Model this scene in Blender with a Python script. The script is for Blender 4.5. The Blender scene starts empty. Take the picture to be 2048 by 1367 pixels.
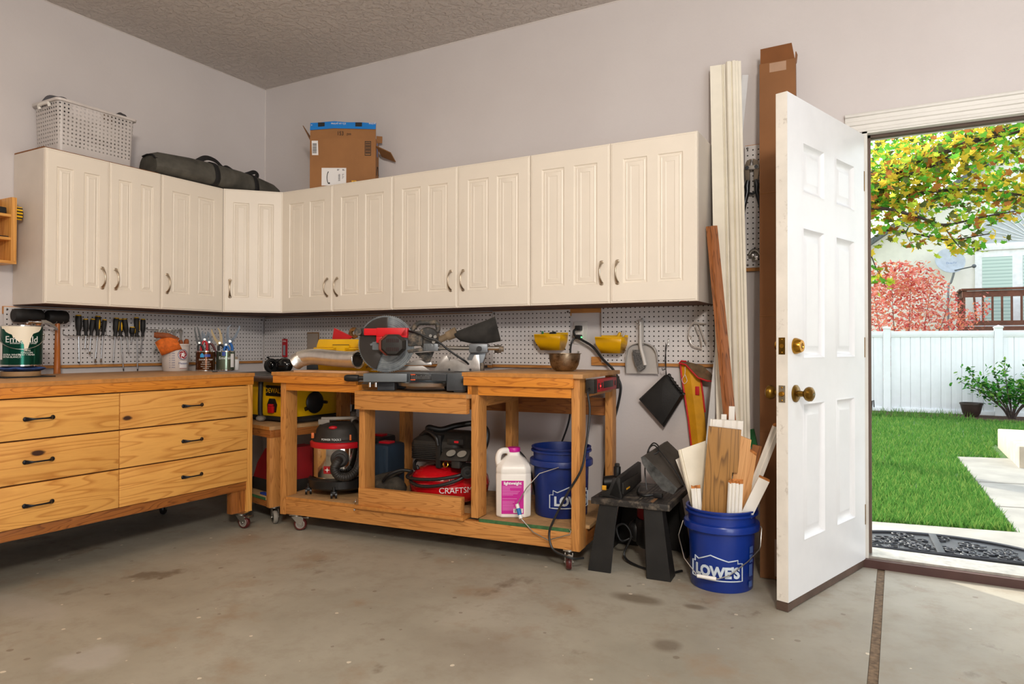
import bpy, bmesh, math, random
from mathutils import Vector, Matrix, Euler
random.seed(7)
SC = bpy.context.scene
COL = SC.collection
V = Vector
PI = math.pi

# ------------------------------------------------------------------ materials
def lin(c):
    if isinstance(c, str):
        c = c.lstrip('#'); c = [int(c[i:i+2], 16)/255 for i in (0, 2, 4)]
    return tuple((x/12.92 if x <= .04045 else ((x+.055)/1.055)**2.4) for x in c[:3]) + (1,)

class NT:
    def __init__(s, name):
        s.m = bpy.data.materials.new(name); s.m.use_nodes = True
        s.t = s.m.node_tree; s.t.nodes.clear()
        s.out = s.t.nodes.new('ShaderNodeOutputMaterial')
        s.b = s.t.nodes.new('ShaderNodeBsdfPrincipled')
        s.t.links.new(s.b.outputs[0], s.out.inputs[0])
    def n(s, typ, **kw):
        x = s.t.nodes.new('ShaderNode'+typ)
        for k, v in kw.items():
            if k.startswith('i_'):
                k2 = k[2:]; k2 = int(k2) if k2.isdigit() else k2.replace('_', ' ')
                x.inputs[k2].default_value = v
            else: setattr(x, k, v)
        return x
    def l(s, a, b): s.t.links.new(a, b)
    def coord(s, scale=(1, 1, 1), rnd=True, loc=(0, 0, 0)):
        tc = s.n('TexCoord'); mp = s.n('Mapping'); mp.inputs['Scale'].default_value = scale
        mp.inputs['Location'].default_value = loc
        s.l(tc.outputs['Object'], mp.inputs[0])
        if rnd:
            oi = s.n('ObjectInfo'); add = s.n('VectorMath', operation='ADD'); sc = s.n('VectorMath', operation='SCALE')
            cb = s.n('CombineXYZ')
            for i in range(3): s.l(oi.outputs['Random'], cb.inputs[i])
            sc.inputs['Scale'].default_value = 17.3
            s.l(cb.outputs[0], sc.inputs[0]); s.l(mp.outputs[0], add.inputs[0]); s.l(sc.outputs[0], add.inputs[1])
            return add.outputs[0]
        return mp.outputs[0]
    def ramp(s, fac, stops, interp='LINEAR'):
        r = s.n('ValToRGB'); e = r.color_ramp.elements; r.color_ramp.interpolation = interp
        while len(e) < len(stops): e.new(.5)
        for x, (p, c) in zip(e, stops):
            x.position = p; x.color = c if len(c) == 4 else tuple(c)+(1,)
        s.l(fac, r.inputs[0]); return r.outputs[0]
    def mix(s, fac, a, b, typ='MIX'):
        x = s.n('Mix', data_type='RGBA', blend_type=typ)
        if hasattr(fac, 'links'): s.l(fac, x.inputs[0])
        else: x.inputs[0].default_value = fac
        for i, c in ((6, a), (7, b)):
            if hasattr(c, 'links'): s.l(c, x.inputs[i])
            else: x.inputs[i].default_value = c
        return x.outputs[2]
    def math(s, op, a, b=None, clamp=False):
        x = s.n('Math', operation=op); x.use_clamp = clamp
        for i, c in ((0, a), (1, b)):
            if c is None: continue
            if hasattr(c, 'links'): s.l(c, x.inputs[i])
            else: x.inputs[i].default_value = c
        return x.outputs[0]
    def noise(s, vec, scale, detail=4, rough=.55, dist=0):
        x = s.n('TexNoise'); s.l(vec, x.inputs['Vector'])
        x.inputs['Scale'].default_value = scale; x.inputs['Detail'].default_value = detail
        x.inputs['Roughness'].default_value = rough; x.inputs['Distortion'].default_value = dist
        return x.outputs['Fac']
    def base(s, c):
        if hasattr(c, 'links'): s.l(c, s.b.inputs['Base Color'])
        else: s.b.inputs['Base Color'].default_value = c
    def set(s, **kw):
        for k, v in kw.items(): s.b.inputs[k.replace('_', ' ')].default_value = v
    def bump(s, h, strength=.3, dist=.002):
        x = s.n('Bump'); x.inputs['Strength'].default_value = strength; x.inputs['Distance'].default_value = dist
        s.l(h, x.inputs['Height']); s.l(x.outputs[0], s.b.inputs['Normal'])

_M = {}
def plain(name, c, rough=.5, metal=0, var=.06, nscale=9, bump=0, coat=0, trans=0, spec=.5, dirt=None):
    """colour with a slight mottle, optional dirt patches (colour, amount)"""
    if name in _M: return _M[name]
    s = NT(name); c = lin(c)
    v = s.coord()
    f = s.noise(v, nscale, 5)
    d = tuple(max(0, x*(1-var*2.2)) for x in c[:3])+(1,); u = tuple(min(1, x*(1+var)) for x in c[:3])+(1,)
    col = s.ramp(f, [(.3, d), (.7, u)])
    if dirt:
        dc, amt = dirt
        g = s.noise(v, 22, 8, .7)
        g2 = s.ramp(g, [(1-amt-.12, (0, 0, 0, 1)), (1-amt+.08, (1, 1, 1, 1))])
        col = s.mix(g2, col, lin(dc))
    s.base(col); s.set(Roughness=rough, Metallic=metal)
    s.b.inputs['Specular IOR Level'].default_value = spec
    if coat: s.b.inputs['Coat Weight'].default_value = coat
    if trans: s.b.inputs['Transmission Weight'].default_value = trans
    if bump: s.bump(s.noise(v, 140, 4), bump, .0015)
    _M[name] = s.m; return s.m

def wood(name, light, dark, axis='X', scale=1., rough=.5, knots=0, lines=1., contrast=1., coat=0):
    """sawn softwood: stretched noise bands along the given axis, optional knots"""
    key = name+axis
    if key in _M: return _M[key]
    s = NT(name+'_'+axis.lower())
    st = {'X': (.09, 1, 1), 'Y': (1, .09, 1), 'Z': (1, 1, .09)}[axis]
    v = s.coord(tuple(a*scale for a in st))
    v2 = s.coord(tuple(scale*(a if a < 1 else 1) for a in st))
    warp = s.noise(v, 3.2, 2, .4)
    wv = s.n('VectorMath', operation='MULTIPLY_ADD')
    cb = s.n('CombineXYZ'); 
    for i in range(3): s.l(warp, cb.inputs[i])
    s.l(cb.outputs[0], wv.inputs[0]); wv.inputs[1].default_value = (.22, .22, .22); s.l(v, wv.inputs[2])
    rings = s.noise(wv.outputs[0], 13*lines, 2, .45)
    saw = s.math('FRACT', s.math('MULTIPLY', rings, 15))
    band = s.ramp(saw, [(0, (0, 0, 0)), (.6, (.16, .16, .16)), (.88, (1, 1, 1)), (1, (.05, .05, .05))])
    fine = s.noise(v, 170, 3, .6)
    big = s.noise(v2, 2.5, 3)
    l_ = lin(light); d_ = lin(dark)
    f = s.math('MULTIPLY', band, .75*contrast)
    f = s.math('ADD', f, s.math('MULTIPLY', s.math('SUBTRACT', fine, .5), .5))
    f = s.math('ADD', f, s.math('MULTIPLY', s.math('SUBTRACT', big, .45), .7), clamp=True)
    col = s.mix(f, l_, d_)
    if knots:
        kst = {'X': (.45, 1, 1), 'Y': (1, .45, 1), 'Z': (1, 1, .45)}[axis]
        kv = s.coord(kst)
        vo = s.n('TexVoronoi', feature='F1'); s.l(kv, vo.inputs['Vector']); vo.inputs['Scale'].default_value = knots
        nd = s.math('ADD', vo.outputs['Distance'], s.math('MULTIPLY', s.noise(kv, 40, 3), .05))
        sel = s.n('SeparateColor'); s.l(vo.outputs['Color'], sel.inputs[0])
        pick = s.math('GREATER_THAN', sel.outputs[0], .35)
        dark_k = s.ramp(nd, [(.08, (1, 1, 1)), (.105, (0, 0, 0))])
        halo = s.ramp(nd, [(.09, (1, 1, 1)), (.26, (0, 0, 0))])
        col = s.mix(s.math('MULTIPLY', s.math('MULTIPLY', halo, pick), .55), col, lin(dark))
        col = s.mix(s.math('MULTIPLY', dark_k, pick), col, lin('#3a1c0c'))
    s.base(col); s.set(Roughness=rough)
    if coat: s.b.inputs['Coat Weight'].default_value = coat; s.b.inputs['Coat Roughness'].default_value = .25
    s.bump(f, .12, .0012)
    _M[key] = s.m; return s.m

# ------------------------------------------------------------------ mesh builder
class MB:
    def __init__(s): s.bm = bmesh.new()
    def _add(s, vs, fs):
        b = [s.bm.verts.new(v) for v in vs]
        for f in fs:
            try: s.bm.faces.new([b[i] for i in f])
            except ValueError: pass
        return b
    def hexa(s, p):   # 8 points: bottom 4 ccw, top 4 ccw
        return s._add(p, [(3, 2, 1, 0), (4, 5, 6, 7), (0, 1, 5, 4), (1, 2, 6, 5), (2, 3, 7, 6), (3, 0, 4, 7)])
    def box(s, x0, x1, y0, y1, z0, z1, bev=0, mat=None):
        x0, x1 = sorted((x0, x1)); y0, y1 = sorted((y0, y1)); z0, z1 = sorted((z0, z1))
        p = [(x0, y0, z0), (x1, y0, z0), (x1, y1, z0), (x0, y1, z0), (x0, y0, z1), (x1, y0, z1), (x1, y1, z1), (x0, y1, z1)]
        if mat is not None: p = [mat @ V(q) for q in p]
        b = s.hexa(p)
        if bev:
            es = {e for v in b for e in v.link_edges}
            bmesh.ops.bevel(s.bm, geom=list(es), offset=bev, segments=2, affect='EDGES', profile=.6, clamp_overlap=True)
        return s
    def bar(s, p0, p1, w, h, up=(0, 0, 1), bev=0):
        """square bar from p0 to p1, w across, h along 'up'"""
        p0, p1 = V(p0), V(p1); d = (p1-p0); L = d.length; d.normalize(); up = V(up)
        sd = d.cross(up).normalized(); up = sd.cross(d).normalized()
        M = Matrix((sd, d, up)).transposed().to_4x4(); M.translation = p0
        return s.box(-w/2, w/2, 0, L, -h/2, h/2, bev, M)
    def cyl(s, p0, p1, r0, r1=None, n=20, cap=True):
        if r1 is None: r1 = r0
        p0, p1 = V(p0), V(p1); d = (p1-p0).normalized()
        a = d.orthogonal().normalized(); b = d.cross(a)
        vs = []
        for p, r in ((p0, r0), (p1, r1)):
            for i in range(n):
                t = 2*PI*i/n; vs.append(p+a*(r*math.cos(t))+b*(r*math.sin(t)))
        fs = [(i, (i+1) % n, n+(i+1) % n, n+i) for i in range(n)]
        if cap: fs += [tuple(range(n-1, -1, -1)), tuple(range(n, 2*n))]
        s._add(vs, fs); return s
    def tube(s, pts, r, n=8, closed=False, flat=None, cap=True):
        """sweep; r number or list; flat=(w,h,up) for a strap section"""
        pts = [V(p) for p in pts]; N = len(pts); vs = []; prev = None
        for i, p in enumerate(pts):
            if closed: d = pts[(i+1) % N]-pts[i-1]
            else: d = pts[min(i+1, N-1)]-pts[max(i-1, 0)]
            d.normalize()
            if prev is None: a = d.orthogonal().normalized()
            else:
                a = prev-d*prev.dot(d)
                a = a.normalized() if a.length > 1e-6 else d.orthogonal().normalized()
            prev = a; b = d.cross(a); rr = r[i] if isinstance(r, (list, tuple)) else r
            if flat:
                up = V(flat[2]); sd = d.cross(up).normalized(); u2 = sd.cross(d).normalized()
                w, h = flat[0]/2, flat[1]/2
                for q in ((-w, -h), (w, -h), (w, h), (-w, h)): vs.append(p+sd*q[0]+u2*q[1])
            else:
                for k in range(n):
                    t = 2*PI*k/n; vs.append(p+a*(rr*math.cos(t))+b*(rr*math.sin(t)))
        if flat: n = 4
        fs = []
        for i in range(N if closed else N-1):
            j = (i+1) % N
            for k in range(n): fs.append((i*n+k, i*n+(k+1) % n, j*n+(k+1) % n, j*n+k))
        if cap and not closed: fs += [tuple(range(n-1, -1, -1)), tuple((N-1)*n+k for k in range(n))]
        s._add(vs, fs); return s
    def lathe(s, prof, c=(0, 0, 0), n=36, axis=(0, 0, 1), a0=0, a1=2*PI, M=None):
        """profile [(r,z)...] turned about axis through c"""
        c = V(c); ax = V(axis).normalized(); a = V((1, 0, 0)) if abs(ax.z) > .9 else ax.orthogonal().normalized()
        a = (a-ax*a.dot(ax)).normalized(); b = ax.cross(a); full = abs(a1-a0-2*PI) < 1e-6; m = n if full else n+1
        vs = []
        for r, z in prof:
            for i in range(m):
                t = a0+(a1-a0)*i/n; vs.append(c+ax*z+a*(r*math.cos(t))+b*(r*math.sin(t)))
        if M is not None: vs = [M @ v for v in vs]
        fs = []
        for j in range(len(prof)-1):
            for i in range(n):
                k = (i+1) % m; fs.append((j*m+i, j*m+k, (j+1)*m+k, (j+1)*m+i))
        s._add(vs, fs); bmesh.ops.remove_doubles(s.bm, verts=s.bm.verts, dist=1e-6); return s
    def prism(s, poly, vec, bev=0):
        """poly: list of 3D points in one plane, extruded by vec"""
        n = len(poly); poly = [V(p) for p in poly]; vec = V(vec)
        nrm = V((0, 0, 0))
        for i in range(n): nrm += poly[i].cross(poly[(i+1) % n])
        if nrm.dot(vec) < 0: poly = poly[::-1]
        b = s._add(poly+[p+vec for p in poly], [tuple(range(n-1, -1, -1)), tuple(range(n, 2*n))]+[(i, (i+1) % n, n+(i+1) % n, n+i) for i in range(n)])
        if bev:
            es = {e for v in b for e in v.link_edges}
            bmesh.ops.bevel(s.bm, geom=list(es), offset=bev, segments=2, affect='EDGES', profile=.6, clamp_overlap=True)
        return s
    def sphere(s, c, r, sc=(1, 1, 1), n=20, m=12, rot=None):
        M = Matrix.Translation(V(c)) @ (rot.to_matrix().to_4x4() if rot else Matrix()) @ Matrix.Diagonal((sc[0]*r, sc[1]*r, sc[2]*r, 1))
        bmesh.ops.create_uvsphere(s.bm, u_segments=n, v_segments=m, radius=1, matrix=M); return s
    def loft(s, rings, close=True, cap=True):
        """rings: equal-length lists of points, joined in order"""
        n = len(rings[0]); vs = [p for r in rings for p in r]; fs = []
        for i in range(len(rings)-1):
            for k in range(n if close else n-1): fs.append((i*n+k, i*n+(k+1) % n, (i+1)*n+(k+1) % n, (i+1)*n+k))
        if cap and close: fs += [tuple(range(n-1, -1, -1)), tuple((len(rings)-1)*n+k for k in range(n))]
        s._add(vs, fs); return s
    def quad(s, *p): s._add(p, [tuple(range(len(p)))]); return s
    def mesh(s, name, ang=38, recalc=True):
        if recalc: bmesh.ops.recalc_face_normals(s.bm, faces=s.bm.faces)
        me = bpy.data.meshes.new(name); s.bm.to_mesh(me); s.bm.free()
        me.shade_smooth(); me.set_sharp_from_angle(angle=math.radians(ang)); return me

def tag(o, label=None, cat=None, group=None, kind=None):
    if label: o['label'] = label
    if cat: o['category'] = cat
    if group: o['group'] = group
    if kind: o['kind'] = kind
    return o
def thing(name, label, cat, loc=(0, 0, 0), rotz=0, group=None, rot=None):
    o = bpy.data.objects.new(name, None); COL.objects.link(o); o.empty_display_size = .05
    o.location = loc; o.rotation_euler = rot if rot else (0, 0, rotz)
    return tag(o, label, cat, group)
def obj(name, mb, m, parent=None, label=None, loc=None, rot=None, ang=38, recalc=True):
    me = mb.mesh(name, ang, recalc) if isinstance(mb, MB) else mb
    idx = [p.material_index for p in me.polygons]; me.materials.clear()
    for x in (m if isinstance(m, (list, tuple)) else [m]): me.materials.append(x)
    if any(idx): me.polygons.foreach_set('material_index', idx)
    o = bpy.data.objects.new(name, me); COL.objects.link(o); o.parent = parent
    if loc: o.location = loc
    if rot: o.rotation_euler = rot
    if label: o['label'] = label
    return o
def struct(name, mb, m, **k): return tag(obj(name, mb, m, **k), kind='structure')
def copy_tree(o, label=None, parent=None):
    c = o.copy(); COL.objects.link(c); c.parent = parent
    if label: c['label'] = label
    for ch in [x for x in o.children]: copy_tree(ch, None, c)
    return c
def subsurf(o, n=2):
    md = o.modifiers.new('smooth', 'SUBSURF'); md.levels = n; md.render_levels = n; return o
def solid(o, t, off=-1):
    md = o.modifiers.new('thick', 'SOLIDIFY'); md.thickness = t; md.offset = off; return o
def bez(pts, n=10):
    """Catmull-Rom through points"""
    P = [V(p) for p in pts]; P = [P[0]*2-P[1]]+P+[P[-1]*2-P[-2]]; out = []
    for i in range(1, len(P)-2):
        for k in range(n):
            t = k/n; a, b, c, d = P[i-1:i+3]
            out.append(.5*((2*b)+(c-a)*t+(2*a-5*b+4*c-d)*t*t+(3*b-a-3*c+d)*t**3))
    out.append(P[-2]); return out
def text_mesh(body, size, depth=.0006, bend=None, align='CENTER', bold=0, sx=1., res=3):
    """lettering in the XZ plane facing -Y; bend=R wraps it round a vertical cylinder of radius R about the origin (facing -Y)"""
    cu = bpy.data.curves.new('lettering', 'FONT'); cu.body = body; cu.size = size; cu.align_x = align; cu.align_y = 'CENTER'
    cu.extrude = depth/2; cu.offset = bold; cu.resolution_u = res
    o = bpy.data.objects.new('lettering', cu); COL.objects.link(o)
    me = bpy.data.meshes.new_from_object(o); bpy.data.objects.remove(o); bpy.data.curves.remove(cu)
    for v in me.vertices:
        x, y, z = v.co; x *= sx
        if bend:
            a = x/bend; R = bend+z+depth/2
            v.co = (R*math.sin(a), -R*math.cos(a), y)
        else: v.co = (x, -z-depth/2, y)
    return me
# ------------------------------------------------------------------ camera, light, world
cam = bpy.data.cameras.new('camera'); co = bpy.data.objects.new('camera', cam); COL.objects.link(co)
_yaw, _pitch, _roll = .5093-1.76/1386, .0111, .0021
fw = V((-math.sin(_yaw)*math.cos(_pitch), math.cos(_yaw)*math.cos(_pitch), math.sin(_pitch)))
rt = V((math.cos(_yaw), math.sin(_yaw), 0)); up = rt.cross(fw)
rt, up = rt*math.cos(_roll)+up*math.sin(_roll), -rt*math.sin(_roll)+up*math.cos(_roll)
Mx = Matrix((rt, up, -fw)).transposed().to_4x4(); Mx.translation = V((4.0635, -3.5231, .9888)); co.matrix_world = Mx
cam.sensor_width = 36; cam.sensor_fit = 'HORIZONTAL'; cam.lens = 1386.2*36/2048; cam.shift_y = -7.9/2048
cam.clip_start = .05; cam.clip_end = 300
SC.camera = co
SC.view_settings.view_transform = 'Standard'; SC.view_settings.look = 'None'
SC.view_settings.gamma = 1; SC.view_settings.exposure = .2; SC.view_settings.use_curve_mapping = False

w = bpy.data.worlds.new('sky'); SC.world = w; w.use_nodes = True
nt = w.node_tree; nt.nodes.clear()
wo = nt.nodes.new('ShaderNodeOutputWorld'); bg = nt.nodes.new('ShaderNodeBackground'); sk = nt.nodes.new('ShaderNodeTexSky')
sk.sky_type = 'NISHITA'; sk.sun_disc = False; sk.sun_elevation = math.radians(40); sk.sun_rotation = math.radians(-35); sk.air_density = 1.6; sk.dust_density = 1.5
bg.inputs[1].default_value = .50
hs = nt.nodes.new('ShaderNodeHueSaturation'); hs.inputs['Saturation'].default_value = .45
nt.links.new(sk.outputs[0], hs.inputs['Color']); nt.links.new(hs.outputs[0], bg.inputs[0]); nt.links.new(bg.outputs[0], wo.inputs[0])

def lamp(name, typ, loc, target, power, color, size=1, size_y=None, spread=None):
    d = bpy.data.lights.new(name, typ); d.energy = power; d.color = color
    if typ == 'AREA':
        d.shape = 'RECTANGLE'; d.size = size; d.size_y = size_y or size
        if spread: d.spread = spread
    elif typ in ('POINT', 'SPOT'): d.shadow_soft_size = size
    o = bpy.data.objects.new(name, d); COL.objects.link(o); o.location = loc
    o.rotation_euler = (V(target)-V(loc)).to_track_quat('-Z', 'Y').to_euler(); return o
sun = lamp('sun', 'SUN', (0, 20, 15), (4.2, 0, 0), 4.6, (1, .93, .8)); sun.data.angle = .02
S = V((-.72, .50, .55)).normalized(); sun.rotation_euler = (-S).to_track_quat('-Z', 'Y').to_euler()
lamp('flash_lamp', 'AREA', (4.75, -4.3, 2.45), (1.8, -.2, 1.1), 80, (1, .92, .83), .40)
lamp('ceiling_lamp', 'AREA', (1.9, -2.9, 2.75), (1.9, -2.9, 0), 16, (1, .80, .62), 1.2, .3)  # added fill that warms the left side, no fixture behind it
lamp('tube_lamp', 'AREA', (5.0, -1.7, 2.78), (4.9, -1.5, 0), 13, (.88, .94, 1), 1.2, .25)  # added cool fill to brighten the door and the floor beside it
lamp('cool_right_fill', 'AREA', (6.15, -3.6, 1.2), (2.8, -1.2, 1.9), 72, (.93, .96, 1), 2.2, 2.0)  # added fill cooling the door side and lifting the ceiling; the walls stay closed

# ------------------------------------------------------------------ setting
def wall_mat(name, c, c2):
    s = NT(name); v = s.coord(rnd=False)
    f = s.noise(v, 1.3, 4); col = s.ramp(f, [(.3, lin(c)), (.7, lin(c2))])
    sc = s.n('TexVoronoi', feature='DISTANCE_TO_EDGE'); 
    vv = s.coord((2.2, 2.2, 9), rnd=False)
    sp = s.noise(v, 26, 8, .75)
    col = s.mix(s.ramp(sp, [(.70, (0, 0, 0)), (.76, (1, 1, 1))]), col, lin('#8d8178'))
    s.base(col); s.set(Roughness=.75)
    s.bump(s.noise(v, 60, 6, .6), .18, .004); return s.m
WALL = wall_mat('painted_drywall', '#cdc6c4', '#d4cecc')
s = NT('textured_ceiling'); v = s.coord(rnd=False)
s.base(s.ramp(s.noise(v, .8, 3), [(.3, lin('#c9c1bb')), (.7, lin('#d3cbc5'))])); s.set(Roughness=.9)
s.bump(s.ramp(s.noise(v, 26, 5, .55), [(.44, (0, 0, 0)), (.56, (1, 1, 1))]), .9, .006); CEIL = s.m

s = NT('stained_concrete'); v = s.coord(rnd=False)
f1 = s.noise(v, .9, 6, .6); f2 = s.noise(v, 7, 8, .7); f3 = s.noise(v, 3.3, 8, .62)
col = s.ramp(f1, [(.32, lin('#8b8576')), (.55, lin('#a09a8b')), (.75, lin('#b0aa9c'))])
col = s.mix(s.ramp(f2, [(.5, (0, 0, 0)), (.68, (.55, .55, .55))]), col, lin('#8d8270'))
col = s.mix(s.ramp(f3, [(.56, (0, 0, 0)), (.68, (.75, .75, .75))]), col, lin('#917f69'))
st = s.noise(s.coord((1.4, 1, 1), rnd=False, loc=(3.1, 2.2, 0)), 2.6, 6, .6)
col = s.mix(s.ramp(st, [(.61, (0, 0, 0)), (.68, (.75, .75, .75))]), col, lin('#6b5d4c'))
def blob(col, x, y, rx, ry, c, amt, edge=.35, warp=.35):
    """one irregular stain or patch of its own shape on the slab"""
    m = s.n('VectorMath', operation='MULTIPLY_ADD'); tc = s.n('TexCoord'); s.l(tc.outputs['Object'], m.inputs[0])
    m.inputs[1].default_value = (1/rx, 1/ry, 0); m.inputs[2].default_value = (-x/rx, -y/ry, 0)
    ln = s.n('VectorMath', operation='LENGTH'); s.l(m.outputs[0], ln.inputs[0])
    d = s.math('ADD', ln.outputs['Value'], s.math('MULTIPLY', s.math('SUBTRACT', s.noise(v, 5, 5), .5), warp*3))
    return s.mix(s.ramp(d, [(1-edge, (amt,)*3), (1, (0, 0, 0))]), col, lin(c))
col = blob(col, 1.84, -2.22, .11, .14, '#b4afa8', .5, .5, .6)
col = blob(col, 1.17, -2.12, .30, .09, '#a8a298', .5)
col = blob(col, 3.16, -.90, .13, .065, '#5c4c38', .65, .5)
col = blob(col, 3.387, -.877, .055, .03, '#564836', .6, .5)
col = blob(col, 3.395, -1.262, .06, .06, '#5e5142', .6, .5)
col = blob(col, 2.90, -1.62, .34, .26, '#7d7263', .6, .8)
sp = s.n('TexVoronoi', feature='F1', voronoi_dimensions='2D'); s.l(v, sp.inputs['Vector']); sp.inputs['Scale'].default_value = 7
sc_ = s.n('SeparateColor'); s.l(sp.outputs['Color'], sc_.inputs[0])
dot = s.math('LESS_THAN', s.math('ADD', sp.outputs['Distance'], s.math('MULTIPLY', s.noise(v, 60, 2), .06)), s.math('MULTIPLY', sc_.outputs[1], .085))
col = s.mix(s.math('MULTIPLY', s.math('MULTIPLY', dot, s.math('GREATER_THAN', sc_.outputs[0], .62)), .85), col, lin('#d8cdb8'))
sp2 = s.n('TexVoronoi', feature='F1', voronoi_dimensions='2D'); s.l(v, sp2.inputs['Vector']); sp2.inputs['Scale'].default_value = 9
sc2 = s.n('SeparateColor'); s.l(sp2.outputs['Color'], sc2.inputs[0])
dot2 = s.math('LESS_THAN', s.math('ADD', sp2.outputs['Distance'], s.math('MULTIPLY', s.noise(v, 45, 3), .12)), s.math('MULTIPLY', sc2.outputs[1], .16))
col = s.mix(s.math('MULTIPLY', s.math('MULTIPLY', dot2, s.math('GREATER_THAN', sc2.outputs[0], .8)), .5), col, lin('#5c4a38'))
s.base(col); s.set(Roughness=.5)
rg = s.ramp(f2, [(.3, (.42,)*3), (.7, (.62,)*3)]); s.l(rg, s.b.inputs['Roughness'])
s.bump(f2, .12, .002); FLOOR = s.m

XL = .04; XR = 6.3; YB = -6.2; ZC = 2.848
DX0, DX1, DZ1 = 3.925, 4.74, 1.975          # door opening in the back wall
b = MB(); b.box(XL-.12, 3.98, YB, .12, -.12, 0); b.box(4.01, XR, YB, .12, -.12, 0); b.box(3.98, 4.01, YB, .12, -.12, -.012); struct('floor', b, FLOOR)
JNT = plain('control_joint_dirt', '#7a6650', .9, var=.25, nscale=60, bump=.4)
b = MB(); b.box(3.981, 4.009, YB, .1, -.0125, -.004); struct('trim_1', b, JNT)
b = MB(); b.box(XL-.12, XR, YB, .15, ZC, ZC+.12); struct('ceiling', b, CEIL)
b = MB(); b.box(XL-.12, XL, YB, .15, 0, ZC); struct('wall_left', b, WALL)
b = MB(); b.box(XL, DX0, 0, .14, 0, ZC); b.box(DX1, XR, 0, .14, 0, ZC); b.box(DX0, DX1, 0, .14, DZ1, ZC); struct('wall_back', b, WALL)
b = MB(); b.box(XR, XR+.1, YB, .15, 0, ZC); struct('wall_right', b, WALL)
b = MB(); b.box(XL-.12, XR+.1, YB-.1, YB, 0, ZC); struct('wall_front', b, WALL)
CAULK = plain('white_caulk', '#dcd5d0', .6)
b = MB(); b.cyl((XL+.001, -.001, 0), (XL+.001, -.001, ZC), .004, n=8); b.cyl((XL, -.001, ZC), (3.6, -.001, ZC), .004, n=8); b.cyl((XL+.001, 0, ZC), (XL+.001, -3, ZC), .004, n=8); struct('trim_2', b, CAULK)
# door lining, casing, threshold
TRIM = plain('painted_trim', '#d9d6cf', .45, var=.03, dirt=('#8f8373', .18))
b = MB()
for x0, x1 in ((DX0, DX0+.02), (DX1-.02, DX1)): b.box(x0, x1, -.005, .145, .0, DZ1)
b.box(DX0, DX1, -.005, .145, DZ1-.02, DZ1); struct('trim_3', b, TRIM)
b = MB(); b.box(DX0+.02, DX1-.02, .035, .07, DZ1-.033, DZ1-.02); b.box(DX0+.02, DX0+.032, .035, .07, 0.05, DZ1-.02); b.box(DX1-.032, DX1-.02, .035, .07, 0.05, DZ1-.02); struct('trim_4', b, plain('door_stop_strip', '#5b4a40', .7))
# profiled casing: outer moulding over the head and down the latch side
def casing(p0, p1, side, wd=.085):
    prof = [(0, 0), (0, .016), (.006, .019), (.014, .019), (.018, .013), (.034, .012), (.038, .015), (.052, .014), (.056, .009), (.070, .008), (.074, .011), (wd, .009), (wd, 0)]
    d = (V(p1)-V(p0)); r = [[V(p0)+V(side)*(wd-a)+V((0, -1, 0))*h for a, h in prof], [V(p1)+V(side)*(wd-a)+V((0, -1, 0))*h for a, h in prof]]
    return r
b = MB(); b.loft(casing((DX0-.07, 0, DZ1-.012), (XR-.8, 0, DZ1-.012), (0, 0, 1))); struct('trim_5', b, TRIM, ang=20)
b = MB(); b.box(DX0-.005, DX1+.005, -.03, .0, 0, .036); struct('trim_6', b, plain('brown_threshold', '#4a2f2a', .45))
b = MB(); b.box(DX0, DX1, .0, .16, .0, .046); struct('trim_7', b, plain('threshold_plate', '#b7b2a9', .35, .5, var=.15, nscale=30))

# ------------------------------------------------------------------ door
DOORM = plain('white_door_paint', '#e2e4e6', .38, var=.015, dirt=('#c9c5bd', .08))
EDGE = plain('worn_door_edge', '#e4ded3', .5, var=.05, dirt=('#8d7c68', .3))
BRASS = plain('brass', '#b8862e', .22, 1, var=.15)
BRASSD = plain('aged_brass', '#8c6a2c', .35, 1, var=.2, dirt=('#4a3a20', .25))
def six_panel(W, H, T, panels):
    """door slab in local x 0..W, y -T..0 (face at y=-T), z 0..H, embossed panels on both faces"""
    b = MB(); xs = sorted({0, W} | {p[0] for p in panels} | {p[1] for p in panels}); zs = sorted({0, H} | {p[2] for p in panels} | {p[3] for p in panels})
    for y in (-T, 0):
        for i in range(len(xs)-1):
            for j in range(len(zs)-1):
                if any(p[0] <= xs[i] and xs[i+1] <= p[1] and p[2] <= zs[j] and zs[j+1] <= p[3] for p in panels): continue
                b.quad((xs[i], y, zs[j]), (xs[i+1], y, zs[j]), (xs[i+1], y, zs[j+1]), (xs[i], y, zs[j+1]))
        sg = 1 if y < 0 else -1
        for (a, c, e, g) in panels:
            steps = [(0, 0), (.010, -.004), (.016, .004), (.028, .012), (.034, .013), (.052, .004), (.058, .004)]
            prev = None
            for ins, dp in steps:
                yy = y+sg*dp
                r = [(a+ins, yy, e+ins), (c-ins, yy, e+ins), (c-ins, yy, g-ins), (a+ins, yy, g-ins)]
                if prev:
                    for k in range(4): b.quad(prev[k], prev[(k+1) % 4], r[(k+1) % 4], r[k])
                prev = r
            b.quad(*prev)
    bmesh.ops.remove_doubles(b.bm, verts=b.bm.verts, dist=1e-5)
    for p in ([(0, 0), (W, 0)], [(W, 0), (W, H)], [(W, H), (0, H)], [(0, H), (0, 0)]):
        (x0, z0), (x1, z1) = p; b.quad((x0, -T, z0), (x1, -T, z1), (x1, 0, z1), (x0, 0, z0))
    return b
DW, DH, DT = .775, 1.945, .044
dang = math.atan2(-.765+.02, 3.703-3.933)
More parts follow.
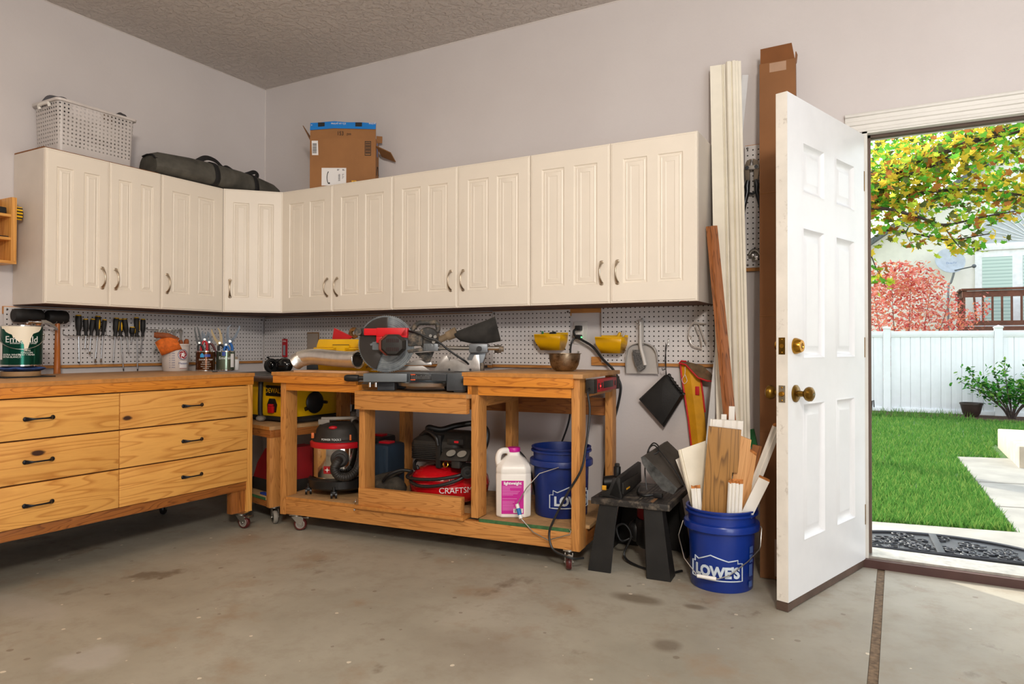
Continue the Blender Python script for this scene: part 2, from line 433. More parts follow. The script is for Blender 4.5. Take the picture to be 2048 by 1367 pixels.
# local x from hinge to free edge, local +y side is the face turned to the room's right (outside face)
door = struct('door_1', six_panel(DW, DH-.035, DT, [(.12, .335, .20, .74), (.44, .655, .20, .74), (.12, .335, .90, 1.42), (.44, .655, .90, 1.42), (.12, .335, 1.54, 1.75), (.44, .655, 1.54, 1.75)]), DOORM)
door.location = (3.933, -.02, .035); door.rotation_euler = (0, 0, dang)
b = MB(); b.box(DW, DW+.0012, -DT, 0, 0, DH-.035); obj('latch_edge', b, EDGE, door, 'worn latch edge of the white door')
b = MB(); b.box(0, DW, -DT+.004, -.002, -.031, 0); b.box(DW-.03, DW+.004, -DT, 0, -.033, -.004); obj('door_sweep', b, plain('door_sweep_rubber', '#5a463a', .6, var=.2), door, 'dark brown rubber sweep')
zk, zd = .775, .955
for nm, zz, kn in (('door_knob', zk, 1), ('deadbolt', zd, 0)):
    b = MB()
    for sgn, y0 in ((1, 0), (-1, -DT)):
        c = (DW-.062, y0, zz); ax = (0, sgn, 0)
        if kn: b.lathe([(0, 0), (.033, 0), (.033, .005), (.026, .010), (.012, .012), (.0105, .032), (.016, .036), (.024, .042), (.028, .052), (.026, .062), (.016, .069), (.006, .070), (0, .069)], c, 28, ax)
        else: b.lathe([(0, 0), (.031, 0), (.031, .006), (.024, .024), (.022, .027), (.012, .027), (.011, .025), (0, .025)], c, 28, ax)
    k = obj(nm, b, BRASSD if kn else BRASS, door, 'round brass door knob' if kn else 'brass deadbolt cylinder')
    if kn: b = MB(); b.box(DW-.065, DW-.059, .0255+0.0445, .0262+.0445, zz-.003, zz+.003); obj('lock_button', b, plain('steel', '#b9b9b9', .25, 1), k)
    else: b = MB(); b.box(DW-.0635, DW-.0605, .0245, .0256, zz-.008, zz+.008); obj('keyhole', b, plain('black_slot', '#151412', .6), k)
    b = MB(); b.box(DW+.0012, DW+.0030, -DT/2-.0125, -DT/2+.0125, zz-.032, zz+.032, .001); pl = obj('latch_plate', b, BRASSD if not kn else plain('worn_plate', '#a89c84', .35, .8, var=.2), door, 'brass latch plate in the door edge')
    b = MB(); b.cyl((DW+.002, -DT/2, zz), (DW+(.014 if kn else .0045), -DT/2, zz), .0105 if kn else .008, .008, 18)
    for q in (-.024, .024): b.sphere((DW+.003, -DT/2, zz+q), .0035, (.5, 1, 1), 10, 6)
    obj('latch_bolt', b, BRASS, pl)
b = MB()
for zz in (.2, .95, 1.7): b.cyl((.0, -.0-.004, zz-.045), (.0, -.004, zz+.045), .006, n=12)
obj('hinge', b, BRASSD, door)
# ------------------------------------------------------------------ wall cabinets
CREAM = plain('cream_thermofoil', '#ece2d2', .42, var=.02, nscale=3, dirt=('#d9b78c', .05))
CARC = plain('cream_carcass', '#d8cfc4', .5, var=.02)
RAWE = plain('chipboard_edge', '#8d5a30', .8, var=.2, nscale=60, bump=.3)
NICK = plain('brushed_nickel', '#cdbfab', .34, 1, var=.08)
def cab_door(W, H, T=.019):
    """two tall raised panels, local x 0..W, z 0..H, front at y=-T"""
    st, mid, rail = .062*min(1, W/.42)+.004, .052, .095
    pw = (W-2*st-mid)/2
    P = [(st, st+pw, rail, H-rail+.01), (W-st-pw, W-st, rail, H-rail+.01)]
    b = MB(); e = .010
    xs = sorted({e, W-e} | {q for p in P for q in p[:2]}); zs = sorted({e, H-e} | {q for p in P for q in p[2:]})
    for i in range(len(xs)-1):
        for j in range(len(zs)-1):
            if any(p[0] <= xs[i] and xs[i+1] <= p[1] and p[2] <= zs[j] and zs[j+1] <= p[3] for p in P): continue
            b.quad((xs[i], -T, zs[j]), (xs[i+1], -T, zs[j]), (xs[i+1], -T, zs[j+1]), (xs[i], -T, zs[j+1]))
    for (a, c, z0, z1) in P:
        prev = None; wd = (c-a)
        k = min(1, wd/.12)
        for ins, dp in [(0, 0), (.004, .005), (.010, .006), (.016*k, .003), (.020*k, .0045), (.038*k, .0005), (.041*k, .002), (.043*k, .002)]:
            r = [(a+ins, -T+dp, z0+ins), (c-ins, -T+dp, z0+ins), (c-ins, -T+dp, z1-ins), (a+ins, -T+dp, z1-ins)]
            if prev:
                for q in range(4): b.quad(prev[q], prev[(q+1) % 4], r[(q+1) % 4], r[q])
            prev = r
        b.quad(*prev)
    o = [(e, -T, e), (W-e, -T, e), (W-e, -T, H-e), (e, -T, H-e)]
    for ins, dp in ((.007, .003), (.002, .003), (0, .006), (0, T)):
        r = [(ins, -T+dp, ins), (W-ins, -T+dp, ins), (W-ins, -T+dp, H-ins), (ins, -T+dp, H-ins)]
        for q in range(4): b.quad(o[q], o[(q+1) % 4], r[(q+1) % 4], r[q])
        o = r
    b.quad(*o[::-1]); bmesh.ops.remove_doubles(b.bm, verts=b.bm.verts, dist=1e-6); return b
def pull(L=.105, out=.028):
    """arched pull with flared feet, centred on origin, standing out along -y, long axis z"""
    b = MB(); N = 16; rings = []
    for i in range(N+1):
        t = i/N*2-1; z = t*L/2; y = -out*(1-abs(t)**2.6)-.003
        wd = .0045+.0065*abs(t)**3.5; h = .0035
        nx = 10
        dz = 1; dy = out*2.6*abs(t)**1.6*(1 if t > 0 else -1)/(L/2); d = V((0, dy, 1)).normalized(); nn = V((0, -d.z, d.y))
        rings.append([V((0, y, z))+V((1, 0, 0))*wd*math.cos(2*PI*k/nx)+nn*h*math.sin(2*PI*k/nx) for k in range(nx)])
    b.loft(rings)
    for sg in (-1, 1): b.sphere((0, -.0035, sg*L/2), .011, (1, .35, .75), 14, 8)
    return b
pull_me = pull().mesh('handle', 50)
ZB, ZT = 1.196, 1.977; CH = ZT-ZB
def cabinet(label, origin, rotz, W, doors, D=.325, endpanel=None):
    """origin: left front bottom corner of the door plane; local x along the front, y into the wall"""
    t = thing('wall_cabinet', label, 'cabinet', origin, rotz, 'cream wall cabinets')
    b = MB(); th = .016
    b.box(0, th, .0, D, 0, CH); b.box(W-th, W, 0, D, 0, CH); b.box(th, W-th, 0, D, CH-th, CH); b.box(th, W-th, 0.0, D, .0, th); b.box(th, W-th, D-.006, D, th, CH-th); b.box(th, W-th, .03, D-.01, CH*.5-.008, CH*.5+.008)
    obj('body', b, CARC, t)
    if endpanel: b = MB(); b.box(.001, W-.001, .006, D-.001, CH, CH+.008); obj('raw_top_edge', b, RAWE, t, 'bare chipboard top')
    b = MB(); b.box(.002, W-.002, .002, D-.002, -.003, 0); obj('underside', b, plain('brown_underside', '#6b4a38', .8, var=.2), t, 'brown unfinished underside')
    for (x0, x1, hx) in doors:
        d = obj('cabinet_door', cab_door(x1-x0-.002, CH), CREAM, t, loc=(x0+.001, 0, 0), ang=25)
        obj('handle', pull_me, NICK, d, 'brushed nickel pull', loc=(hx-x0-.001, -.019, .15))
    return t
FY = -.326
def backcab(label, x0, x1, xm): return cabinet(label, (x0, FY, ZB), 0, x1-x0, [(0, xm-x0, xm-x0-.042), (xm-x0, x1-x0, xm-x0+.04)], D=.30)
backcab('cream double-door wall cabinet directly under the open cardboard box', .592, 1.497, 1.031)
backcab('cream double-door wall cabinet above the miter saw and its dust bag', 1.499, 2.398, 1.949)
backcab('cream double-door wall cabinet at the end by the tall white boards', 2.400, 3.264, 2.839)
# left wall: front faces +x, local x runs toward +y
FX = .328
def leftcab(label, y0, y1, doors, e=None): return cabinet(label, (FX, y0, ZB), PI/2, y1-y0, doors, D=.285, endpanel=e)
leftcab('cream double-door wall cabinet carrying the perforated plastic basket', -1.640, -1.017, [(0, .322, .322-.037), (.322, .623, .322+.035)], True)
leftcab('cream single-door wall cabinet next to the corner unit, under the canvas bag', -1.015, -.594, [(0, .421, .036)])
# corner cabinet with a diagonal door
t = thing('corner_cabinet', 'cream corner wall cabinet with one narrow door set at an angle', 'cabinet', (0, 0, ZB), 0, 'cream wall cabinets')
poly = [(XL+.003, -.004, 0), (XL+.003, -.592, 0), (FX+.004, -.592, 0), (.590, FY+.004, 0), (.590, -.004, 0)]
b = MB(); b.prism(poly, (0, 0, CH)); obj('body', b, CARC, t)
b = MB(); b.prism([(p[0]+(.001 if p[0] < .3 else -.001), p[1]*.998-.0005, -.003) for p in poly], (0, 0, .003)); obj('underside', b, plain('brown_underside', '#6b4a38', .8), t, 'brown unfinished underside')
p0, p1 = V((FX+.004, -.592, 0)), V((.590, FY+.004, 0)); L = (p1-p0).length; a = math.atan2(p1.y-p0.y, p1.x-p0.x)
b = MB(); n_ = V((math.sin(a), -math.cos(a), 0))
d = obj('cabinet_door', cab_door(L-.016, CH), CREAM, t, loc=p0+(p1-p0).normalized()*.008+n_*.001, rot=(0, 0, a), ang=25)
obj('handle', pull_me, NICK, d, 'brushed nickel pull', loc=(.042, -.019, .15))
# ------------------------------------------------------------------ shared materials
PINE = {a: wood('knotty_pine', '#e6aa58', '#bd7a32', a, 1.0, .42, knots=5.5, coat=.15, lines=.7) for a in 'XYZ'}
FIRO = {a: wood('oiled_fir', '#d98a30', '#a85c18', a, 1.3, .4, knots=3, coat=.2) for a in 'XYZ'}
FIR = {a: wood('fir_lumber', '#c98c4a', '#9c622c', a, 1.3, .5, knots=3.4) for a in 'XYZ'}
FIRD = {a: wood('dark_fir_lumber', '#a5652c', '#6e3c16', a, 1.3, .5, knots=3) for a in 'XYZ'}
MDF = plain('hardboard_top', '#b98a58', .55, var=.12, nscale=14, dirt=('#d6b48a', .2))
MDFE = plain('board_edge', '#c0803c', .55, var=.1, nscale=40)
OSB = plain('dusty_osb', '#b08a5c', .8, var=.1, nscale=26, dirt=('#c0a074', .12))
BLACK = plain('black_plastic', '#1a1a1a', .42, var=.2)
BLACKD = plain('dusty_black_plastic', '#26231f', .6, var=.25, nscale=14, dirt=('#5c5348', .22))
RUBBER = plain('black_rubber', '#161514', .7, var=.2, dirt=('#3a3733', .2))
STEEL = plain('zinc_steel', '#b5b3ad', .32, 1, var=.08)
CHROME = plain('chrome', '#d5d5d3', .14, 1, var=.03)
IRON = plain('blackened_iron', '#24262b', .4, .6, var=.15)
RED = plain('red_plastic', '#c01220', .38, var=.06)
WHITE = plain('white_plastic', '#e6e2da', .4, var=.03)
YEL = plain('yellow_plastic', '#e9b400', .42, var=.05)
MAROON = plain('maroon_urethane', '#521c1a', .32, var=.12)
GREYW = plain('grey_rubber_tread', '#8f8a80', .6, var=.12)
CORD = plain('black_cord', '#171819', .45, var=.1)

def caster(parent, x, y, zt, rot=0, tyre=MAROON, brake=True, R=.034, lab=None):
    """swivel caster hanging from zt down to z=0 (parent space)"""
    M = Matrix.Translation((x, y, 0)) @ Matrix.Rotation(rot, 4, 'Z')
    P = lambda *q: M @ V(q)
    b = MB(); b.box(-.032, .032, -.026, .026, zt-.004, zt, .001, M); b.cyl(P(0, 0, zt-.012), P(0, 0, zt-.004), .022)
    ox = .022
    for sy in (-1, 1):
        yy = sy*.015; b.prism([P(-.022, yy, zt-.012), P(.030, yy, zt-.012), P(.040, yy, zt-.026), P(ox+.012, yy, R), P(ox, yy, R-.010), P(ox-.010, yy, R)], M.to_3x3() @ V((0, sy*.003, 0)))
    b.cyl(P(ox, -.021, R), P(ox, .021, R), .0055, n=12)
    f = obj('caster', b, STEEL, parent, lab)
    b = MB(); b.lathe([(R*.45, -.012), (R*.86, -.012), (R*.97, -.008), (R, 0), (R*.97, .008), (R*.86, .012), (R*.45, .012)], P(ox, 0, R), 28, M.to_3x3() @ V((0, 1, 0))); obj('wheel', b, tyre, f, 'wheel tyre')
    b = MB(); b.lathe([(0, -.0115), (R*.46, -.0115), (R*.6, -.0135), (R*.74, -.0115), (R*.74, .0115), (R*.6, .0135), (R*.46, .0115), (0, .0115)], P(ox, 0, R), 24, M.to_3x3() @ V((0, 1, 0))); obj('wheel_hub', b, GREYW if tyre is MAROON else BLACK, f)
    if brake:
        b = MB(); b.box(.02, .066, -.016, .016, zt-.021, zt-.017, .001, M); b.box(.058, .068, -.018, .018, zt-.023, zt-.013, .001, M); obj('brake_pedal', b, STEEL, f)
    return f
def pegmat():
    s = NT('perforated_hardboard'); tc = s.n('TexCoord'); sp = s.n('SeparateXYZ'); s.l(tc.outputs['Object'], sp.inputs[0])
    def cell(o):
        m = s.math('FRACT', s.math('DIVIDE', o, .0254)); return s.math('SUBTRACT', m, .5)
    a, c = cell(sp.outputs['X']), cell(sp.outputs['Z'])
    d = s.math('SQRT', s.math('ADD', s.math('MULTIPLY', a, a), s.math('MULTIPLY', c, c)))
    hole = s.ramp(d, [(.135, (1, 1, 1)), (.16, (0, 0, 0))])
    v = s.coord(); base = s.ramp(s.noise(v, 4, 5), [(.3, lin('#cdc9c8')), (.7, lin('#dcd8d6'))])
    base = s.mix(s.ramp(s.noise(v, 30, 6, .7), [(.70, (0, 0, 0)), (.78, (.6, .6, .6))]), base, lin('#9a8f86'))
    s.base(s.mix(hole, base, lin('#15110e'))); s.set(Roughness=.55)
    s.bump(s.math('SUBTRACT', 1, hole), .4, .003); return s.m
PEG = pegmat()
_b = MB(); _b.sphere((0, 0, 0), .006, (1, .4, 1), 10, 6); SCREW_ME = _b.mesh('screw')
def pegboard(label, x0, z0, W, H, rotz=0, off=(0, 0), bt=0, b0=0, b1=0):
    """panel in local x/z, front at y=-.024; battens behind"""
    t = thing('pegboard', label, 'pegboard', (x0, off[1], z0) if not rotz else (off[0], x0, z0), rotz, 'white pegboards')
    b = MB(); b.box(.0, W, -.024, -.019, 0, H); obj('panel', b, PEG, t)
    b = MB(); b.box(-b0, W+b1, -.019, -.001, -.016, .030, .001); obj('batten', b, FIR['X'], t, 'bare wood batten along the lower edge')
    b = MB(); b.box(-bt, W+b1, -.019, -.001, H-.035, H+.004, .001); obj('batten', b, FIR['X'], t, 'bare wood batten along the upper edge')
    for q in (.0127, W-.0127):
        for z in (.0127, H-.0127): obj('screw', SCREW_ME, plain('steel_screw', '#6e6a66', .35, .9), t, loc=(q, -.0245, z))
    return t
pegboard('long pegboard on the left wall behind the mallets and screwdrivers', -1.688, .878, 1.66, .305, PI/2, (XL, 0))
pegboard('long pegboard on the back wall behind the miter saw', .072, .876, 1.908, .305)
pegboard('pegboard carrying the yellow bin left of the outlet', 1.983, .880, .498, .310)
pegboard('pegboard with the dustpan and safety glasses', 2.666, .900, .598, .3048, b0=.06, bt=.184)
pegboard('narrow pegboard with bolt cutters between the tall boards and the tall carton', 3.414, 1.370, .16, .594)

# ------------------------------------------------------------------ drawer bench along the left wall
DY0, DY1, DF, DB = -2.345, -.885, .97, .20
t = thing('drawer_bench', 'knotty pine rolling bench with six drawers and black pulls', 'workbench', (0, 0, 0))
b = MB(); b.box(DB, DF+.004, DY0, DY1+.004, .818, .837, .002); obj('worktop', b, [MDF], t)
b = MB(); b.box(DF+.0035, DF+.0055, DY0, DY1+.004, .8185, .8365); obj('edge_band', b, MDFE, t)
b = MB(); b.box(DF-.03, DF+.002, DY0, DY1, .774, .818, .0015); b.box(DB, DF-.03, DY1-.03, DY1, .774, .818, .0015); b.box(DB, DF-.03, DY0, DY0+.03, .774, .818); obj('apron', b, FIRO['Y'], t)
b = MB(); b.box(DB+.02, DF-.022, DY0+.03, DY1-.006, .205, .774); obj('carcass', b, plain('drawer_case_brown', '#6b4420', .8), t)  # plain brown case body behind the drawer fronts
b = MB(); b.box(DB, DF-.041, DY1-.034, DY1-.003, .205, .774, .0015); obj('end_panel', b, PINE['Z'], t); b = MB(); b.box(DF-.04, DF-.002, DY1-.034, DY1-.003, .083, .774, .0015); obj('corner_post', b, PINE['Z'], t)
b = MB(); b.box(DB, DF-.002, DY0, DY0+.03, .205, .774, .0015); obj('end_panel', b, PINE['Z'], t)
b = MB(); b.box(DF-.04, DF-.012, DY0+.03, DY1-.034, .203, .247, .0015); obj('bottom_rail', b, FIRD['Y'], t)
zz = [.247, .424, .601, .772]
def drawer_pull(L=.105):
    b = MB(); N = 18; rings = []
    for i in range(N+1):
        q = i/N*2-1; y = q*L/2; x = .024*(1-abs(q)**4)+.003; w_ = .0035+.0062*max(0, (abs(q)-.45)/.55)**1.5*(1.0 if abs(q) < .97 else .8)
        rings.append([V((x+.0035*math.sin(2*PI*k/10), y, w_*math.cos(2*PI*k/10))) for k in range(10)])
    b.loft(rings)
    for sg in (-1, 1): b.sphere((.004, sg*L/2, 0), .0095, (.5, 1, 1), 12, 8)
    return b
dp_me = drawer_pull().mesh('handle', 50)
ym = -1.632
for j in range(3):
    for (y0, y1, yc) in ((ym+.002, DY1-.036, -1.260), (DY0+.032, ym-.002, -1.972)):
        b = MB(); b.box(DF-.022, DF-.002, y0, y1, zz[j]+.003, zz[j+1]-.003, .0025)
        d = obj('drawer', b, PINE['Y'], t)
        obj('handle', dp_me, IRON, d, 'black drawer pull', loc=(DF-.002, yc, (zz[j]+zz[j+1])/2))
for (y0, y1) in ((-1.005, DY1-.034), (DY0+.03, DY0+.12)):
    for x0 in (DF-.06, DB+.03):
        b = MB(); b.box(x0, x0+.038, y0, y1, .083, .205, .0015); obj('leg', b, FIRD['Z'], t)
caster(t, DF-.02, -.945, .083, .15); caster(t, DF-.02, DY0+.08, .083, .6); caster(t, DB+.12, -.98, .083, 2.2, BLACK); caster(t, DB+.12, DY0+.08, .083, 1.8, BLACK)

# ------------------------------------------------------------------ rolling miter-saw bench
BA = math.atan2(.155, 1.676); BO = V((1.164, -.87, 0))
be, bn = V((math.cos(BA), math.sin(BA), 0)), V((-math.sin(BA), math.cos(BA), 0))
def BW(u, v, z): return BO+be*u+bn*v+V((0, 0, z))
t = thing('miter_saw_bench', 'rolling lumber workbench with a dropped middle deck for the miter saw', 'workbench', BO, BA)
BENCH = t
def bx(nm, x0, x1, y0, y1, z0, z1, m, lab=None, par=None, bev=.0015):
    b = MB(); b.box(x0, x1, y0, y1, z0, z1, bev); return obj(nm, b, m, par or t, lab)
bx('deck', -.042, .508, -.022, .60, .827, .846, MDF, 'left deck'); bx('deck', 1.112, 1.705, -.022, .60, .845, .864, MDF, 'right deck'); bx('deck', .505, 1.152, -.03, .58, .741, .760, MDF, 'dropped middle deck')
bx('deck_edge', -.043, .506, -.024, -.021, .8275, .8455, MDFE, bev=0); bx('deck_edge', 1.112, 1.661, -.024, -.021, .8455, .8635, MDFE, bev=0); bx('deck_edge', .506, 1.137, -.032, -.029, .7415, .7595, MDFE, bev=0)
bx('front_apron', -.036, .505, -.021, -.001, .788, .827, FIRO['X']); bx('front_apron', 1.118, 1.660, -.021, -.001, .803, .845, FIRO['X'])
bx('front_rail', .036, .508, .0, .03, .748, .788, FIRO['X']); bx('front_rail', 1.13, 1.645, .0, .03, .757, .803, FIRO['X'])
bx('side_rail', 1.648, 1.683, .09, .53, .757, .80, FIR['Y']); bx('side_rail', .0, .036, .09, .47, .748, .80, FIR['Y']); bx('side_rail', .47, .505, .03, .47, .748, .80, FIR['Y']); bx('side_rail', 1.15, 1.186, .09, .47, .70, .845, FIR['Y'])
bx('middle_apron', .506, 1.140, -.032, .004, .668, .740, FIR['X'], 'board under the dropped deck')
for (u0, u1, v0, v1, z0, z1) in ((0, .036, 0, .089, .085, .827), (.508, .544, .004, .093, .182, .741), (1.150, 1.187, .0, .089, .182, .845), (1.646, 1.684, 0, .089, .085, .845),
        (-.0, .036, .47, .559, .085, .827), (.446, .482, .47, .559, .182, .827), (1.115, 1.152, .47, .559, .182, .845), (1.647, 1.685, .525, .60, .085, .845)):
    bx('leg', u0, u1, v0, v1, z0, z1, FIR['Z'])
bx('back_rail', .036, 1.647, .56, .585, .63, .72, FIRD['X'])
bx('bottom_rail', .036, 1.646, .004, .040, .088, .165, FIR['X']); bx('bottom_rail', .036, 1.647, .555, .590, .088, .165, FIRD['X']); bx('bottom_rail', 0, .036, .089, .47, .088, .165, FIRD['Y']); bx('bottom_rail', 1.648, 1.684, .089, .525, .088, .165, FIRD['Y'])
bx('lower_shelf', .004, 1.175, .094, .59, .165, .181, OSB); bx('lower_shelf', .038, .506, .004, .094, .165, .181, OSB); bx('lower_shelf', 1.19, 1.644, .006, .094, .165, .181, OSB, bev=0); bx('lower_shelf', 1.175, 1.70, .094, .59, .165, .181, OSB)
bx('shelf_edge', 1.19, 1.644, .003, .006, .1655, .1805, plain('green_board_edge', '#3e6a3c', .7, var=.2, nscale=40), 'green painted board edge', bev=0)
bx('shelf_edge', .038, .5, .001, .004, .1655, .1805, MDFE, bev=0)
bx('front_strip', .500, 1.118, -.022, .074, .167, .182, MDFE, 'board strip along the shelf front')
bx('front_lip', .510, 1.098, -.002, .034, .182, .268, FIR['X'], 'upright lip board across the shelf front')
caster(t, .085, .03, .088, .5, lab='zinc caster'); caster(t, 1.625, .03, .088, -1.25, lab='zinc caster'); caster(t, .085, .53, .088, 2.4); caster(t, 1.60, .55, .088, 1.2)
b = MB(); b.cyl((.487, .0, .155), (.487, -.004, .155), .006, n=14); b.sphere((.487, -.005, .155), .005); obj('carriage_bolt', b, CHROME, t)
b = MB(); b.tube([(.470, .02, .184), (.488, .0, .187), (.497, -.008, .20), (.50, -.006, .21)], .0035); b.sphere((.472, .018, .186), .006, (1, 1, .6)); b.sphere((.497, -.008, .198), .005); obj('eye_hook', b, CHROME, t)

# ------------------------------------------------------------------ small rolling cart under the table saw
CR = math.radians(-13); CO = V((1.040, -.835, 0))
t = thing('saw_cart', 'small wooden rolling cart carrying the yellow table saw', 'cart', CO, CR); CART = t
bx('top_shelf', -.62, .0, 0, .40, .520, .540, OSB, 'dusty top board'); bx('shelf_edge', -.62, .001, -.002, .0, .5205, .5395, MDFE, bev=0)
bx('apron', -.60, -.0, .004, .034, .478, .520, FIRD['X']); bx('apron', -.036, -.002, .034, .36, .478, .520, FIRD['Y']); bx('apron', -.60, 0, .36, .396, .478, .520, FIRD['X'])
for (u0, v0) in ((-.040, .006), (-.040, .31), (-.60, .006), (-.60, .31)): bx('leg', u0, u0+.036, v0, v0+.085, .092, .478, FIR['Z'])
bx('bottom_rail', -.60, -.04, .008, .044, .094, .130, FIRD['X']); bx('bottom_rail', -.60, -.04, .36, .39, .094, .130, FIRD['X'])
bx('bottom_shelf', -.60, -.041, .004, .39, .130, .146, OSB, 'lower board'); bx('shelf_edge', -.56, -.042, .002, .004, .1305, .1455, plain('green_board_edge', '#3e6a3c', .7), 'green board edge', bev=0)
for x, y, r in ((-.035, .05, -.3), (-.56, .06, .8), (-.05, .34, 1.5), (-.55, .34, 2)): caster(t, x, y, .094, r, GREYW, brake=False, R=.036)
# ------------------------------------------------------------------ things on top of the wall cabinets
def grid_mat():
    s = NT('perforated_translucent_plastic'); tc = s.n('TexCoord'); sp = s.n('SeparateXYZ'); s.l(tc.outputs['Object'], sp.inputs[0])
    def cell(o, per): return s.math('ABSOLUTE', s.math('SUBTRACT', s.math('FRACT', s.math('DIVIDE', o, per)), .5))
    geo = s.n('NewGeometry'); tr = s.n('VectorTransform', vector_type='NORMAL', convert_from='WORLD', convert_to='OBJECT'); s.l(geo.outputs['Normal'], tr.inputs[0])
    sn = s.n('SeparateXYZ'); s.l(tr.outputs[0], sn.inputs[0])
    facex = s.math('GREATER_THAN', s.math('ABSOLUTE', sn.outputs[0]), .7)
    h = s.n('Mix', data_type='FLOAT'); s.l(facex, h.inputs[0]); s.l(sp.outputs['X'], h.inputs[2]); s.l(sp.outputs['Y'], h.inputs[3])
    a = s.math('LESS_THAN', cell(h.outputs[0], .0205), .19); c = s.math('LESS_THAN', cell(sp.outputs['Z'], .0205), .19)
    band = s.math('MULTIPLY', s.math('GREATER_THAN', sp.outputs['Z'], .045), s.math('LESS_THAN', sp.outputs['Z'], .262))
    hole = s.math('MULTIPLY', s.math('MULTIPLY', a, c), band)
    up_ = s.math('LESS_THAN', s.math('ABSOLUTE', sn.outputs[2]), .5); hole = s.math('MULTIPLY', hole, up_)
    s.base(lin('#d3cdc9')); s.set(Roughness=.35); s.b.inputs['Transmission Weight'].default_value = .0
    s.l(s.math('SUBTRACT', .80, s.math('MULTIPLY', hole, .80)), s.b.inputs['Alpha'])
    return s.m
t = thing('plastic_basket', 'translucent perforated plastic basket on the leftmost wall cabinet', 'basket', (.185, -1.355, 1.980), 0)
hx, hy, H = .118, .205, .278
def rr(x, y, z, r=.025, n=4):
    P = []
    for cx, cy, a in ((x-r, y-r, 0), (-x+r, y-r, PI/2), (-x+r, -y+r, PI), (x-r, -y+r, 3*PI/2)):
        for k in range(n+1):
            q = a+PI/2*k/n; P.append((cx+r*math.cos(q), cy+r*math.sin(q), z))
    return P
b = MB(); b.loft([rr(hx*.93, hy*.96, .0), rr(hx*.93, hy*.96, .004), rr(hx*.95, hy*.97, .1), rr(hx, hy, H)], cap=False); b._add(rr(hx*.93, hy*.96, .0), [tuple(range(20))])
o = obj('basket_wall', b, grid_mat(), t, recalc=True)
b = MB(); b.loft([rr(hx, hy, H-.012), rr(hx+.010, hy+.010, H-.012), rr(hx+.012, hy+.012, H), rr(hx-.002, hy-.002, H)], cap=False); obj('rim', b, plain('milky_plastic', '#cfc8c3', .35), t)
b = MB(); b.tube(bez([(-.045, -hy-.006, H-.035), (-.04, -hy-.012, H-.018), (.04, -hy-.012, H-.018), (.045, -hy-.006, H-.035)], 6), .008); obj('handle', b, WHITE, t)
FELT = plain('grey_felt', '#5b5a60', .9, var=.2, nscale=30, bump=.5)
def lump(name, label, cat, c, r, sc, m, seed, amp=.25, rot=None, group=None, sub=1):
    random.seed(seed); b = MB(); b.sphere((0, 0, 0), r, sc, 16, 10)
    for v in b.bm.verts:
        n = v.co.normalized(); k = math.sin(n.x*5+seed)+math.sin(n.y*7+seed*2)+math.sin(n.z*6+seed*3); v.co *= 1+amp*.33*k
    o = obj(name, b, m, loc=c, rot=rot); subsurf(o, sub); return tag(o, label, cat, group)
lump('cloth_bundle', 'grey felt bundle sticking out of the basket, left end', 'cloth', (.155, -1.490, 2.262), .062, (1.3, 1.15, .75), FELT, 3)
lump('cloth_bundle', 'small dark rag peeking out of the basket, right end', 'cloth', (.235, -1.195, 2.258), .036, (1, 1.1, 1.0), plain('dark_rag', '#464344', .9, var=.3, nscale=30), 5)
lump('cloth_bundle', 'brown rag beside the dark rag in the basket', 'cloth', (.225, -1.255, 2.250), .032, (1, 1.2, .9), plain('brown_rag', '#7d6a58', .9, var=.2, nscale=30), 8)
BUB = plain('bubble_wrap', '#e3ddd8', .25, var=.06, nscale=60, bump=.6)
for lab, c, r, sc, sd in (('crumpled white bubble wrap low in the basket, left corner', (.20, -1.475, 2.06), .072, (1, .75, .95), 2), ('long roll of white bubble wrap lying low in the basket', (.215, -1.30, 2.045), .062, (.9, 1.75, .75), 4), ('white bubble wrap packed in the upper part of the basket, right half', (.20, -1.265, 2.165), .058, (.9, 1.6, .85), 6)):
    lump('bubble_wrap', lab, 'bubble wrap', c, r, sc, BUB, sd, .2, group='bubble wrap in the basket')

CANVAS = plain('grey_canvas', '#55524a', .85, var=.2, nscale=12, bump=.3, dirt=('#7b7363', .2))
WEB = plain('black_webbing', '#171616', .8, var=.1)
t = thing('canvas_bag', 'long grey canvas bag with black straps on the corner cabinets', 'bag', (0, 0, 1.980))
secs = [(0, .245, -1.035, .106, .124, 0), (.04, .25, -1.0, .112, .138, 0), (.25, .265, -.80, .112, .150, 0), (.45, .275, -.62, .110, .150, 0), (.65, .285, -.44, .100, .145, .0), (.82, .30, -.29, .085, .128, .0), (.93, .31, -.185, .062, .110, 0), (1., .315, -.13, .035, .085, 0)]
def bagring(cx, cy, hw, h, inf=0, n=20):
    d = V((.10, 1, 0)).normalized(); sd = V((d.y, -d.x, 0)); P = []
    for k in range(n):
        a = 2*PI*k/n; ca, sa = math.cos(a), math.sin(a)
        x = (abs(ca)**.7)*(1 if ca > 0 else -1)*(hw+inf); z = h/2+(abs(sa)**.75)*(1 if sa > 0 else -1)*(h/2+inf)
        x *= 1-.35*max(0, (z/h-.3)); P.append(V((cx, cy, 0))+sd*x+V((0, 0, max(z, .0))))
    return P
b = MB(); b.loft([bagring(s_[1], s_[2], s_[3], s_[4]) for s_ in secs])
o = obj('bag_body', b, CANVAS, t)
def bsec(f):
    for i in range(len(secs)-1):
        if secs[i][0] <= f <= secs[i+1][0]:
            k = (f-secs[i][0])/(secs[i+1][0]-secs[i][0]); return [secs[i][j]*(1-k)+secs[i+1][j]*k for j in range(5)]
for f in (.415, .745):
    b = MB(); b.loft([bagring(*bsec(f+q)[1:5], inf=.003) for q in (-.018, 0, .018)], cap=False); solid(obj('strap', b, WEB, t, 'black webbing strap'), .003, 1)
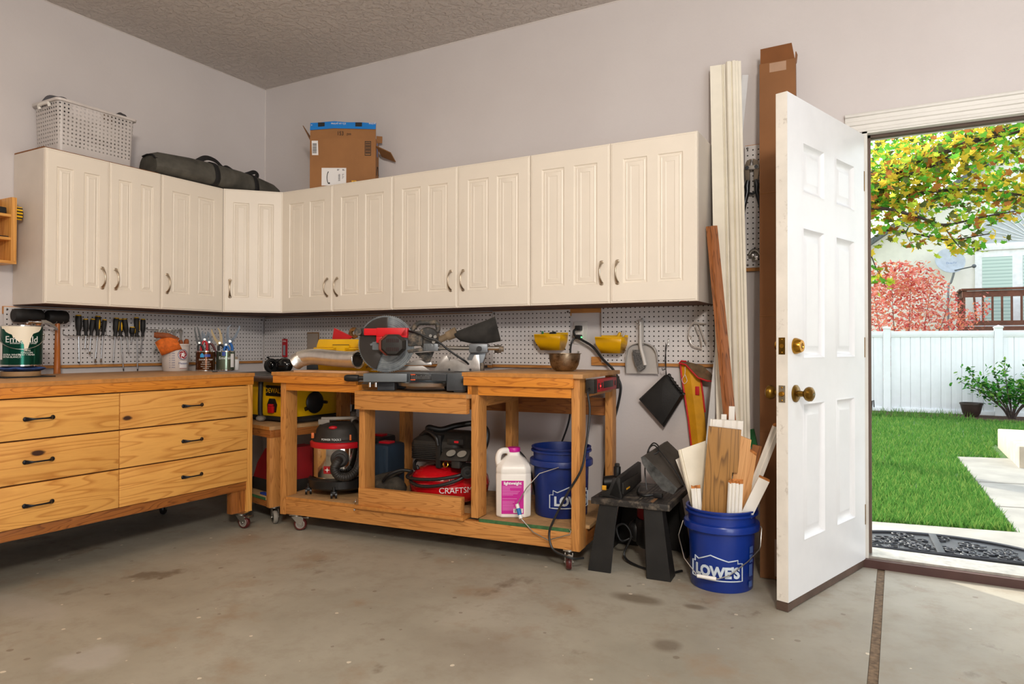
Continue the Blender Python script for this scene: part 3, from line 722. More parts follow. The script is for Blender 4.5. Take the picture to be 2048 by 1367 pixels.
b = MB(); b.tube(bez([(.275, -.74, .140), (.30, -.69, .175), (.30, -.62, .172), (.29, -.555, .143), (.29, -.52, .152), (.28, -.46, .138)], 8), 0, flat=(.034, .004, (1, 0, .6))); obj('carry_handle', b, WEB, t, 'black carry handle')
b = MB(); b.tube(bez([(.29, -.40, .128), (.30, -.36, .148), (.30, -.32, .166), (.30, -.295, .160), (.30, -.30, .13)], 8), 0, flat=(.028, .004, (1, 0, .4))); obj('carry_handle', b, WEB, t, 'black carry handle')
b = MB(); b.tube([(.335, -1.043, .085), (.30, -1.040, .110), (.25, -1.038, .118), (.20, -1.036, .112)], 0, flat=(.016, .006, (0, 0, 1))); obj('zip', b, WEB, t, 'black zip')

# open shipping carton
CARD = plain('corrugated_card', '#9a6a3e', .8, var=.06, nscale=5, bump=.1)
CARDI = plain('card_inside', '#7d552f', .85, var=.06)
BLUET = plain('blue_printed_tape', '#1f7fd0', .35, var=.03)
INK = plain('black_ink', '#1c1a18', .7)
PAPER = plain('white_label_paper', '#e8e6e4', .55, var=.02)
t = thing('cardboard_box', 'open brown shipping carton with blue tape on the wall cabinets', 'box', (.823, -.332, 1.980), math.radians(29)); t.scale = (.762, .74, .93)
W_, D_, H_ = .545, .135, .338
for nm, p in (('front_panel', (0, W_, 0, .005, 0, H_)), ('back_panel', (0, W_, D_-.005, D_, 0, H_)), ('side_panel', (0, .005, .005, D_-.005, 0, H_)), ('side_panel', (W_-.005, W_, .005, D_-.005, 0, H_)), ('bottom_panel', (.005, W_-.005, .005, D_-.005, 0, .005))):
    b = MB(); b.box(*p); obj(nm, b, CARD, t)
ztop = [(0, .447), (.06, .449), (.13, .455), (.2, .459), (.3, .452), (.36, .452), (.42, .452), (.48, .448), (W_, .447)]
b = MB(); b.prism([(0, 0, H_)]+[(x, .012, z) for x, z in ztop]+[(W_, 0, H_)], (0, .005, 0)); ff = obj('front_flap', b, CARD, t)
b = MB(); b.prism([(0, -.0006, .395), (.2, -.0006, .408), (W_, -.0006, .402)]+[(x, .0115, z) for x, z in ztop[::-1]], (0, -.0008, 0)); tp = obj('packing_tape', b, BLUET, ff, 'blue printed packing tape')
for x0 in (.065, .375): b = MB(); b.box(x0, x0+.055, .003, .006, .418, .4485); obj('tape_mark', b, INK, tp, 'black printed block')
for s_, x, z, sz in (("it's on prime", .235, .440, .024), ("it", .012, .430, .018), ("prime", .515, .440, .024)):
    o = obj('lettering', text_mesh(s_, sz, .0008), PAPER, tp, loc=(x, .0035, z), rot=(.25, PI, 0))
b = MB(); b.prism([(W_-.02, D_-.004, H_), (W_-.02, D_, H_+.05), (W_+.03, D_, H_+.047), (W_+.03, D_-.004, H_-.0)], (0, .004, 0)); obj('back_flap', b, CARD, t)
b = MB(); b.prism([(W_, .008, H_-.05), (W_+.118, .03, H_-.092), (W_+.152, .075, H_-.145), (W_+.03, D_-.02, H_-.10)], (.003, 0, .005)); obj('side_flap', b, CARDI, t)
b = MB(); b.prism([(0, .01, H_-.005), (-.040, .02, H_+.06), (-.072, .05, H_+.102), (-.010, D_-.02, H_+.02)], (-.004, 0, -.003)); obj('side_flap', b, CARDI, t)
def label(x0, x1, z0, z1, m=PAPER, nm='label', lab=None, y=-.0009, sk=0):
    b = MB(); b.prism([(x0, y, z0), (x1, y, z0), (x1+sk, y, z1), (x0+sk, y, z1)], (0, .0008, 0)); return obj(nm, b, m, t, lab)
a = label(.018, .070, .225, .323, lab='white barcode label', sk=-.004)
b = MB(); random.seed(4); z = .236
while z < .306:
    h = random.choice((.0012, .002, .003)); b.box(.022, .056, -.0016, -.0009, z, z+h); z += h+random.choice((.0012, .002))
obj('barcode', b, INK, a)
a = label(.098, .302, .018, .138, lab='white shipping label')
b = MB(); b.tube([(.165+.022*math.cos(q), -.0012, .072+.045*math.sin(q)) for q in [2.0+i*.21 for i in range(12)]], .0032, n=6); b.cyl((.162, -.001, .034), (.162, -.0016, .034), .006); obj('smile_arrow', b, INK, a)
b = MB()
for i in range(8): b.box(.235+(i % 2)*.004, .252, -.0016, -.0009, .05+i*.006, .053+i*.006)
for i in range(6): b.box(.268, .272+(i % 3)*.006, -.0016, -.0009, .064+i*.006, .066+i*.006)
for i in range(3): b.box(.226, .240+(i*.003), -.0016, -.0009, .120+i*.004, .122+i*.004); b.box(.27, .29-(i*.004), -.0016, -.0009, .120+i*.004, .122+i*.004)
obj('small_print', b, INK, a)
b = MB(); r_ = (.455, .507, .222, .320)
for p in ((r_[0], r_[1], r_[2], r_[2]+.005), (r_[0], r_[1], r_[3]-.005, r_[3]), (r_[0], r_[0]+.004, r_[2], r_[3]), (r_[1]-.004, r_[1], r_[2], r_[3])): b.box(p[0], p[1], -.0012, -.0002, p[2], p[3])
for i in range(10): b.box(.461, .501, -.0012, -.0002, .236+i*.0075, .236+i*.0075+(.0035 if i % 3 else .0055))
obj('printed_barcode', b, INK, t)
obj('lettering', text_mesh('153', .038, .0008), INK, t, loc=(.252, -.0008, .372)); obj('lettering', text_mesh('ZM9', .020, .0008), INK, t, loc=(.322, -.0008, .366))
a = label(.352, .392, .018, .052, plain('yellow_sticker', '#f2b71c', .4), 'sticker', 'small yellow sticker', sk=-.006); b = MB(); b.box(.362, .376, -.0016, -.0008, .040, .046); obj('sticker_print', b, INK, a)
for z0, z1 in ((.225, .32), (.0, .03)): b = MB(); b.box(W_+.0001, W_+.0009, .055, .082, z0, z1); obj('blue_print', b, BLUET, t, 'blue printed mark')
b = MB(); b.tube([(W_+.0007, .03+.09*i/9, .06+.10*math.sin(.35+2.3*i/9)) for i in range(10)], .0035, n=6); obj('printed_arrow', b, INK, t)

# small wooden wall rack at the far left
t = thing('wall_rack', 'small wooden shelf rack at the left edge of the wall', 'rack', (.17, -1.700, 1.395))
b = MB(); b.box(-.128, .008, -.012, .012, .012, .335, .001); obj('side_panel', b, PINE['Z'], t)
for z in (.0, .118, .235): b = MB(); b.box(-.128, .004 if z else .010, -.40, -.012 if z else .012, z, z+.014, .001); obj('shelf', b, PINE['Y'], t)
b = MB(); b.box(-.129, -.122, -.40, -.012, .014, .335); obj('back_panel', b, FIRD['Y'], t)
t = thing('tape_measure', 'yellow and black striped tool hooked on the end of the wooden rack', 'tape measure', (.165, -1.673, 1.655))
b = MB(); b.prism([(.012*math.cos(q)-.0, -.013, .034*math.sin(q)) for q in [2*PI*i/24 for i in range(24)]], (0, .026, 0), .004); obj('tape_case', b, YEL, t)
for i in range(4): b = MB(); b.box(-.013, .0135*math.sqrt(max(.1, 1-((i*.016-.024)/.034)**2)), -.0135, .0135, i*.016-.028, i*.016-.021); obj('rubber_band', b, BLACK, t)
t = thing('dark_case', 'small black case on the top shelf of the wooden rack', 'case', (.13, -1.775, 1.646)); b = MB(); b.box(-.03, .03, -.05, .05, 0, .032, .006); obj('case_body', b, BLACK, t)
tag(obj('paint_rag', MB().box(-.03, .02, -.03, .03, 0, .007, .003), BLACK, loc=(.14, -1.745, 1.5275)), 'thin black scrap lying on the middle shelf of the wooden rack', 'scrap')

# ------------------------------------------------------------------ hung on the left pegboard (board face x = XL+.024)
HW_ = wood('hickory', '#b0662a', '#8a4718', 'Z', 1.5, .38, coat=.2)
def mallet(label, y, z, L, hr, handle=True, zh=None, tilt=0):
    t = thing('rubber_mallet', label, 'mallet', (XL+.082, y, z), 0, 'rubber mallets')
    b = MB(); b.lathe([(0, -L/2), (hr*.82, -L/2), (hr*.95, -L/2+.006), (hr, -L*.22), (hr*.97, 0), (hr, L*.22), (hr*.95, L/2-.006), (hr*.82, L/2), (0, L/2)], (0, 0, 0), 28, (0, 1, 0)); obj('mallet_head', b, RUBBER, t)
    b = MB(); zh = zh or -.35
    b.lathe([(.0, zh), (.016, zh), (.0175, zh+.006), (.0165, zh+.05), (.0135, zh+.14), (.0150, zh*.55), (.0125, zh*.35), (.0115, -hr*.9), (0, -hr*.9)], (0, .004, 0), 20); obj('handle', b, HW_, t, 'hickory handle')
    return t
mallet('left rubber mallet hanging above the green paint can', -1.606, 1.139, .136, .036, zh=-.30)
mallet('right rubber mallet with its long hickory handle in view', -1.464, 1.137, .100, .0365, zh=-.320)
def hook(label, y, z, L=.06, x=XL+.0245, n=2, dy=.02, grp='pegboard hooks', name='pegboard_hook', out=.075):
    t = thing(name, label, 'hook', (x, y, z), 0, grp)
    for i in range(n):
        b = MB(); yy = (i-(n-1)/2)*dy
        b.tube(bez([(0, yy, .018), (.006, yy, .018), (.008, yy, -.004), (.02, yy, -.012), (out, yy, -.010), (out+.008, yy, .004)], 6), .0024, n=6); obj('prong', b, STEEL, t)
    return t
hook('steel double hook under the left rubber mallet', -1.60, 1.118, n=2, dy=.034); hook('steel double hook under the right rubber mallet', -1.46, 1.114, n=2, dy=.034)
t = thing('claw_hammer', 'claw hammer hung below the left rubber mallet', 'hammer', (XL+.142, -1.585, 1.106)); 
b = MB(); b.lathe([(0, -.052), (.0125, -.052), (.0135, -.047), (.0135, -.036), (.0095, -.032), (.0095, -.018), (.013, -.012), (.014, .012), (0, .012)], (0, 0, 0), 20, (0, 1, 0)); obj('hammer_head', b, CHROME, t)
b = MB(); b.loft([[(x*sx, y, z+h*sx2) for sx, sx2 in ((-1, -1), (1, -1), (1, 1), (-1, 1))] for (y, z, x, h) in ((.008, .0, .012, .010), (.03, .004, .014, .007), (.055, -.006, .015, .005), (.078, -.022, .014, .003), (.092, -.038, .012, .0015))]); obj('claw', b, STEEL, t)
b = MB(); b.cyl((0, .0, -.012), (0, .0, -.26), .011, .014); obj('handle', b, HW_, t)

SHAFT = plain('screwdriver_steel', '#b9bbbd', .22, 1, var=.05)
def screwdriver(label, yt, zt, ym, zm, yb, zb, r=.0145, stripe=0, x=XL+.062, flat=False):
    """handle from (yt,zt) down to the rack (ym,zm); shaft down to (yb,zb)"""
    t = thing('screwdriver', label, 'screwdriver', (x, ym, zm), 0, 'black and yellow screwdrivers in the pegboard racks')
    d = V((0, yt-ym, zt-zm)); L = d.length; d.normalize()
    b = MB(); b.lathe([(0, -.002), (r*.62, -.002), (r*.66, .004), (r*.62, L*.10), (r*.60, L*.18), (r*.95, L*.38), (r, L*.6), (r*.97, L*.88), (r*.90, L-.006), (0, L-.006)], (0, 0, 0), 12, d); obj('handle', b, BLACK, t, ang=25)
    b = MB(); b.lathe([(0, L-.0065), (r*.86, L-.0065), (r*.80, L-.001), (r*.5, L), (0, L)], (0, 0, 0), 20, d); obj('handle_cap', b, YEL, t, 'yellow end cap')
    if stripe:
        b = MB(); side = V((1, 0, 0)); yo = d.cross(V((1, 0, 0)))*stripe
        c = (side+yo).normalized(); b.loft([[d*(L*f)+c*(r*rr_+.0012)+d.cross(c)*(w_*q) for q in (-1, -.3, .3, 1)] for f, w_, rr_ in ((.3, .0015, .80), (.42, .0035, .95), (.6, .0042, .99), (.74, .003, .98), (.80, .0015, .97))], close=False, cap=False); solid(obj('grip_stripe', b, YEL, t, 'yellow grip inlay'), .0012, 1)
    s_ = V((0, yb-ym, zb-zm)); b = MB(); sr = .0034 if r > .012 else .0028
    if flat: b.tube([(0, 0, 0), s_*.86], sr); b.loft([[s_*f+V((a*sr*.9, q*w_, 0)) for a, q in ((-1, -1), (1, -1), (1, 1), (-1, 1))] for f, w_ in ((.86, sr), (.95, sr*1.5), (1, sr*1.4))])
    else: b.tube([(0, 0, 0), s_*.93], sr)
    obj('shaft', b, SHAFT, t)
    if not flat: b = MB(); b.tube([s_*.93, s_*.98, s_], [sr, sr*.9, sr*.3]); obj('tip', b, BLACK, t, 'blackened tip')
    return t
SD = [('first screwdriver from the left, large, with a long grey shaft', -1.339, 1.155, -1.338, 1.042, -1.334, .884, .0165, 0, 0),
 ('second screwdriver from the left, small with a short shaft', -1.301, 1.135, -1.300, 1.042, -1.305, .964, .0135, 0, 0),
 ('third screwdriver from the left, tilted, with a mid-length blade', -1.262, 1.136, -1.273, 1.043, -1.280, .936, .0135, 0, 1),
 ('fourth screwdriver from the left, tall with a yellow inlay facing out', -1.232, 1.154, -1.234, 1.043, -1.247, .888, .0155, .01, 1),
 ('fifth screwdriver from the left, at the right end of the first rack', -1.195, 1.135, -1.206, 1.044, -1.216, .890, .0125, 0, 1),
 ('sixth screwdriver from the left, first in the second rack', -1.128, 1.147, -1.136, 1.039, -1.147, .886, .0155, .9, 0),
 ('seventh screwdriver from the left, yellow inlay and very long bright shaft', -1.105, 1.142, -1.101, 1.039, -1.081, .835, .0135, .01, 0),
 ('eighth screwdriver from the left, leaning left with a short shaft', -1.079, 1.144, -1.065, 1.040, -1.052, .937, .0145, 0, 0),
 ('ninth screwdriver from the left, stubby with a very short shaft', -1.032, 1.097, -1.034, 1.040, -1.040, 1.002, .0155, .9, 0),
 ('tenth screwdriver from the left, tall with a very long shaft', -1.005, 1.154, -1.001, 1.041, -.996, .832, .0145, .8, 0),
 ('eleventh screwdriver from the left, last in the second rack', -.964, 1.146, -.966, 1.041, -.981, .936, .0135, 0, 1)]
for i, a in enumerate(SD): screwdriver(a[0], *a[1:7], r=a[7], stripe=a[8], flat=a[9], x=XL+.060+.002*(i % 3))
def wire_rack(label, y0, y1, z, n):
    t = thing('tool_rack', label, 'rack', (XL+.0255, 0, 0), 0, 'wire tool racks')
    pts = [(.004, y0, z+.035), (.004, y0, z+.01), (.03, y0+.004, z)]; st = (y1-y0-.02)/n
    for i in range(n):
        y = y0+.012+st*i; pts += [(.022, y, z), (.055, y+st*.1, z), (.055, y+st*.25, z), (.022, y+st*.4, z), (.022, y+st*.9, z)]
    b = MB(); b.tube(pts, .0022, n=6); obj('wire', b, STEEL, t); return t
wire_rack('zinc wire rack holding the first five screwdrivers', -1.404, -1.178, 1.038, 6); wire_rack('zinc wire rack holding the last six screwdrivers', -1.166, -.940, 1.037, 7); wire_rack('zinc wire rack holding the wrenches', -.930, -.690, 1.083, 7)
def wrench(label, y, zt, zb, r=.010, x=XL+.062, dy=0, box=True):
    t = thing('combination_wrench', label, 'wrench', (x, y, zt), 0, 'combination wrenches on the pegboard'); L = zt-zb
    b = MB()
    for sx in (-1, 1): pass
    b.lathe([(r*.62, -.004), (r, -.004), (r*1.05, 0), (r, .004), (r*.62, .004), (r*.62, -.004)], (0, 0, -r), 22, (1, 0, .12))
    b.loft([[(a*.003, dy*f+q*w_, -L*f) for a, q in ((-1, -1), (1, -1), (1, 1), (-1, 1))] for f, w_ in ((2*r/L*.9, .006), (.25, .0045), (.75, .0045), (1-1.6*r/L, .006))])
    y1 = dy; c = V((0, y1, -L+r*.9))
    b.prism([c+V((-.003, math.sin(q)*r*1.25*k, -math.cos(q)*r*1.25*k)) for q, k in [(math.radians(d), 1) for d in range(40, 321, 20)]]+[c+V((-.003, -.0045, .001)), c+V((-.003, .0045, .001))][::1], (.006, 0, 0))
    obj('wrench_body', b, plain('bright_wrench_steel', '#d2d2cf', .34, .9, var=.05), t); return t
wrench('first wrench from the left, its open end showing below', -.872, 1.083, .940, .010, dy=-.012)
wrench('second wrench from the left, bright and shiny', -.853, 1.086, .950, .011); wrench('third wrench from the left, behind the glove', -.836, 1.084, .955, .010, dy=.004)
wrench('fourth wrench from the left with a wide ring end', -.800, 1.086, .945, .013); wrench('fifth wrench from the left, dull steel', -.759, 1.083, .955, .011); wrench('rightmost wrench, the longest and brightest', -.714, 1.092, .925, .0125)

# ------------------------------------------------------------------ on the drawer bench
ZD = .837
tag(obj('floor_mat_scrap', MB().box(-.10, .10, -.115, .10, 0, .005, .001), RUBBER, loc=(.47, -1.80, ZD+.0003)), 'thin black mat under the green paint can', 'mat')
b = MB(); b.lathe([(.03, 0), (.078, 0), (.079, .002), (.079, .020), (.078, .022), (.03, .022)], n=36); tag(obj('tape_roll', b, plain('kraft_tape', '#a8835a', .6), loc=(.465, -1.80, ZD+.0056)), 'roll of brown tape under the green paint can', 'tape roll')
b = MB(); b.sphere((0, 0, 0), .098, (1, 1.02, .13), 32, 10)
for v in b.bm.verts: v.co.z += .004*math.sin(v.co.x*70)*math.cos(v.co.y*55)
tag(obj('rag', b, plain('blue_rag', '#2d4c86', .9, var=.25, nscale=40, bump=.4), loc=(.465, -1.80, ZD+.0395)), 'folded blue rag between the green paint can and the tape roll', 'rag')
def paint_mat(nm, body, band=None):
    s = NT(nm); v = s.coord(rnd=False); s.base(s.ramp(s.noise(v, 6, 2), [(.3, lin(body)), (.7, lin(body))])); s.set(Roughness=.18, Metallic=.75); return s.m
def pcan(name, label, loc, R, H, m, bail=False, rz=0):
    t = thing(name, label, 'paint can', loc, rz)
    b = MB(); b.lathe([(R*.97, .004), (R, .006), (R, H-.006), (R*.97, H-.004)], n=48); obj('can_body', b, m, t)
    b = MB(); b.lathe([(0, .003), (R*.97, .003), (R*1.02, 0), (R*1.02, .006), (R, .007)], n=48); obj('bottom_rim', b, CHROME, t)
    b = MB(); b.lathe([(R, H-.007), (R*1.02, H-.006), (R*1.02, H), (R*.95, H), (R*.9, H-.006), (R*.80, H-.006), (R*.80, H-.004), (R*.78, H-.012)], n=48); obj('top_rim', b, CHROME, t)
    return t
GREEN = paint_mat('green_metallic_print', '#0b4a3a'); R1 = .0825
aim = math.atan2(-3.5231+1.80, 4.0635-.47)+PI/2           # turns a label on the can toward the room's camera side
t = pcan('paint_can', 'green gallon paint can with cream paint spilled down its front', (.47, -1.80, ZD+.053), R1, .190, GREEN, rz=aim)
CP = plain('dried_cream_paint', '#efe6d0', .5, var=.03)
def wrap_patch(pts, R, n=2):
    """filled outline (angle, z) laid on a cylinder facing -y"""
    bm = bmesh.new(); vs = [bm.verts.new((a, 0, z)) for a, z in pts]; f = bm.faces.new(vs); bmesh.ops.triangulate(bm, faces=[f])
    for _ in range(n): bmesh.ops.subdivide_edges(bm, edges=[e for e in bm.edges if abs(e.verts[0].co.x-e.verts[1].co.x) > .12], cuts=1)
    bmesh.ops.triangulate(bm, faces=bm.faces)
    for v in bm.verts: a = v.co.x; v.co = (R*math.sin(a), -R*math.cos(a), v.co.z)
    b = MB(); b.bm.free(); b.bm = bm; return b
sp_ = [(-1.2, .188), (-.6, .188), (0, .188), (.6, .188), (1.15, .188), (1.05, .172), (.9, .160), (.55, .150), (.5, .142), (.36, .135), (.42, .125), (.30, .110), (.30, .085), (.22, .070), (.12, .075), (.1, .10), (.0, .118), (-.14, .112), (-.22, .122), (-.30, .136), (-.38, .128), (-.46, .145), (-.62, .150), (-.80, .158), (-.9, .170), (-1.1, .172)]
obj('paint_spill', wrap_patch(sp_, R1+.0012), CP, t, 'cream paint run down the can', recalc=False)
SILV = plain('white_print', '#e9ece9', .4)
obj('lettering', text_mesh('Emerald', .042, .0008, bend=R1), SILV, t, loc=(0, 0, .122), ang=60)
for s_, z, sz, x in (('INTERIOR ACRYLIC LATEX', .105, .009, .1), ('EXTRA WHITE', .052, .012, -.5), ('EXTRA BLANCO', .042, .011, -.5), ('SATIN', .072, .010, .25), ('GALLON', .062, .012, .25), ('PAINT + PRIMER', .052, .009, .25)):
    me = text_mesh(s_, sz, .0006, bend=R1); o = obj('lettering', me, SILV, t, loc=(0, 0, z), rot=(0, 0, x))
b = MB(); b.tube([((R1+.006)*math.sin(a), -(R1+.006)*math.cos(a), .148-.07*math.cos(a*.95)**1.0*(1 if abs(a) < 1.6 else 1)) for a in [-1.6+3.2*i/24 for i in range(25)]], .0018, n=6); b.sphere((R1+.002, 0, .148), .006); b.sphere((-R1-.002, 0, .148), .006); obj('bail_handle', b, STEEL, t, 'wire bail')
b = wrap_patch([(-1.35, .03), (-1.05, .03), (-1.05, .11), (-1.35, .11)], R1+.001); obj('barcode_label', b, PAPER, t, recalc=False)

# measuring bucket with the gloves
def face(x, y): return math.atan2(-3.5231-y, 4.0635-x)+PI/2
MILK = plain('milky_bucket_plastic', '#cfc6bf', .4, var=.03)
loc = (.355, -.926, ZD+.0003); t = thing('mixing_bucket', 'translucent measuring bucket with a red swirl emblem', 'bucket', loc, face(*loc[:2]))
def rcone(z): return .0685+.0095*z/.155
b = MB(); b.lathe([(0, 0), (.066, 0), (.0685, .003), (rcone(.15), .15), (.082, .150), (.082, .158), (.0765, .158), (.066, .006), (0, .006)], n=44); obj('bucket_body', b, MILK, t)
NAVY = plain('navy_print', '#2a3a78', .5); REDP = plain('red_print', '#a01828', .5); WPR = plain('white_emblem', '#e9e6e6', .5)
for i in range(8): obj('scale_mark', text_mesh('%d -- %d' % (8-i, (8-i)*500), .0085, .0006, bend=rcone(.02+i*.016)), NAVY, t, loc=(0, 0, .022+i*.0135), rot=(0, 0, -.25))
def disc(R, cz, r0, r1, a_c, n=28):
    b = MB(); b.loft([[(R*math.sin(a_c+q[0]/R), -R*math.cos(a_c+q[0]/R), cz+q[1]) for q in [(r*math.cos(2*PI*k/n), r*math.sin(2*PI*k/n)) for k in range(n)]] for r in (r0, r1)], cap=False); return b
em = obj('emblem', disc(rcone(.09)+.0015, .096, .0005, .030, .55), WPR, t, 'round swirl emblem')
obj('emblem_ring', disc(rcone(.09)+.0022, .096, .027, .030, .55), NAVY, em)
b = MB(); R = rcone(.09)+.003
for k in range(5):
    P = []
    for q in range(7):
        f = q/6; a = 2*PI*k/5+f*1.9; r = .011+.014*f; w_ = .0045*math.sin(PI*min(1, f*1.05)) + .0006
        P.append([(R*math.sin(.55+(r+sg*w_)*math.cos(a)/R), -R*math.cos(.55+(r+sg*w_)*math.cos(a)/R), .096+(r+sg*w_)*math.sin(a)) for sg in (-1, 1)])
    b.loft(P, close=False, cap=False)
obj('emblem_swirl', b, REDP, em)
b = wrap_patch([(.30, .018), (.95, .018), (.95, .060), (.30, .060)], rcone(.04)+.0012); lb = obj('brand_label', b, WPR, t, recalc=False); b = wrap_patch([(.30, .016), (.95, .016), (.95, .031), (.30, .031)], rcone(.03)+.0018); obj('red_band', b, REDP, lb, recalc=False)
obj('lettering', text_mesh('Measure', .017, .0006, bend=rcone(.04)+.0015), NAVY, lb, loc=(0, 0, .045), rot=(0, 0, .62))
ORG = plain('orange_suede', '#d86a1c', .85, var=.18, nscale=40, bump=.4); BRN = plain('brown_leather', '#8d4a20', .75, var=.2, nscale=30); CUFF = plain('pale_cuff_lining', '#d9b08c', .9, var=.1)
t = thing('work_glove', 'orange work glove drooping over the rim of the measuring bucket', 'glove', (.395, -.998, ZD+.157), face(.45, -.97), 'work gloves in the measuring bucket')
b = MB(); rings = []
for (x, z, rx, rz_) in ((.055, .004, .022, .034), (.02, .004, .026, .042), (-.02, -.010, .027, .044), (-.052, -.028, .026, .040)):
    d = V((-.9, 0, -.42)).normalized(); n2 = V((d.z, 0, -d.x)); rings.append([V((x, 0, z))+V((0, 1, 0))*rx*math.cos(2*PI*k/18)+n2*rz_*math.sin(2*PI*k/18) for k in range(18)])
b.loft(rings, cap=False); o = obj('cuff', b, ORG, t); solid(o, .003, 1)
b = MB(); b.loft([rings[-1], [V((p.x-.002, p.y, p.z)) for p in rings[-1]]], cap=False); b._add([p*.995+V((.004, 0, .001)) for p in rings[-1]], [tuple(range(18))]); obj('cuff_lining', b, CUFF, t, 'pale open cuff')
b = MB(); b.tube(bez([(.05, .0, .02), (.0, .0, .045), (-.04, .0, .050), (-.075, .0, .052)], 6), [.016, .017, .017, .018]*4+[.018, .016, .015][:3], n=12); obj('thumb', b, BRN, t, 'brown leather thumb')
t = thing('work_glove', 'brown glove fingers standing up inside the measuring bucket', 'glove', (.36, -.922, ZD+.10), face(.43, -.90), 'work gloves in the measuring bucket')
for (x, y, h, r, le) in ((-.035, .0, .075, .014, -.01), (-.012, .01, .083, .014, -.004), (.020, -.005, .082, .014, 0), (.046, .0, .088, .0145, .008)):
    b = MB(); b.tube([(x, y, 0), (x+le*.3, y, h*.4), (x+le*.7, y, h*.85), (x+le, y, h)], [r, r*1.05, r, r*.55], n=12); obj('finger', b, BRN, t, 'brown leather finger')
b = MB(); b.sphere((0, 0, -.015), .045, (1, .7, .9)); obj('palm', b, BRN, t)

# quart cans with pliers, small bottle
BRC = paint_mat('bronze_metallic_print', '#5b3418'); GRC = paint_mat('sage_metallic_print', '#7c8a78')
loc = (.49, -.826, ZD+.0003); t = pcan('quart_can', 'brown quart paint can holding red-handled pliers', loc, .053, .118, BRC, rz=face(*loc[:2]))
b = wrap_patch([(-.55, .080), (-.15, .080), (-.15, .095), (-.35, .106), (-.55, .095)], .0542); obj('house_mark', b, plain('sky_blue_print', '#3aa0e0', .4), t, 'blue house emblem', recalc=False)
b = wrap_patch([(-.1, .082), (.5, .082), (.5, .098), (-.1, .098)], .0542); obj('blue_band', b, plain('blue_band_print', '#2c4aa0', .4), t, recalc=False)
obj('lettering', text_mesh('DOOR & TRIM', .0125, .0006, bend=.0532), SILV, t, loc=(0, 0, .066), rot=(0, 0, .05)); 
for z, s_, sz in ((.052, 'ALKYD PAINT', .007), (.040, 'INTERIOR EXTERIOR', .006), (.027, 'DRIES TO A HARD FINISH', .005), (.016, 'ONE QUART', .006)): obj('lettering', text_mesh(s_, sz, .0006, bend=.0532), SILV, t, loc=(0, 0, z), rot=(0, 0, .05))
loc = (.535, -.722, ZD+.0003); t = pcan('quart_can', 'silver-green quart paint can holding blue-handled pliers', loc, .053, .118, GRC, rz=face(*loc[:2]))
b = wrap_patch([(-1.2, .085), (1.2, .085), (1.2, .111), (-1.2, .111)], .0537); obj('dark_band', b, paint_mat('dark_green_print', '#16382c'), t, recalc=False)
b = wrap_patch([(-.35, .088), (.0, .088), (.0, .111), (-.35, .111)], .0544); obj('blue_mark', b, plain('blue_band_print', '#2c4aa0', .4), t, 'small blue emblem', recalc=False)
obj('lettering', text_mesh('Emerald', .024, .0006, bend=.0532), SILV, t, loc=(0, 0, .075)); b = wrap_patch([(.55, .02), (1.0, .02), (1.0, .10), (.55, .10)], .0546); obj('paper_label', b, PAPER, t, recalc=False)
t = thing('glue_bottle', 'small white bottle with a red side stripe, right of the quart cans', 'bottle', (.51, -.632, ZD+.0003), face(.5, -.63))
b = MB(); b.lathe([(0, 0), (.021, 0), (.0225, .002), (.0225, .060), (.020, .064), (.012, .066)], n=30); obj('bottle_body', b, PAPER, t); b = MB(); b.lathe([(.0115, .064), (.0145, .066), (.0145, .079), (.013, .081), (0, .081)], n=24); obj('cap', b, plain('tan_cap', '#a08c74', .5), t)
b = wrap_patch([(-1.5, .004), (-.75, .004), (-.75, .045), (-1.5, .045)], .0231); obj('red_stripe', b, RED, t, recalc=False)
def pliers(label, loc, rz, hm, jm, s_=1., tilt=0, jaw=.05, hl=.10, spread=.3, curve=0, single=False):
    t = thing('pliers', label, 'pliers', loc, 0, 'pliers standing in the quart cans', rot=(0, tilt, rz))
    for sg in (-1, 1):
        b = MB(); b.tube(bez([(0, 0, 0), (sg*.012*s_, 0, -.025*s_), (sg*(.012+.006*spread)*s_, 0, -.06*s_), (sg*(.010+.003*spread)*s_, 0, -hl*s_)], 6), .0062*s_, n=10); obj('handle', b, hm, t)
        b = MB(); x0 = sg*.002*s_
        b.loft([[(x*s_, y*s_, z*s_) for x, y in ((a-w_, -.005), (a+w_, -.005), (a+w_, .005), (a-w_, .005))] for a, w_, z in ((sg*.004, .008, -.010), (sg*.006, .009, .006), (sg*(.008+spread*.012)+curve*.006, .006, .022), (sg*(.006+spread*.024)+curve*.016, .004, jaw*.8), (sg*(.003+spread*.022)+curve*.028, .002, jaw))]); obj('jaw', b, jm, t)
    b = MB(); b.cyl((0, -.008*s_, 0), (0, .008*s_, 0), .006*s_, n=16); obj('pivot', b, STEEL, t); return t
GUN = plain('gunmetal', '#4b4e52', .35, .9, var=.2)
fz = face(.49, -.77)
pliers('black hand snips standing left of the brown quart can rim', (.49, -.868, ZD+.165), fz, BLACK, BLACK, 1.0, -.2, .095, .09, .15)
pliers('red-handled pliers with dark open jaws in the brown quart can', (.495, -.836, ZD+.185), fz, RED, GUN, 1.1, .05, .045, .12, .35)
pliers('maroon-handled locking pliers in the brown quart can', (.485, -.797, ZD+.170), fz, MAROON, GUN, 1.1, -.3, .055, .10, .3)
pliers('dull bronze slip-joint pliers between the two quart cans', (.52, -.752, ZD+.165), fz, BLACK, plain('bronze_steel', '#6f6048', .4, .9), 1.2, -.25, .075, .12, .5, -.2)
pliers('large blue-handled groove pliers with jaws wide open', (.535, -.692, ZD+.175), fz, plain('blue_grip', '#1f66b4', .5), GUN, 1.35, .12, .075, .12, .7, .5)
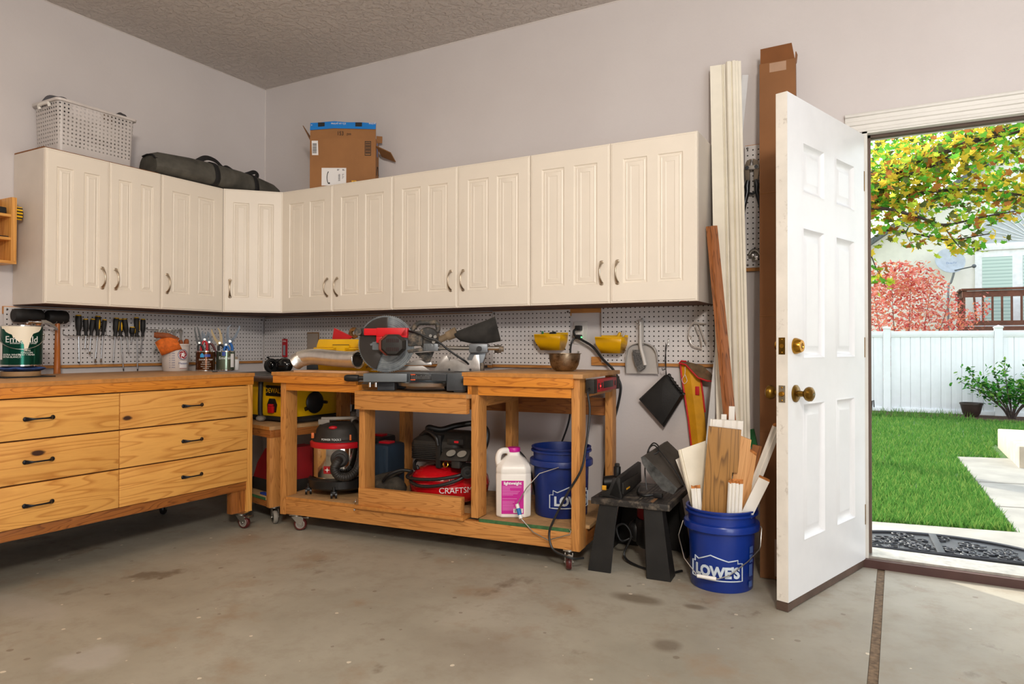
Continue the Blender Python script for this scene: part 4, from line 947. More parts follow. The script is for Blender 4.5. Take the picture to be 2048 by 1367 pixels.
pliers('bright steel pliers leaning against the groove pliers', (.545, -.727, ZD+.155), fz, plain('blue_grip', '#1f66b4', .5), GUN, 1.05, -.1, .07, .10, .2, .1)
tag(obj('wood_screw', MB().tube([(0, 0, .003), (.004, .03, .003)], .0025), GUN, loc=(.72, -.955, ZD)), 'loose black screw lying on the drawer bench top', 'screw')
# ------------------------------------------------------------------ table saw on the cart
SR = math.radians(-4); SO = V((1.008, -.655, .5405))
t = thing('table_saw', 'yellow and black jobsite table saw on the small wooden cart', 'table saw', SO, SR)
GREYM = plain('grey_cast_metal', '#6f7376', .4, .5, var=.08); ALU = plain('aluminium', '#bdbfc0', .28, 1, var=.06)
DKG = plain('dark_grey_paint', '#44484c', .45, .3, var=.1, dirt=('#7d766c', .2))
b = MB(); b.box(-.56, .075, -.05, .46, .255, .280, .003); obj('table_top', b, plain('dusty_saw_table', '#6b6a68', .5, .5, var=.15, dirt=('#9a9186', .3)), t)
b = MB(); b.box(-.55, .05, -.075, -.05, .236, .270, .002); b.box(-.55, .05, -.082, -.075, .248, .258); obj('fence_rail', b, ALU, t, 'aluminium fence rail')
b = MB(); b.box(-.36, -.33, -.085, -.05, .22, .274, .004); obj('rail_clamp', b, GREYM, t)
b = MB(); b.prism([(-.40, 0, .03), (-.0, 0, .03), (.0, 0, .20), (-.03, 0, .235), (-.40, 0, .235)], (0, .40, 0), .012); obj('body', b, YEL, t)
b = MB(); b.box(-.41, .005, -.004, .41, .008, .032, .004); obj('base_trim', b, BLACKD, t)
b = MB(); b.box(-.215, -.06, -.006, .002, .150, .212, .004); pl = obj('name_plate', b, BLACK, t, 'black name plate')
obj('lettering', text_mesh('DEWALT', .040, .001), YEL, pl, loc=(-.1375, -.0065, .181))
b = MB(); b.prism([(-.20, -.004, .055), (-.125, -.004, .055), (-.115, -.004, .10), (-.135, -.004, .135), (-.185, -.004, .135), (-.205, -.004, .10)], (0, .008, 0), .003); sw = obj('switch_plate', b, BLACK, t, 'black switch surround')
b = MB(); b.box(-.178, -.135, -.022, -.004, .052, .092, .005); b.box(-.172, -.141, -.024, -.004, .092, .104, .004); obj('stop_paddle', b, RED, sw, 'red stop paddle')
for x in (-.225, .04):
    b = MB(); b.tube(bez([(x, -.03, .25), (x, -.035, .12), (x, -.03, .035), (x+.01*(1 if x < 0 else -1), 0, .018), (x, .2, .014), (x, .42, .02), (x, .46, .06), (x, .46, .25)], 6), .014, n=10); obj('roll_cage', b, BLACKD, t, 'black tubular frame')
for x, y in ((-.225, -.03), (.04, -.02), (-.40, .44), (.04, .44)): b = MB(); b.sphere((x, y, .018), .028, (1.1, 1, .64), 16, 10); obj('rubber_foot', b, plain('worn_rubber_foot', '#8d8478', .8, var=.3, nscale=30), t, 'worn pale rubber foot')
b = MB(); b.tube([(.006, .08+.11*math.cos(a), .20-.13*math.sin(a)) for a in [.2+i*.09 for i in range(14)]], .012, n=8); obj('bevel_arc', b, BLACK, t, 'black bevel arc')
b = MB(); b.lathe([(0, 0), (.06, 0), (.065, .012), (.05, .022), (0, .024)], (.002, .17, .11), 28, (1, 0, 0)); b.tube([(.02, .17+.04, .11), (.065, .17+.045, .11)], .009); obj('bevel_wheel', b, BLACK, t)
t = thing('ear_muffs', 'glossy black ear muffs lying on the table saw', 'ear muffs', (.77, -.555, .8206), math.radians(20))
GLB = plain('glossy_black', '#0c0c0d', .12, var=.1)
b = MB(); b.sphere((.06, 0, .046), .046, (1.15, .75, 1.0), 26, 16); obj('ear_cup', b, GLB, t, 'glossy ear cup'); b = MB(); b.sphere((-.05, .05, .044), .044, (1.0, .8, 1.0), 24, 14); obj('ear_cup', b, GLB, t)
b = MB(); b.lathe([(.026, -.014), (.040, -.014), (.044, 0), (.040, .012), (.026, .012)], (-.015, -.02, .045), 24, (1, -.5, .1)); obj('ear_cushion', b, BLACK, t, 'matt foam cushion')
b = MB(); b.tube(bez([(-.055, .06, .08), (-.06, .02, .095), (0, -.02, .1), (.05, .0, .097), (.075, .02, .08)], 6), 0, flat=(.012, .004, (0, 0, 1))); obj('headband', b, BLACK, t)
b = MB(); b.prism([(-.155, .07, 0), (-.085, .07, 0), (-.085, .07, .062), (-.115, .07, .085), (-.135, .07, .07)], (.0, .025, 0), .006); tag(obj('push_stick', b, BLACK, loc=(.79, -.53, .8206)), 'black notched push stick behind the ear muffs', 'push stick')
b = MB(); b.box(-.10, .10, -.05, .05, 0, .075, .008); b.box(-.09, .09, -.052, -.048, .02, .055, .002); tag(obj('grey_case', b, DKG, loc=(.965, -.34, .8206), rot=(0, 0, .1)), 'flat grey case at the back of the table saw, left of the silver duct', 'case')

# ------------------------------------------------------------------ on the left half of the bench
ZL = .8465
def bench_thing(nm, label, cat, u, v, z, rz=0, group=None): return thing(nm, label, cat, BW(u, v, z), BA+rz, group)
WOODP = wood('pale_plywood', '#d3aa84', '#b98a62', 'X', 1.2, .6)
b = MB(); b.box(-.20, .21, -.055, .055, 0, .009, .001); o = tag(obj('scrap_board', b, WOODP, loc=BW(.285, .055, ZL), rot=(0, 0, BA-.02)), 'thin pale board under the silver duct', 'board')
t = bench_thing('flexible_duct', 'crinkled silver flexible duct lying in front of the yellow toolbox', 'duct', 0, 0, ZL+.0095)
FOIL = plain('duct_foil', '#e0dcd6', .33, 1, var=.06, nscale=30)
path = bez([(.052, .06, .044), (.095, .06, .062), (.17, .065, .072), (.27, .068, .066), (.37, .068, .060), (.462, .055, .060)], 18)
rad = [.0415 if i % 2 else .0392 for i in range(len(path))]; rad[0] = .043
b = MB(); b.tube(path, rad, n=30, cap=False); o = obj('duct_wall', b, FOIL, t, ang=60); solid(o, .0015, 1)
b = MB(); b.tube([path[-1]+V((.0, .0, 0)), path[-1]+V((.003, -.0005, 0))], [.044, .044], n=30, cap=False); solid(obj('duct_collar', b, CHROME, t, 'shiny metal collar'), .004, 1)
t = bench_thing('tool_box', 'yellow plastic toolbox behind the silver duct and the saw blade', 'toolbox', .305, .245, ZL, .02)
b = MB(); b.prism([(-.185, -.085, 0), (.205, -.085, 0), (.215, -.09, .118), (-.195, -.09, .118)], (0, .17, 0), .006); obj('tray_body', b, YEL, t)
b = MB(); b.box(-.208, .222, -.098, .092, .118, .130, .003); b.prism([(-.198, -.09, .130), (.212, -.09, .130), (.20, -.08, .176), (-.188, -.08, .176)], (0, .17, 0), .007); obj('lid', b, YEL, t)
b = MB(); b.box(-.072, .03, -.104, -.092, .126, .146, .003); b.box(-.05, .008, -.108, -.09, .094, .136, .004); l_ = obj('latch', b, YEL, t); b = MB(); b.box(-.043, .001, -.1095, -.107, .096, .112, .002); b.box(-.075, .033, -.1045, -.1035, .1435, .147); obj('latch_slot', b, BLACK, l_, 'black latch slot')
b = MB(); b.box(-.213, -.205, -.03, .03, .14, .165, .003); obj('hinge', b, BLACK, t); obj('lettering', text_mesh('pro.use', .022, .001), BLACK, t, loc=(.165, -.0905, .03))
b = MB(); b.tube(bez([(.06, .0, .178), (.08, 0, .198), (.18, 0, .204), (.20, 0, .178)], 6), .010); obj('carry_handle', b, BLACK, t, 'black carry handle')
b = MB(); b.prism([(0, 0, 0), (.115, 0, .0), (.135, 0, .012), (.012, 0, .062)], (0, .014, 0), .001); tag(obj('red_wedge', b, RED, loc=BW(.150, .24, ZL+.1775), rot=(0, 0, BA)), 'red triangular plastic wedge standing on the yellow toolbox', 'wedge')
b = MB(); b.lathe([(.012, -.007), (.030, -.007), (.033, 0), (.030, .007), (.012, .007)], (0, 0, .034), 20, (0, 1, 0)); tag(obj('twine_coil', b, plain('brown_twine', '#7a5426', .9, var=.3, nscale=60, bump=.5), loc=BW(.275, .27, ZL+.1775), rot=(0, 0, BA)), 'small brown coil of twine beside the red wedge', 'coil')

# blister packs on the back pegboard
t = thing('drill_bit_pack', 'narrow red blister pack hung on the back pegboard near the corner', 'blister pack', (.285, -.031, .905), .0)
b = MB(); b.box(-.025, .025, -.002, .002, 0, .128, .001); obj('backing_card', b, RED, t); b = MB(); b.box(-.010, .010, -.008, -.002, .012, .085, .002); obj('blister', b, plain('clear_grey_blister', '#9aa4ab', .15, .3), t, 'grey clear blister'); b = MB(); b.cyl((0, .003, .130), (0, -.006, .134), .0025); obj('hanger', b, STEEL, t)
obj('lettering', text_mesh('DRILL', .014, .0008), PAPER, t, loc=(0, -.0025, .112))
t = thing('saw_blade_pack', 'tan card blister pack hung behind the yellow toolbox', 'blister pack', (.556, -.031, .93), 0)
b = MB(); b.box(-.055, .055, -.002, .002, -.03, .148, .001); obj('backing_card', b, plain('tan_card', '#8f6a44', .7, var=.1), t); b = MB(); b.box(-.05, .05, -.007, -.002, .02, .14, .002); obj('blister', b, plain('clear_pack', '#a39588', .2), t, 'dull clear blister'); b = MB(); b.box(-.053, -.028, -.0035, -.002, -.028, .02); obj('red_print', b, RED, t, 'red printed corner'); b = MB(); b.cyl((0, .003, .152), (0, -.006, .158), .003); obj('hanger', b, PAPER, t)

# ------------------------------------------------------------------ miter saw; local x to its rear, z up
MO = BW(.648, .05, .7605); MR = math.radians(26)
t = thing('miter_saw', 'red and black sliding miter saw with its big round blade facing the room', 'miter saw', MO, MR)
k_ = .002535; X = lambda p: (p-776)*k_; Z = lambda p: .989-(p-691)*k_-.7605
GREYB = plain('grey_saw_base', '#6d7377', .42, .2, var=.08, dirt=('#948a7c', .2)); DUST = plain('dusty_dark_casting', '#3d3c3a', .6, .2, var=.25, nscale=20, dirt=('#8a7a66', .4))
ORED = plain('dusty_red_housing', '#8e3a26', .55, var=.12, dirt=('#a8886c', .2)); REDH = plain('bright_red_housing', '#d5101c', .4, var=.04)
# base, table arm, scale, feet
b = MB(); b.box(X(737), X(823), -.10, .06, Z(762), Z(745.5), .004); b.prism([(X(724), -.02, Z(768)), (X(737), -.06, Z(761)), (X(760), -.06, Z(761)), (X(745), -.02, Z(769))], (0, .06, 0), .003); obj('table_arm', b, GREYB, t, 'grey table arm')
b = MB(); b.cyl((X(850), .08, Z(762)), (X(850), .08, Z(745.3)), .155, n=48); obj('turntable', b, GREYB, t)
b = MB(); b.prism([(X(872), -.12, Z(759)), (X(902), -.14, Z(759)), (X(902), -.14, Z(745.6)), (X(872), -.12, Z(745.6))], (0, .04, 0), .003); b.box(X(902), X(940), -.13, .20, Z(778), Z(744), .006); obj('side_table', b, DKG, t)
b = MB(); b.box(X(831), X(872), -.118, -.07, Z(758), Z(746), .002); sc_ = obj('miter_scale', b, BLACK, t, 'black miter scale'); b = MB()
for i in range(12): b.box(X(834+i*3), X(834+i*3)+.0018, -.1188, -.1178, Z(756), Z(750 if i % 3 else 748))
obj('scale_marks', b, ALU, sc_); b = MB(); b.box(X(832), X(841), -.119, -.1178, Z(748), Z(746)); b.box(X(832), X(841), -.119, -.1178, Z(758), Z(756)); obj('pointer', b, plain('orange_mark', '#d0511f', .5), sc_, 'orange pointer')
b = MB(); b.lathe([(.10, Z(771)), (.152, Z(770)), (.158, Z(764)), (.152, Z(762)), (.10, Z(762))], (X(857), .02, 0), 40); obj('miter_ring', b, ALU, t, 'ribbed pale miter ring')
for x0, x1, y in ((757, 792, -.02), (915, 938, -.12), (880, 920, .16), (770, 800, .12)): b = MB(); b.box(X(x0), X(x1), y, y+.05, .0008, Z(764), .005); obj('base_foot', b, DKG, t)
for px in (745, 757): b = MB(); b.cyl((X(px), -.045, Z(773)), (X(px), -.045, Z(764)), .007, n=12); obj('adjusting_bolt', b, CHROME, t)
b = MB(); b.lathe([(0, 0), (.013, 0), (.0175, .012), (.0185, .045), (.0165, .070), (.011, .074), (.011, .105), (0, .105)], (X(695), -.05, Z(755.5)), 24, (1, 0, 0)); obj('lock_knob', b, BLACK, t, 'black miter lock knob')
# fences
FEN = plain('ribbed_aluminium_fence', '#c4c0bb', .3, .9, var=.08, nscale=30)
b = MB(); b.prism([(X(870), 0, Z(741.5)), (X(887), 0, Z(711.6)), (X(897), 0, Z(711)), (X(900.6), 0, Z(720.7)), (X(946.7), 0, Z(720.7)), (X(950), 0, Z(709)), (X(960), 0, Z(709)), (X(962.6), 0, Z(742))], (0, .03, 0), .002)
f = obj('fence', b, FEN, t, loc=(0, -.02, 0)); b = MB()
for px, py in ((901, 738.5), (943, 738.5)): b.cyl((X(px), -.0005, Z(py)), (X(px), .002, Z(py)), .006, n=14)
obj('fence_hole', b, BLACK, f); b = MB(); b.box(X(962.6), X(969), -.02, .03, Z(742), Z(725), .003); obj('fence_end', b, DUST, t)
b = MB(); b.prism([(X(735), 0, Z(742)), (X(760), 0, Z(733)), (X(842), 0, Z(732)), (X(859), 0, Z(741.5))], (0, .03, 0), .002); obj('fence', b, FEN, t, loc=(0, .05, 0)); b = MB(); b.prism([(X(800), 0, Z(731)), (X(826), 0, Z(722)), (X(840), 0, Z(719)), (X(861), 0, Z(726)), (X(861), 0, Z(731))], (0, .03, 0), .002); obj('sliding_fence', b, FEN, t, loc=(0, .05, 0))
# blade
BLD = NT('sawn_steel_blade'); v = BLD.coord(rnd=False); d_ = BLD.n('VectorMath', operation='LENGTH'); BLD.l(v, d_.inputs[0])
ring = BLD.n('TexNoise'); ring.noise_dimensions = '1D'; ring.inputs['Scale'].default_value = 260; ring.inputs['Detail'].default_value = 3; BLD.l(d_.outputs['Value'], ring.inputs['W'])
BLD.base(BLD.ramp(BLD.math('ADD', BLD.math('MULTIPLY', ring.outputs[0], .5), BLD.math('MULTIPLY', BLD.noise(v, 18, 5), .5)), [(.35, lin('#5d656b')), (.62, lin('#a7b0b4'))])); BLD.set(Roughness=.36, Metallic=.85); BLD = BLD.m
def toothed(R, n, th, y0):
    P = []
    for i in range(n):
        a = 2*PI*i/n; st = 2*PI/n
        P += [(math.cos(a)*R, math.sin(a)*R), (math.cos(a+st*.35)*R*.965, math.sin(a+st*.35)*R*.965), (math.cos(a+st*.62)*R*.958, math.sin(a+st*.62)*R*.958), (math.cos(a+st*.98)*R*.985, math.sin(a+st*.98)*R*.985)]
    b = MB(); b.prism([(x, y0, z) for x, z in P], (0, th, 0)); return b
bz = Z(688)
bl = obj('blade', toothed(.146, 84, .0024, -.0012), BLD, t, 'round toothed steel blade', loc=(0, -.03, bz)); b = MB(); b.lathe([(0, -.008), (.022, -.008), (.026, -.004), (.026, 0), (0, 0)], (0, 0, 0), 24, (0, 1, 0)); obj('arbor_flange', b, STEEL, bl)
# guards: upper housing behind the blade, smoked lower guard over its left half
def sector(R0, R1, a0, a1, y0, y1, n=30):
    P = [(R1*math.cos(a0+(a1-a0)*i/n), R1*math.sin(a0+(a1-a0)*i/n)) for i in range(n+1)]+[(R0*math.cos(a1+(a0-a1)*i/n), R0*math.sin(a1+(a0-a1)*i/n)) for i in range(n+1)]
    b = MB(); b.prism([(x, y0, z) for x, z in P], (0, y1-y0, 0), .0015); return b
SMOKE = NT('smoked_guard'); SMOKE.base(lin('#3c3733')); SMOKE.set(Roughness=.25); SMOKE.b.inputs['Alpha'].default_value = .80; SMOKE = SMOKE.m
obj('lower_guard', sector(.045, .134, math.radians(84), math.radians(250), -.016, -.011), SMOKE, t, 'smoky plastic blade guard', loc=(0, -.03, bz))
obj('upper_guard', sector(.03, .140, math.radians(15), math.radians(88), .006, .034), GREYB, t, loc=(0, -.03, bz))
b = MB(); b.box(X(750), X(790), -.052, -.044, Z(700), Z(684), .002); b.bar((X(746), -.048, Z(690)), (X(770), -.048, Z(680)), .006, .010); obj('guard_arm', b, GREYB, t)
# red handle, motor
b = MB(); b.box(X(735), X(822), -.075, -.02, Z(671.5), Z(657.5), .006); b.box(X(760), X(822), -.08, -.015, Z(674), Z(656.5), .006); b.box(X(760), X(772), -.075, -.03, Z(686), Z(671), .004); b.prism([(X(818), -.08, Z(657)), (X(822), -.08, Z(657)), (X(821), -.08, Z(676)), (X(806), -.08, Z(674))], (0, .06, 0), .002); obj('handle_housing', b, REDH, t, 'bright red handle')
b = MB(); b.cyl((X(718.5), -.048, Z(664.5)), (X(736), -.048, Z(664.5)), .0195, n=24); b.cyl((X(725), -.088, Z(664.5)), (X(725), -.02, Z(664.5)), .0185, n=24); obj('handle_end', b, DUST, t, 'dusty black handle end')
mc = (X(797), 0, Z(690))
def octa(r, y, sq=.93): return [(mc[0]+r*math.cos(PI/8+PI/4*i)*1.05, y, mc[2]+r*math.sin(PI/8+PI/4*i)*sq) for i in range(8)]
b = MB(); b.loft([octa(.052, -.03), octa(.060, -.06), octa(.061, -.115), octa(.055, -.122)]); obj('motor_housing', b, ORED, t, 'dusty dark red motor housing', loc=(-.012, 0, 0))
b = MB(); b.loft([octa(.060, -.10), octa(.060, -.135), octa(.050, -.152), octa(.030, -.155)]); mcap = obj('motor_cap', b, BLACKD, t, 'black vented motor cap', loc=(.004, 0, 0))
for z0 in (.012, -.030):
    b = MB()
    for i in range(7): x = mc[0]-.027+i*.009; b.box(x, x+.005, -.1545, -.1515, mc[2]+z0, mc[2]+z0+.018)
    obj('vent_grille', b, plain('dark_vent', '#2a0f0d', .8), mcap, loc=(.0, -.001, 0)); b = MB()
for q in ((-.045, .006), (.045, .006)): b.sphere((mc[0]+q[0], -.146, mc[2]+q[1]), .005)
obj('cap_screw', b, CHROME, mcap)
# carrying handle, gearbox and slide
b = MB(); b.tube(bez([(X(824), .0, Z(662)), (X(831), .0, Z(653)), (X(840), .0, Z(646)), (X(858), .0, Z(645.5)), (X(874), .0, Z(646)), (X(877), .0, Z(655)), (X(876), .0, Z(662)), (X(866), .0, Z(668))], 6), .0125, n=12); obj('carry_handle', b, DUST, t, 'dusty carry handle')
b = MB(); b.box(X(820), X(850), -.05, .03, Z(692), Z(662), .01); b.lathe([(0, -.03), (.05, -.03), (.055, -.02), (.055, .03), (0, .03)], (X(858), 0, Z(676)), 28, (0, 1, 0)); b.prism([(X(818), -.04, Z(700)), (X(850), -.04, Z(694)), (X(855), -.04, Z(702)), (X(820), -.04, Z(706))], (0, .05, 0), .004); obj('gearbox', b, DUST, t, 'dusty gearbox')
for px, py in ((866, 672), (875, 674), (872, 684)): b = MB(); b.cyl((X(px), -.058, Z(py)), (X(px), -.03, Z(py)), .008, n=14); obj('hex_bolt', b, STEEL, t)
b = MB(); b.box(X(851), X(880), -.045, .045, Z(702), Z(687), .004)
for i in range(3): b.box(X(857+i*7), X(859+i*7), -.048, .045, Z(701), Z(688))
obj('slide_block', b, GREYM, t)
for y in (-.02, .035): b = MB(); b.cyl((X(879), y, Z(696)), (X(1000), y, Z(696)), .0105, n=20); obj('slide_tube', b, CHROME, t, 'chrome slide tube')
b = MB(); b.box(X(941), X(978), -.045, .05, Z(705), Z(687.5), .006); b.prism([(X(935), -.01, Z(722)), (X(943), -.01, Z(703)), (X(975), -.01, Z(703)), (X(972), -.01, Z(712)), (X(962), -.01, Z(742)), (X(948), -.01, Z(742))], (0, .05, 0), .004); obj('pivot_post', b, GREYM, t)
b = MB(); b.cyl((X(962), -.068, Z(697)), (X(962), -.04, Z(697)), .013, n=8); obj('slide_knob', b, BLACK, t)
b = MB(); b.cyl((X(990), .008, Z(697.5)), (X(1003), .008, Z(697.5)), .020, n=20); b.cyl((X(1001), .008, Z(697.5)), (X(1008), .008, Z(697.5)), .014, n=20); obj('tube_end', b, DUST, t)
b = MB(); b.prism([(X(828), .02, Z(706)), (X(868), .02, Z(703)), (X(860), .02, Z(722)), (X(852), .02, Z(724))], (0, .012, 0), .002); obj('kerf_shroud', b, DUST, t)
# dust spout, dust bag, cord
b = MB(); b.tube([(X(878), .0, Z(681)), (X(890), .0, Z(675)), (X(897), .0, Z(672))], .017, n=18); b.tube([(X(895), .0, Z(673)), (X(915), .0, Z(663.5))], [.023, .027], n=18); obj('dust_spout', b, plain('sawdust_covered', '#7d6a52', .8, var=.2, nscale=20), t, 'sawdust-covered spout')
b = MB(); top_ = [(910, 664), (925, 658.5), (950, 649), (975, 640), (990.5, 633)]; bot_ = [(912, 674), (922, 682), (945, 687), (975, 687), (1003, 682)]
rings = []
for (a0, a1), (b0, b1), th in zip(top_, bot_, (.026, .04, .045, .04, .012)):
    zt, zb_, xt, xb = Z(a1), Z(b1), X(a0), X(b0); rings.append([V(((xt+xb)/2+(xt-xb)/2*math.sin(q), th*math.cos(q), (zt+zb_)/2+(zt-zb_)/2*math.sin(q))) for q in [2*PI*i/16 for i in range(16)]])
b.loft(rings); o = obj('dust_bag', b, plain('dusty_black_cloth', '#2c2a27', .95, var=.25, nscale=14, bump=.4, dirt=('#5d554a', .25)), t, 'black cloth dust bag')
b = MB(); b.tube(bez([(X(821), -.05, Z(662)), (X(840), -.07, Z(666)), (X(862), -.075, Z(676)), (X(880), -.07, Z(682)), (X(905), -.06, Z(702)), (X(935), -.05, Z(722)), (X(945), .06, Z(735)), (X(972), .1, Z(733))], 8), .0052, n=8); obj('power_cord', b, CORD, t, 'dark power cord')

# ------------------------------------------------------------------ right half of the bench
b = MB(); prof = [(.0, .0), (.040, .0), (.058, .010), (.070, .032), (.076, .062), (.078, .084), (.083, .086), (.083, .088), (.0765, .088), (.0745, .062), (.068, .033), (.055, .012), (.0, .003)]
b.lathe(prof, n=48); t = thing('mixing_bowl', 'dented steel mixing bowl with dried splashes on the bench', 'bowl', BW(1.50, .32, .8645))
DIRTY = plain('stained_steel_bowl', '#a8957c', .28, .95, var=.1, nscale=12, dirt=('#5f4a34', .42)); obj('bowl', b, DIRTY, t)
b = MB(); b.tube([(.02, .01, .01), (.055, .02, .075), (.066, .022, .098)], .005); obj('stirrer', b, STEEL, t, 'steel stirrer handle')
t = bench_thing('power_strip', 'red power strip screwed to the end of the bench', 'power strip', 1.690, .0, 0)
b = MB(); b.box(0, .038, .115, .45, .778, .835, .003); obj('strip_body', b, plain('dusty_red_metal', '#a51f2a', .4, var=.1, dirt=('#6a4038', .15)), t)
for v0, v1 in ((.065, .118), (.447, .50)): b = MB(); b.box(-.0, .040, v0, v1, .775, .838, .005); obj('end_cap', b, BLACKD, t, 'black end cap')
b = MB(); b.box(.0375, .0392, .22, .385, .792, .824, .001); o_ = obj('outlet_row', b, BLACK, t, 'row of black outlets'); b = MB()
for i in range(6): b.box(.039, .0396, .23+i*.026, .233+i*.026, .797, .819)
obj('outlet_gaps', b, plain('worn_grey', '#4c4848', .6), o_)
for v0, z0, z1 in ((.135, .790, .82), (.185, .796, .82), (.41, .796, .82)): b = MB(); b.box(.0375, .0400, v0, v0+.02, z0, z1, .002); obj('switch', b, BLACK, t)
b = MB(); b.sphere((.0385, .168, .805), .0035); m = NT('red_led'); m.base(lin('#ff2020')); m.b.inputs['Emission Color'].default_value = (1, .02, .02, 1); m.b.inputs['Emission Strength'].default_value = 4; obj('indicator_light', b, m.m, t, 'lit red indicator')
b = MB(); b.tube(bez([(.018, .075, .80), (.020, .035, .78), (.034, .02, .70), (.026, -.005, .56), (.008, -.022, .45), (-.055, -.026, .34), (-.115, -.032, .22), (-.135, -.034, .16), (-.115, -.045, .10), (-.06, -.055, .080), (-.02, -.05, .070), (.012, .0, .062)], 8), .0052, n=8); obj('power_cord', b, CORD, t, 'black power cord')
# ------------------------------------------------------------------ lower shelf of the bench
ZS = .1815
MIRS = plain('polished_steel_drum', '#c9c3b8', .10, 1, var=.02)
t = thing('shop_vacuum', 'stainless shop vacuum with a red band and black hose on the lower shelf', 'vacuum', BW(.225, .215, ZS), BA+.66)
b = MB(); b.lathe([(0, .035), (.155, .035), (.166, .045), (.168, .085), (.160, .092), (.150, .094), (0, .094)], n=44); obj('base_ring', b, BLACK, t, 'black base dish')
b = MB(); b.lathe([(.146, .092), (.147, .10), (.147, .255), (.146, .262)], n=56); b.lathe([(.147, .096), (.152, .099), (.147, .102)], n=56); obj('drum', b, MIRS, t, 'mirror-bright steel drum')
b = MB(); b.lathe([(.14, .255), (.156, .257), (.158, .262), (.158, .282), (.152, .287), (.12, .29)], n=56); obj('band', b, RED, t, 'red clamp band')
b = MB(); b.lathe([(.145, .286), (.145, .296), (.138, .302), (.135, .318), (.128, .326), (.124, .350), (.108, .372), (.07, .385), (0, .388)], n=48); lid = obj('motor_head', b, BLACKD, t, 'dusty black motor head')
b = MB(); b.box(-.115, -.055, -.022, .022, .375, .402, .004); b.box(-.10, .095, -.017, .017, .398, .414, .005); b.box(.06, .115, -.022, .022, .37, .408, .006); obj('carry_handle', b, plain('dusty_grey_plastic', '#8d857a', .6, var=.15), t, 'dusty grey carry handle')
b = MB(); b.sphere((-.035, -.105, .366), .018, (1.3, .8, .55)); obj('switch', b, RED, t, 'red rocker switch')
for p in ((-.15, -.135, -.05, -.04, .305, .335, .003), (.05, .06, -.145, -.135, .30, .33, .003)): b = MB(); b.box(*p); obj('latch', b, plain('orange_latch', '#d0661c', .5), t, 'orange latch')
obj('lettering', text_mesh('POWER TOOLS', .016, .0008, bend=.140), SILV, lid, loc=(0, 0, .304), rot=(0, 0, -.35))
for i in range(5):
    a = 2*PI*i/5-1.75; x, y = .165*math.cos(a), .165*math.sin(a)
    b = MB(); b.cyl((x, y, .03), (x, y, .06), .008, n=10); b.box(x-.014, x+.014, y-.012, y+.012, .018, .036, .004); w = obj('caster', b, BLACK, t); b = MB()
    for q in (-.012, .012): b.cyl((x+q-.005, y-.004, .018), (x+q+.005, y-.004, .018), .018, n=16)
    obj('wheel', b, BLACK, w)
b = MB(); b.lathe([(0, -.005), (.046, -.005), (.048, .004), (.040, .010), (.030, .012), (.030, .04), (0, .04)], (0, -.146, .205), 28, (0, -1, 0)); obj('hose_port', b, BLACKD, t)
hp = bez([(0, -.17, .205), (-.012, -.205, .198), (-.028, -.215, .165), (-.005, -.21, .125), (.045, -.195, .118), (.09, -.165, .15), (.112, -.14, .23), (.112, -.125, .32), (.105, -.10, .365), (.08, -.05, .382)], 14)
b = MB(); b.tube(hp, [.0215+.0014*math.sin(i*2.1) for i in range(len(hp))], n=14); obj('hose', b, BLACKD, t, 'ribbed black hose', ang=60)
BLK = plain('black_print', '#141414', .5); b = wrap_patch([(-.30, .125), (.0, .125), (.0, .165), (-.30, .165)], .1478); em = obj('emblem', b, plain('dark_red_print', '#a0141c', .4), t, 'red star emblem', recalc=False, rot=(0, 0, -.30)); b = wrap_patch([(-.15+.0+.115*math.cos(a)*(.95 if i % 2 == 0 else .27), .145+.016*math.sin(a)*(.95 if i % 2 == 0 else .27)) for i, a in enumerate([PI/4*k for k in range(8)])], .1485); obj('emblem_star', b, SILV, em, recalc=False)
obj('lettering', text_mesh('PORTER', .030, .0008, bend=.1475, sx=.9), BLK, t, loc=(0, 0, .150), rot=(0, 0, .12))
# dark tool cases
NAVYC = plain('navy_case_plastic', '#1d2f3f', .55, var=.12)
for lab, u, v, h, w_, m in (('navy blue power tool case standing between the vacuum and the compressor', .432, .366, .262, .12, NAVYC), ('black power tool case behind the navy case', .312, .47, .285, .10, BLACK)):
    t = bench_thing('tool_case', lab, 'case', u, v, ZS); b = MB(); b.box(-w_/2, w_/2, -.075, .10, 0, h, .022); obj('case_shell', b, m, t)
    b = MB(); b.box(-.003, .003, -.077, -.07, .03, h-.03, .001); b.box(-w_/2+.02, -w_/2+.03, -.078, -.07, .02, h-.02, .002); b.box(w_/2-.03, w_/2-.02, -.078, -.07, .02, h-.02, .002); obj('case_ribs', b, m, t)
    b = MB(); b.box(-.035, .035, -.03, .03, h-.002, h+.012, .005); obj('carry_handle', b, RED, t, 'red carry handle')
# dusty glove / bag beside the compressor
DBAG = plain('dusty_dark_cloth', '#3b352c', .95, var=.3, nscale=16, bump=.5, dirt=('#71664f', .3))
t = bench_thing('tool_bag', 'dusty dark tool bag slumped between the navy case and the red compressor', 'bag', .566, .20, ZS)
random.seed(12); b = MB(); b.sphere((0, 0, .055), .075, (1.25, 1, .85), 24, 14)
for v in b.bm.verts: v.co += V((math.sin(v.co.z*55+v.co.x*30)*.006, math.cos(v.co.x*60)*.006, math.sin(v.co.x*45+v.co.y*30)*.008)); v.co.z = max(v.co.z, .001)
o = obj('bag_body', b, DBAG, t); b = MB(); b.prism([(-.085, -.03, .085), (.02, -.03, .105), (.06, -.03, .135), (.03, -.03, .145), (-.08, -.03, .118)], (0, .08, 0), .008); obj('bag_flap', b, DBAG, t); b = MB(); b.cyl((.075, -.07, .012), (.085, -.065, .03), .008, n=12); b.cyl((.083, -.066, .028), (.092, -.062, .055), .005, n=12); obj('hose_fitting', b, BRASS, t, 'brass hose fitting')
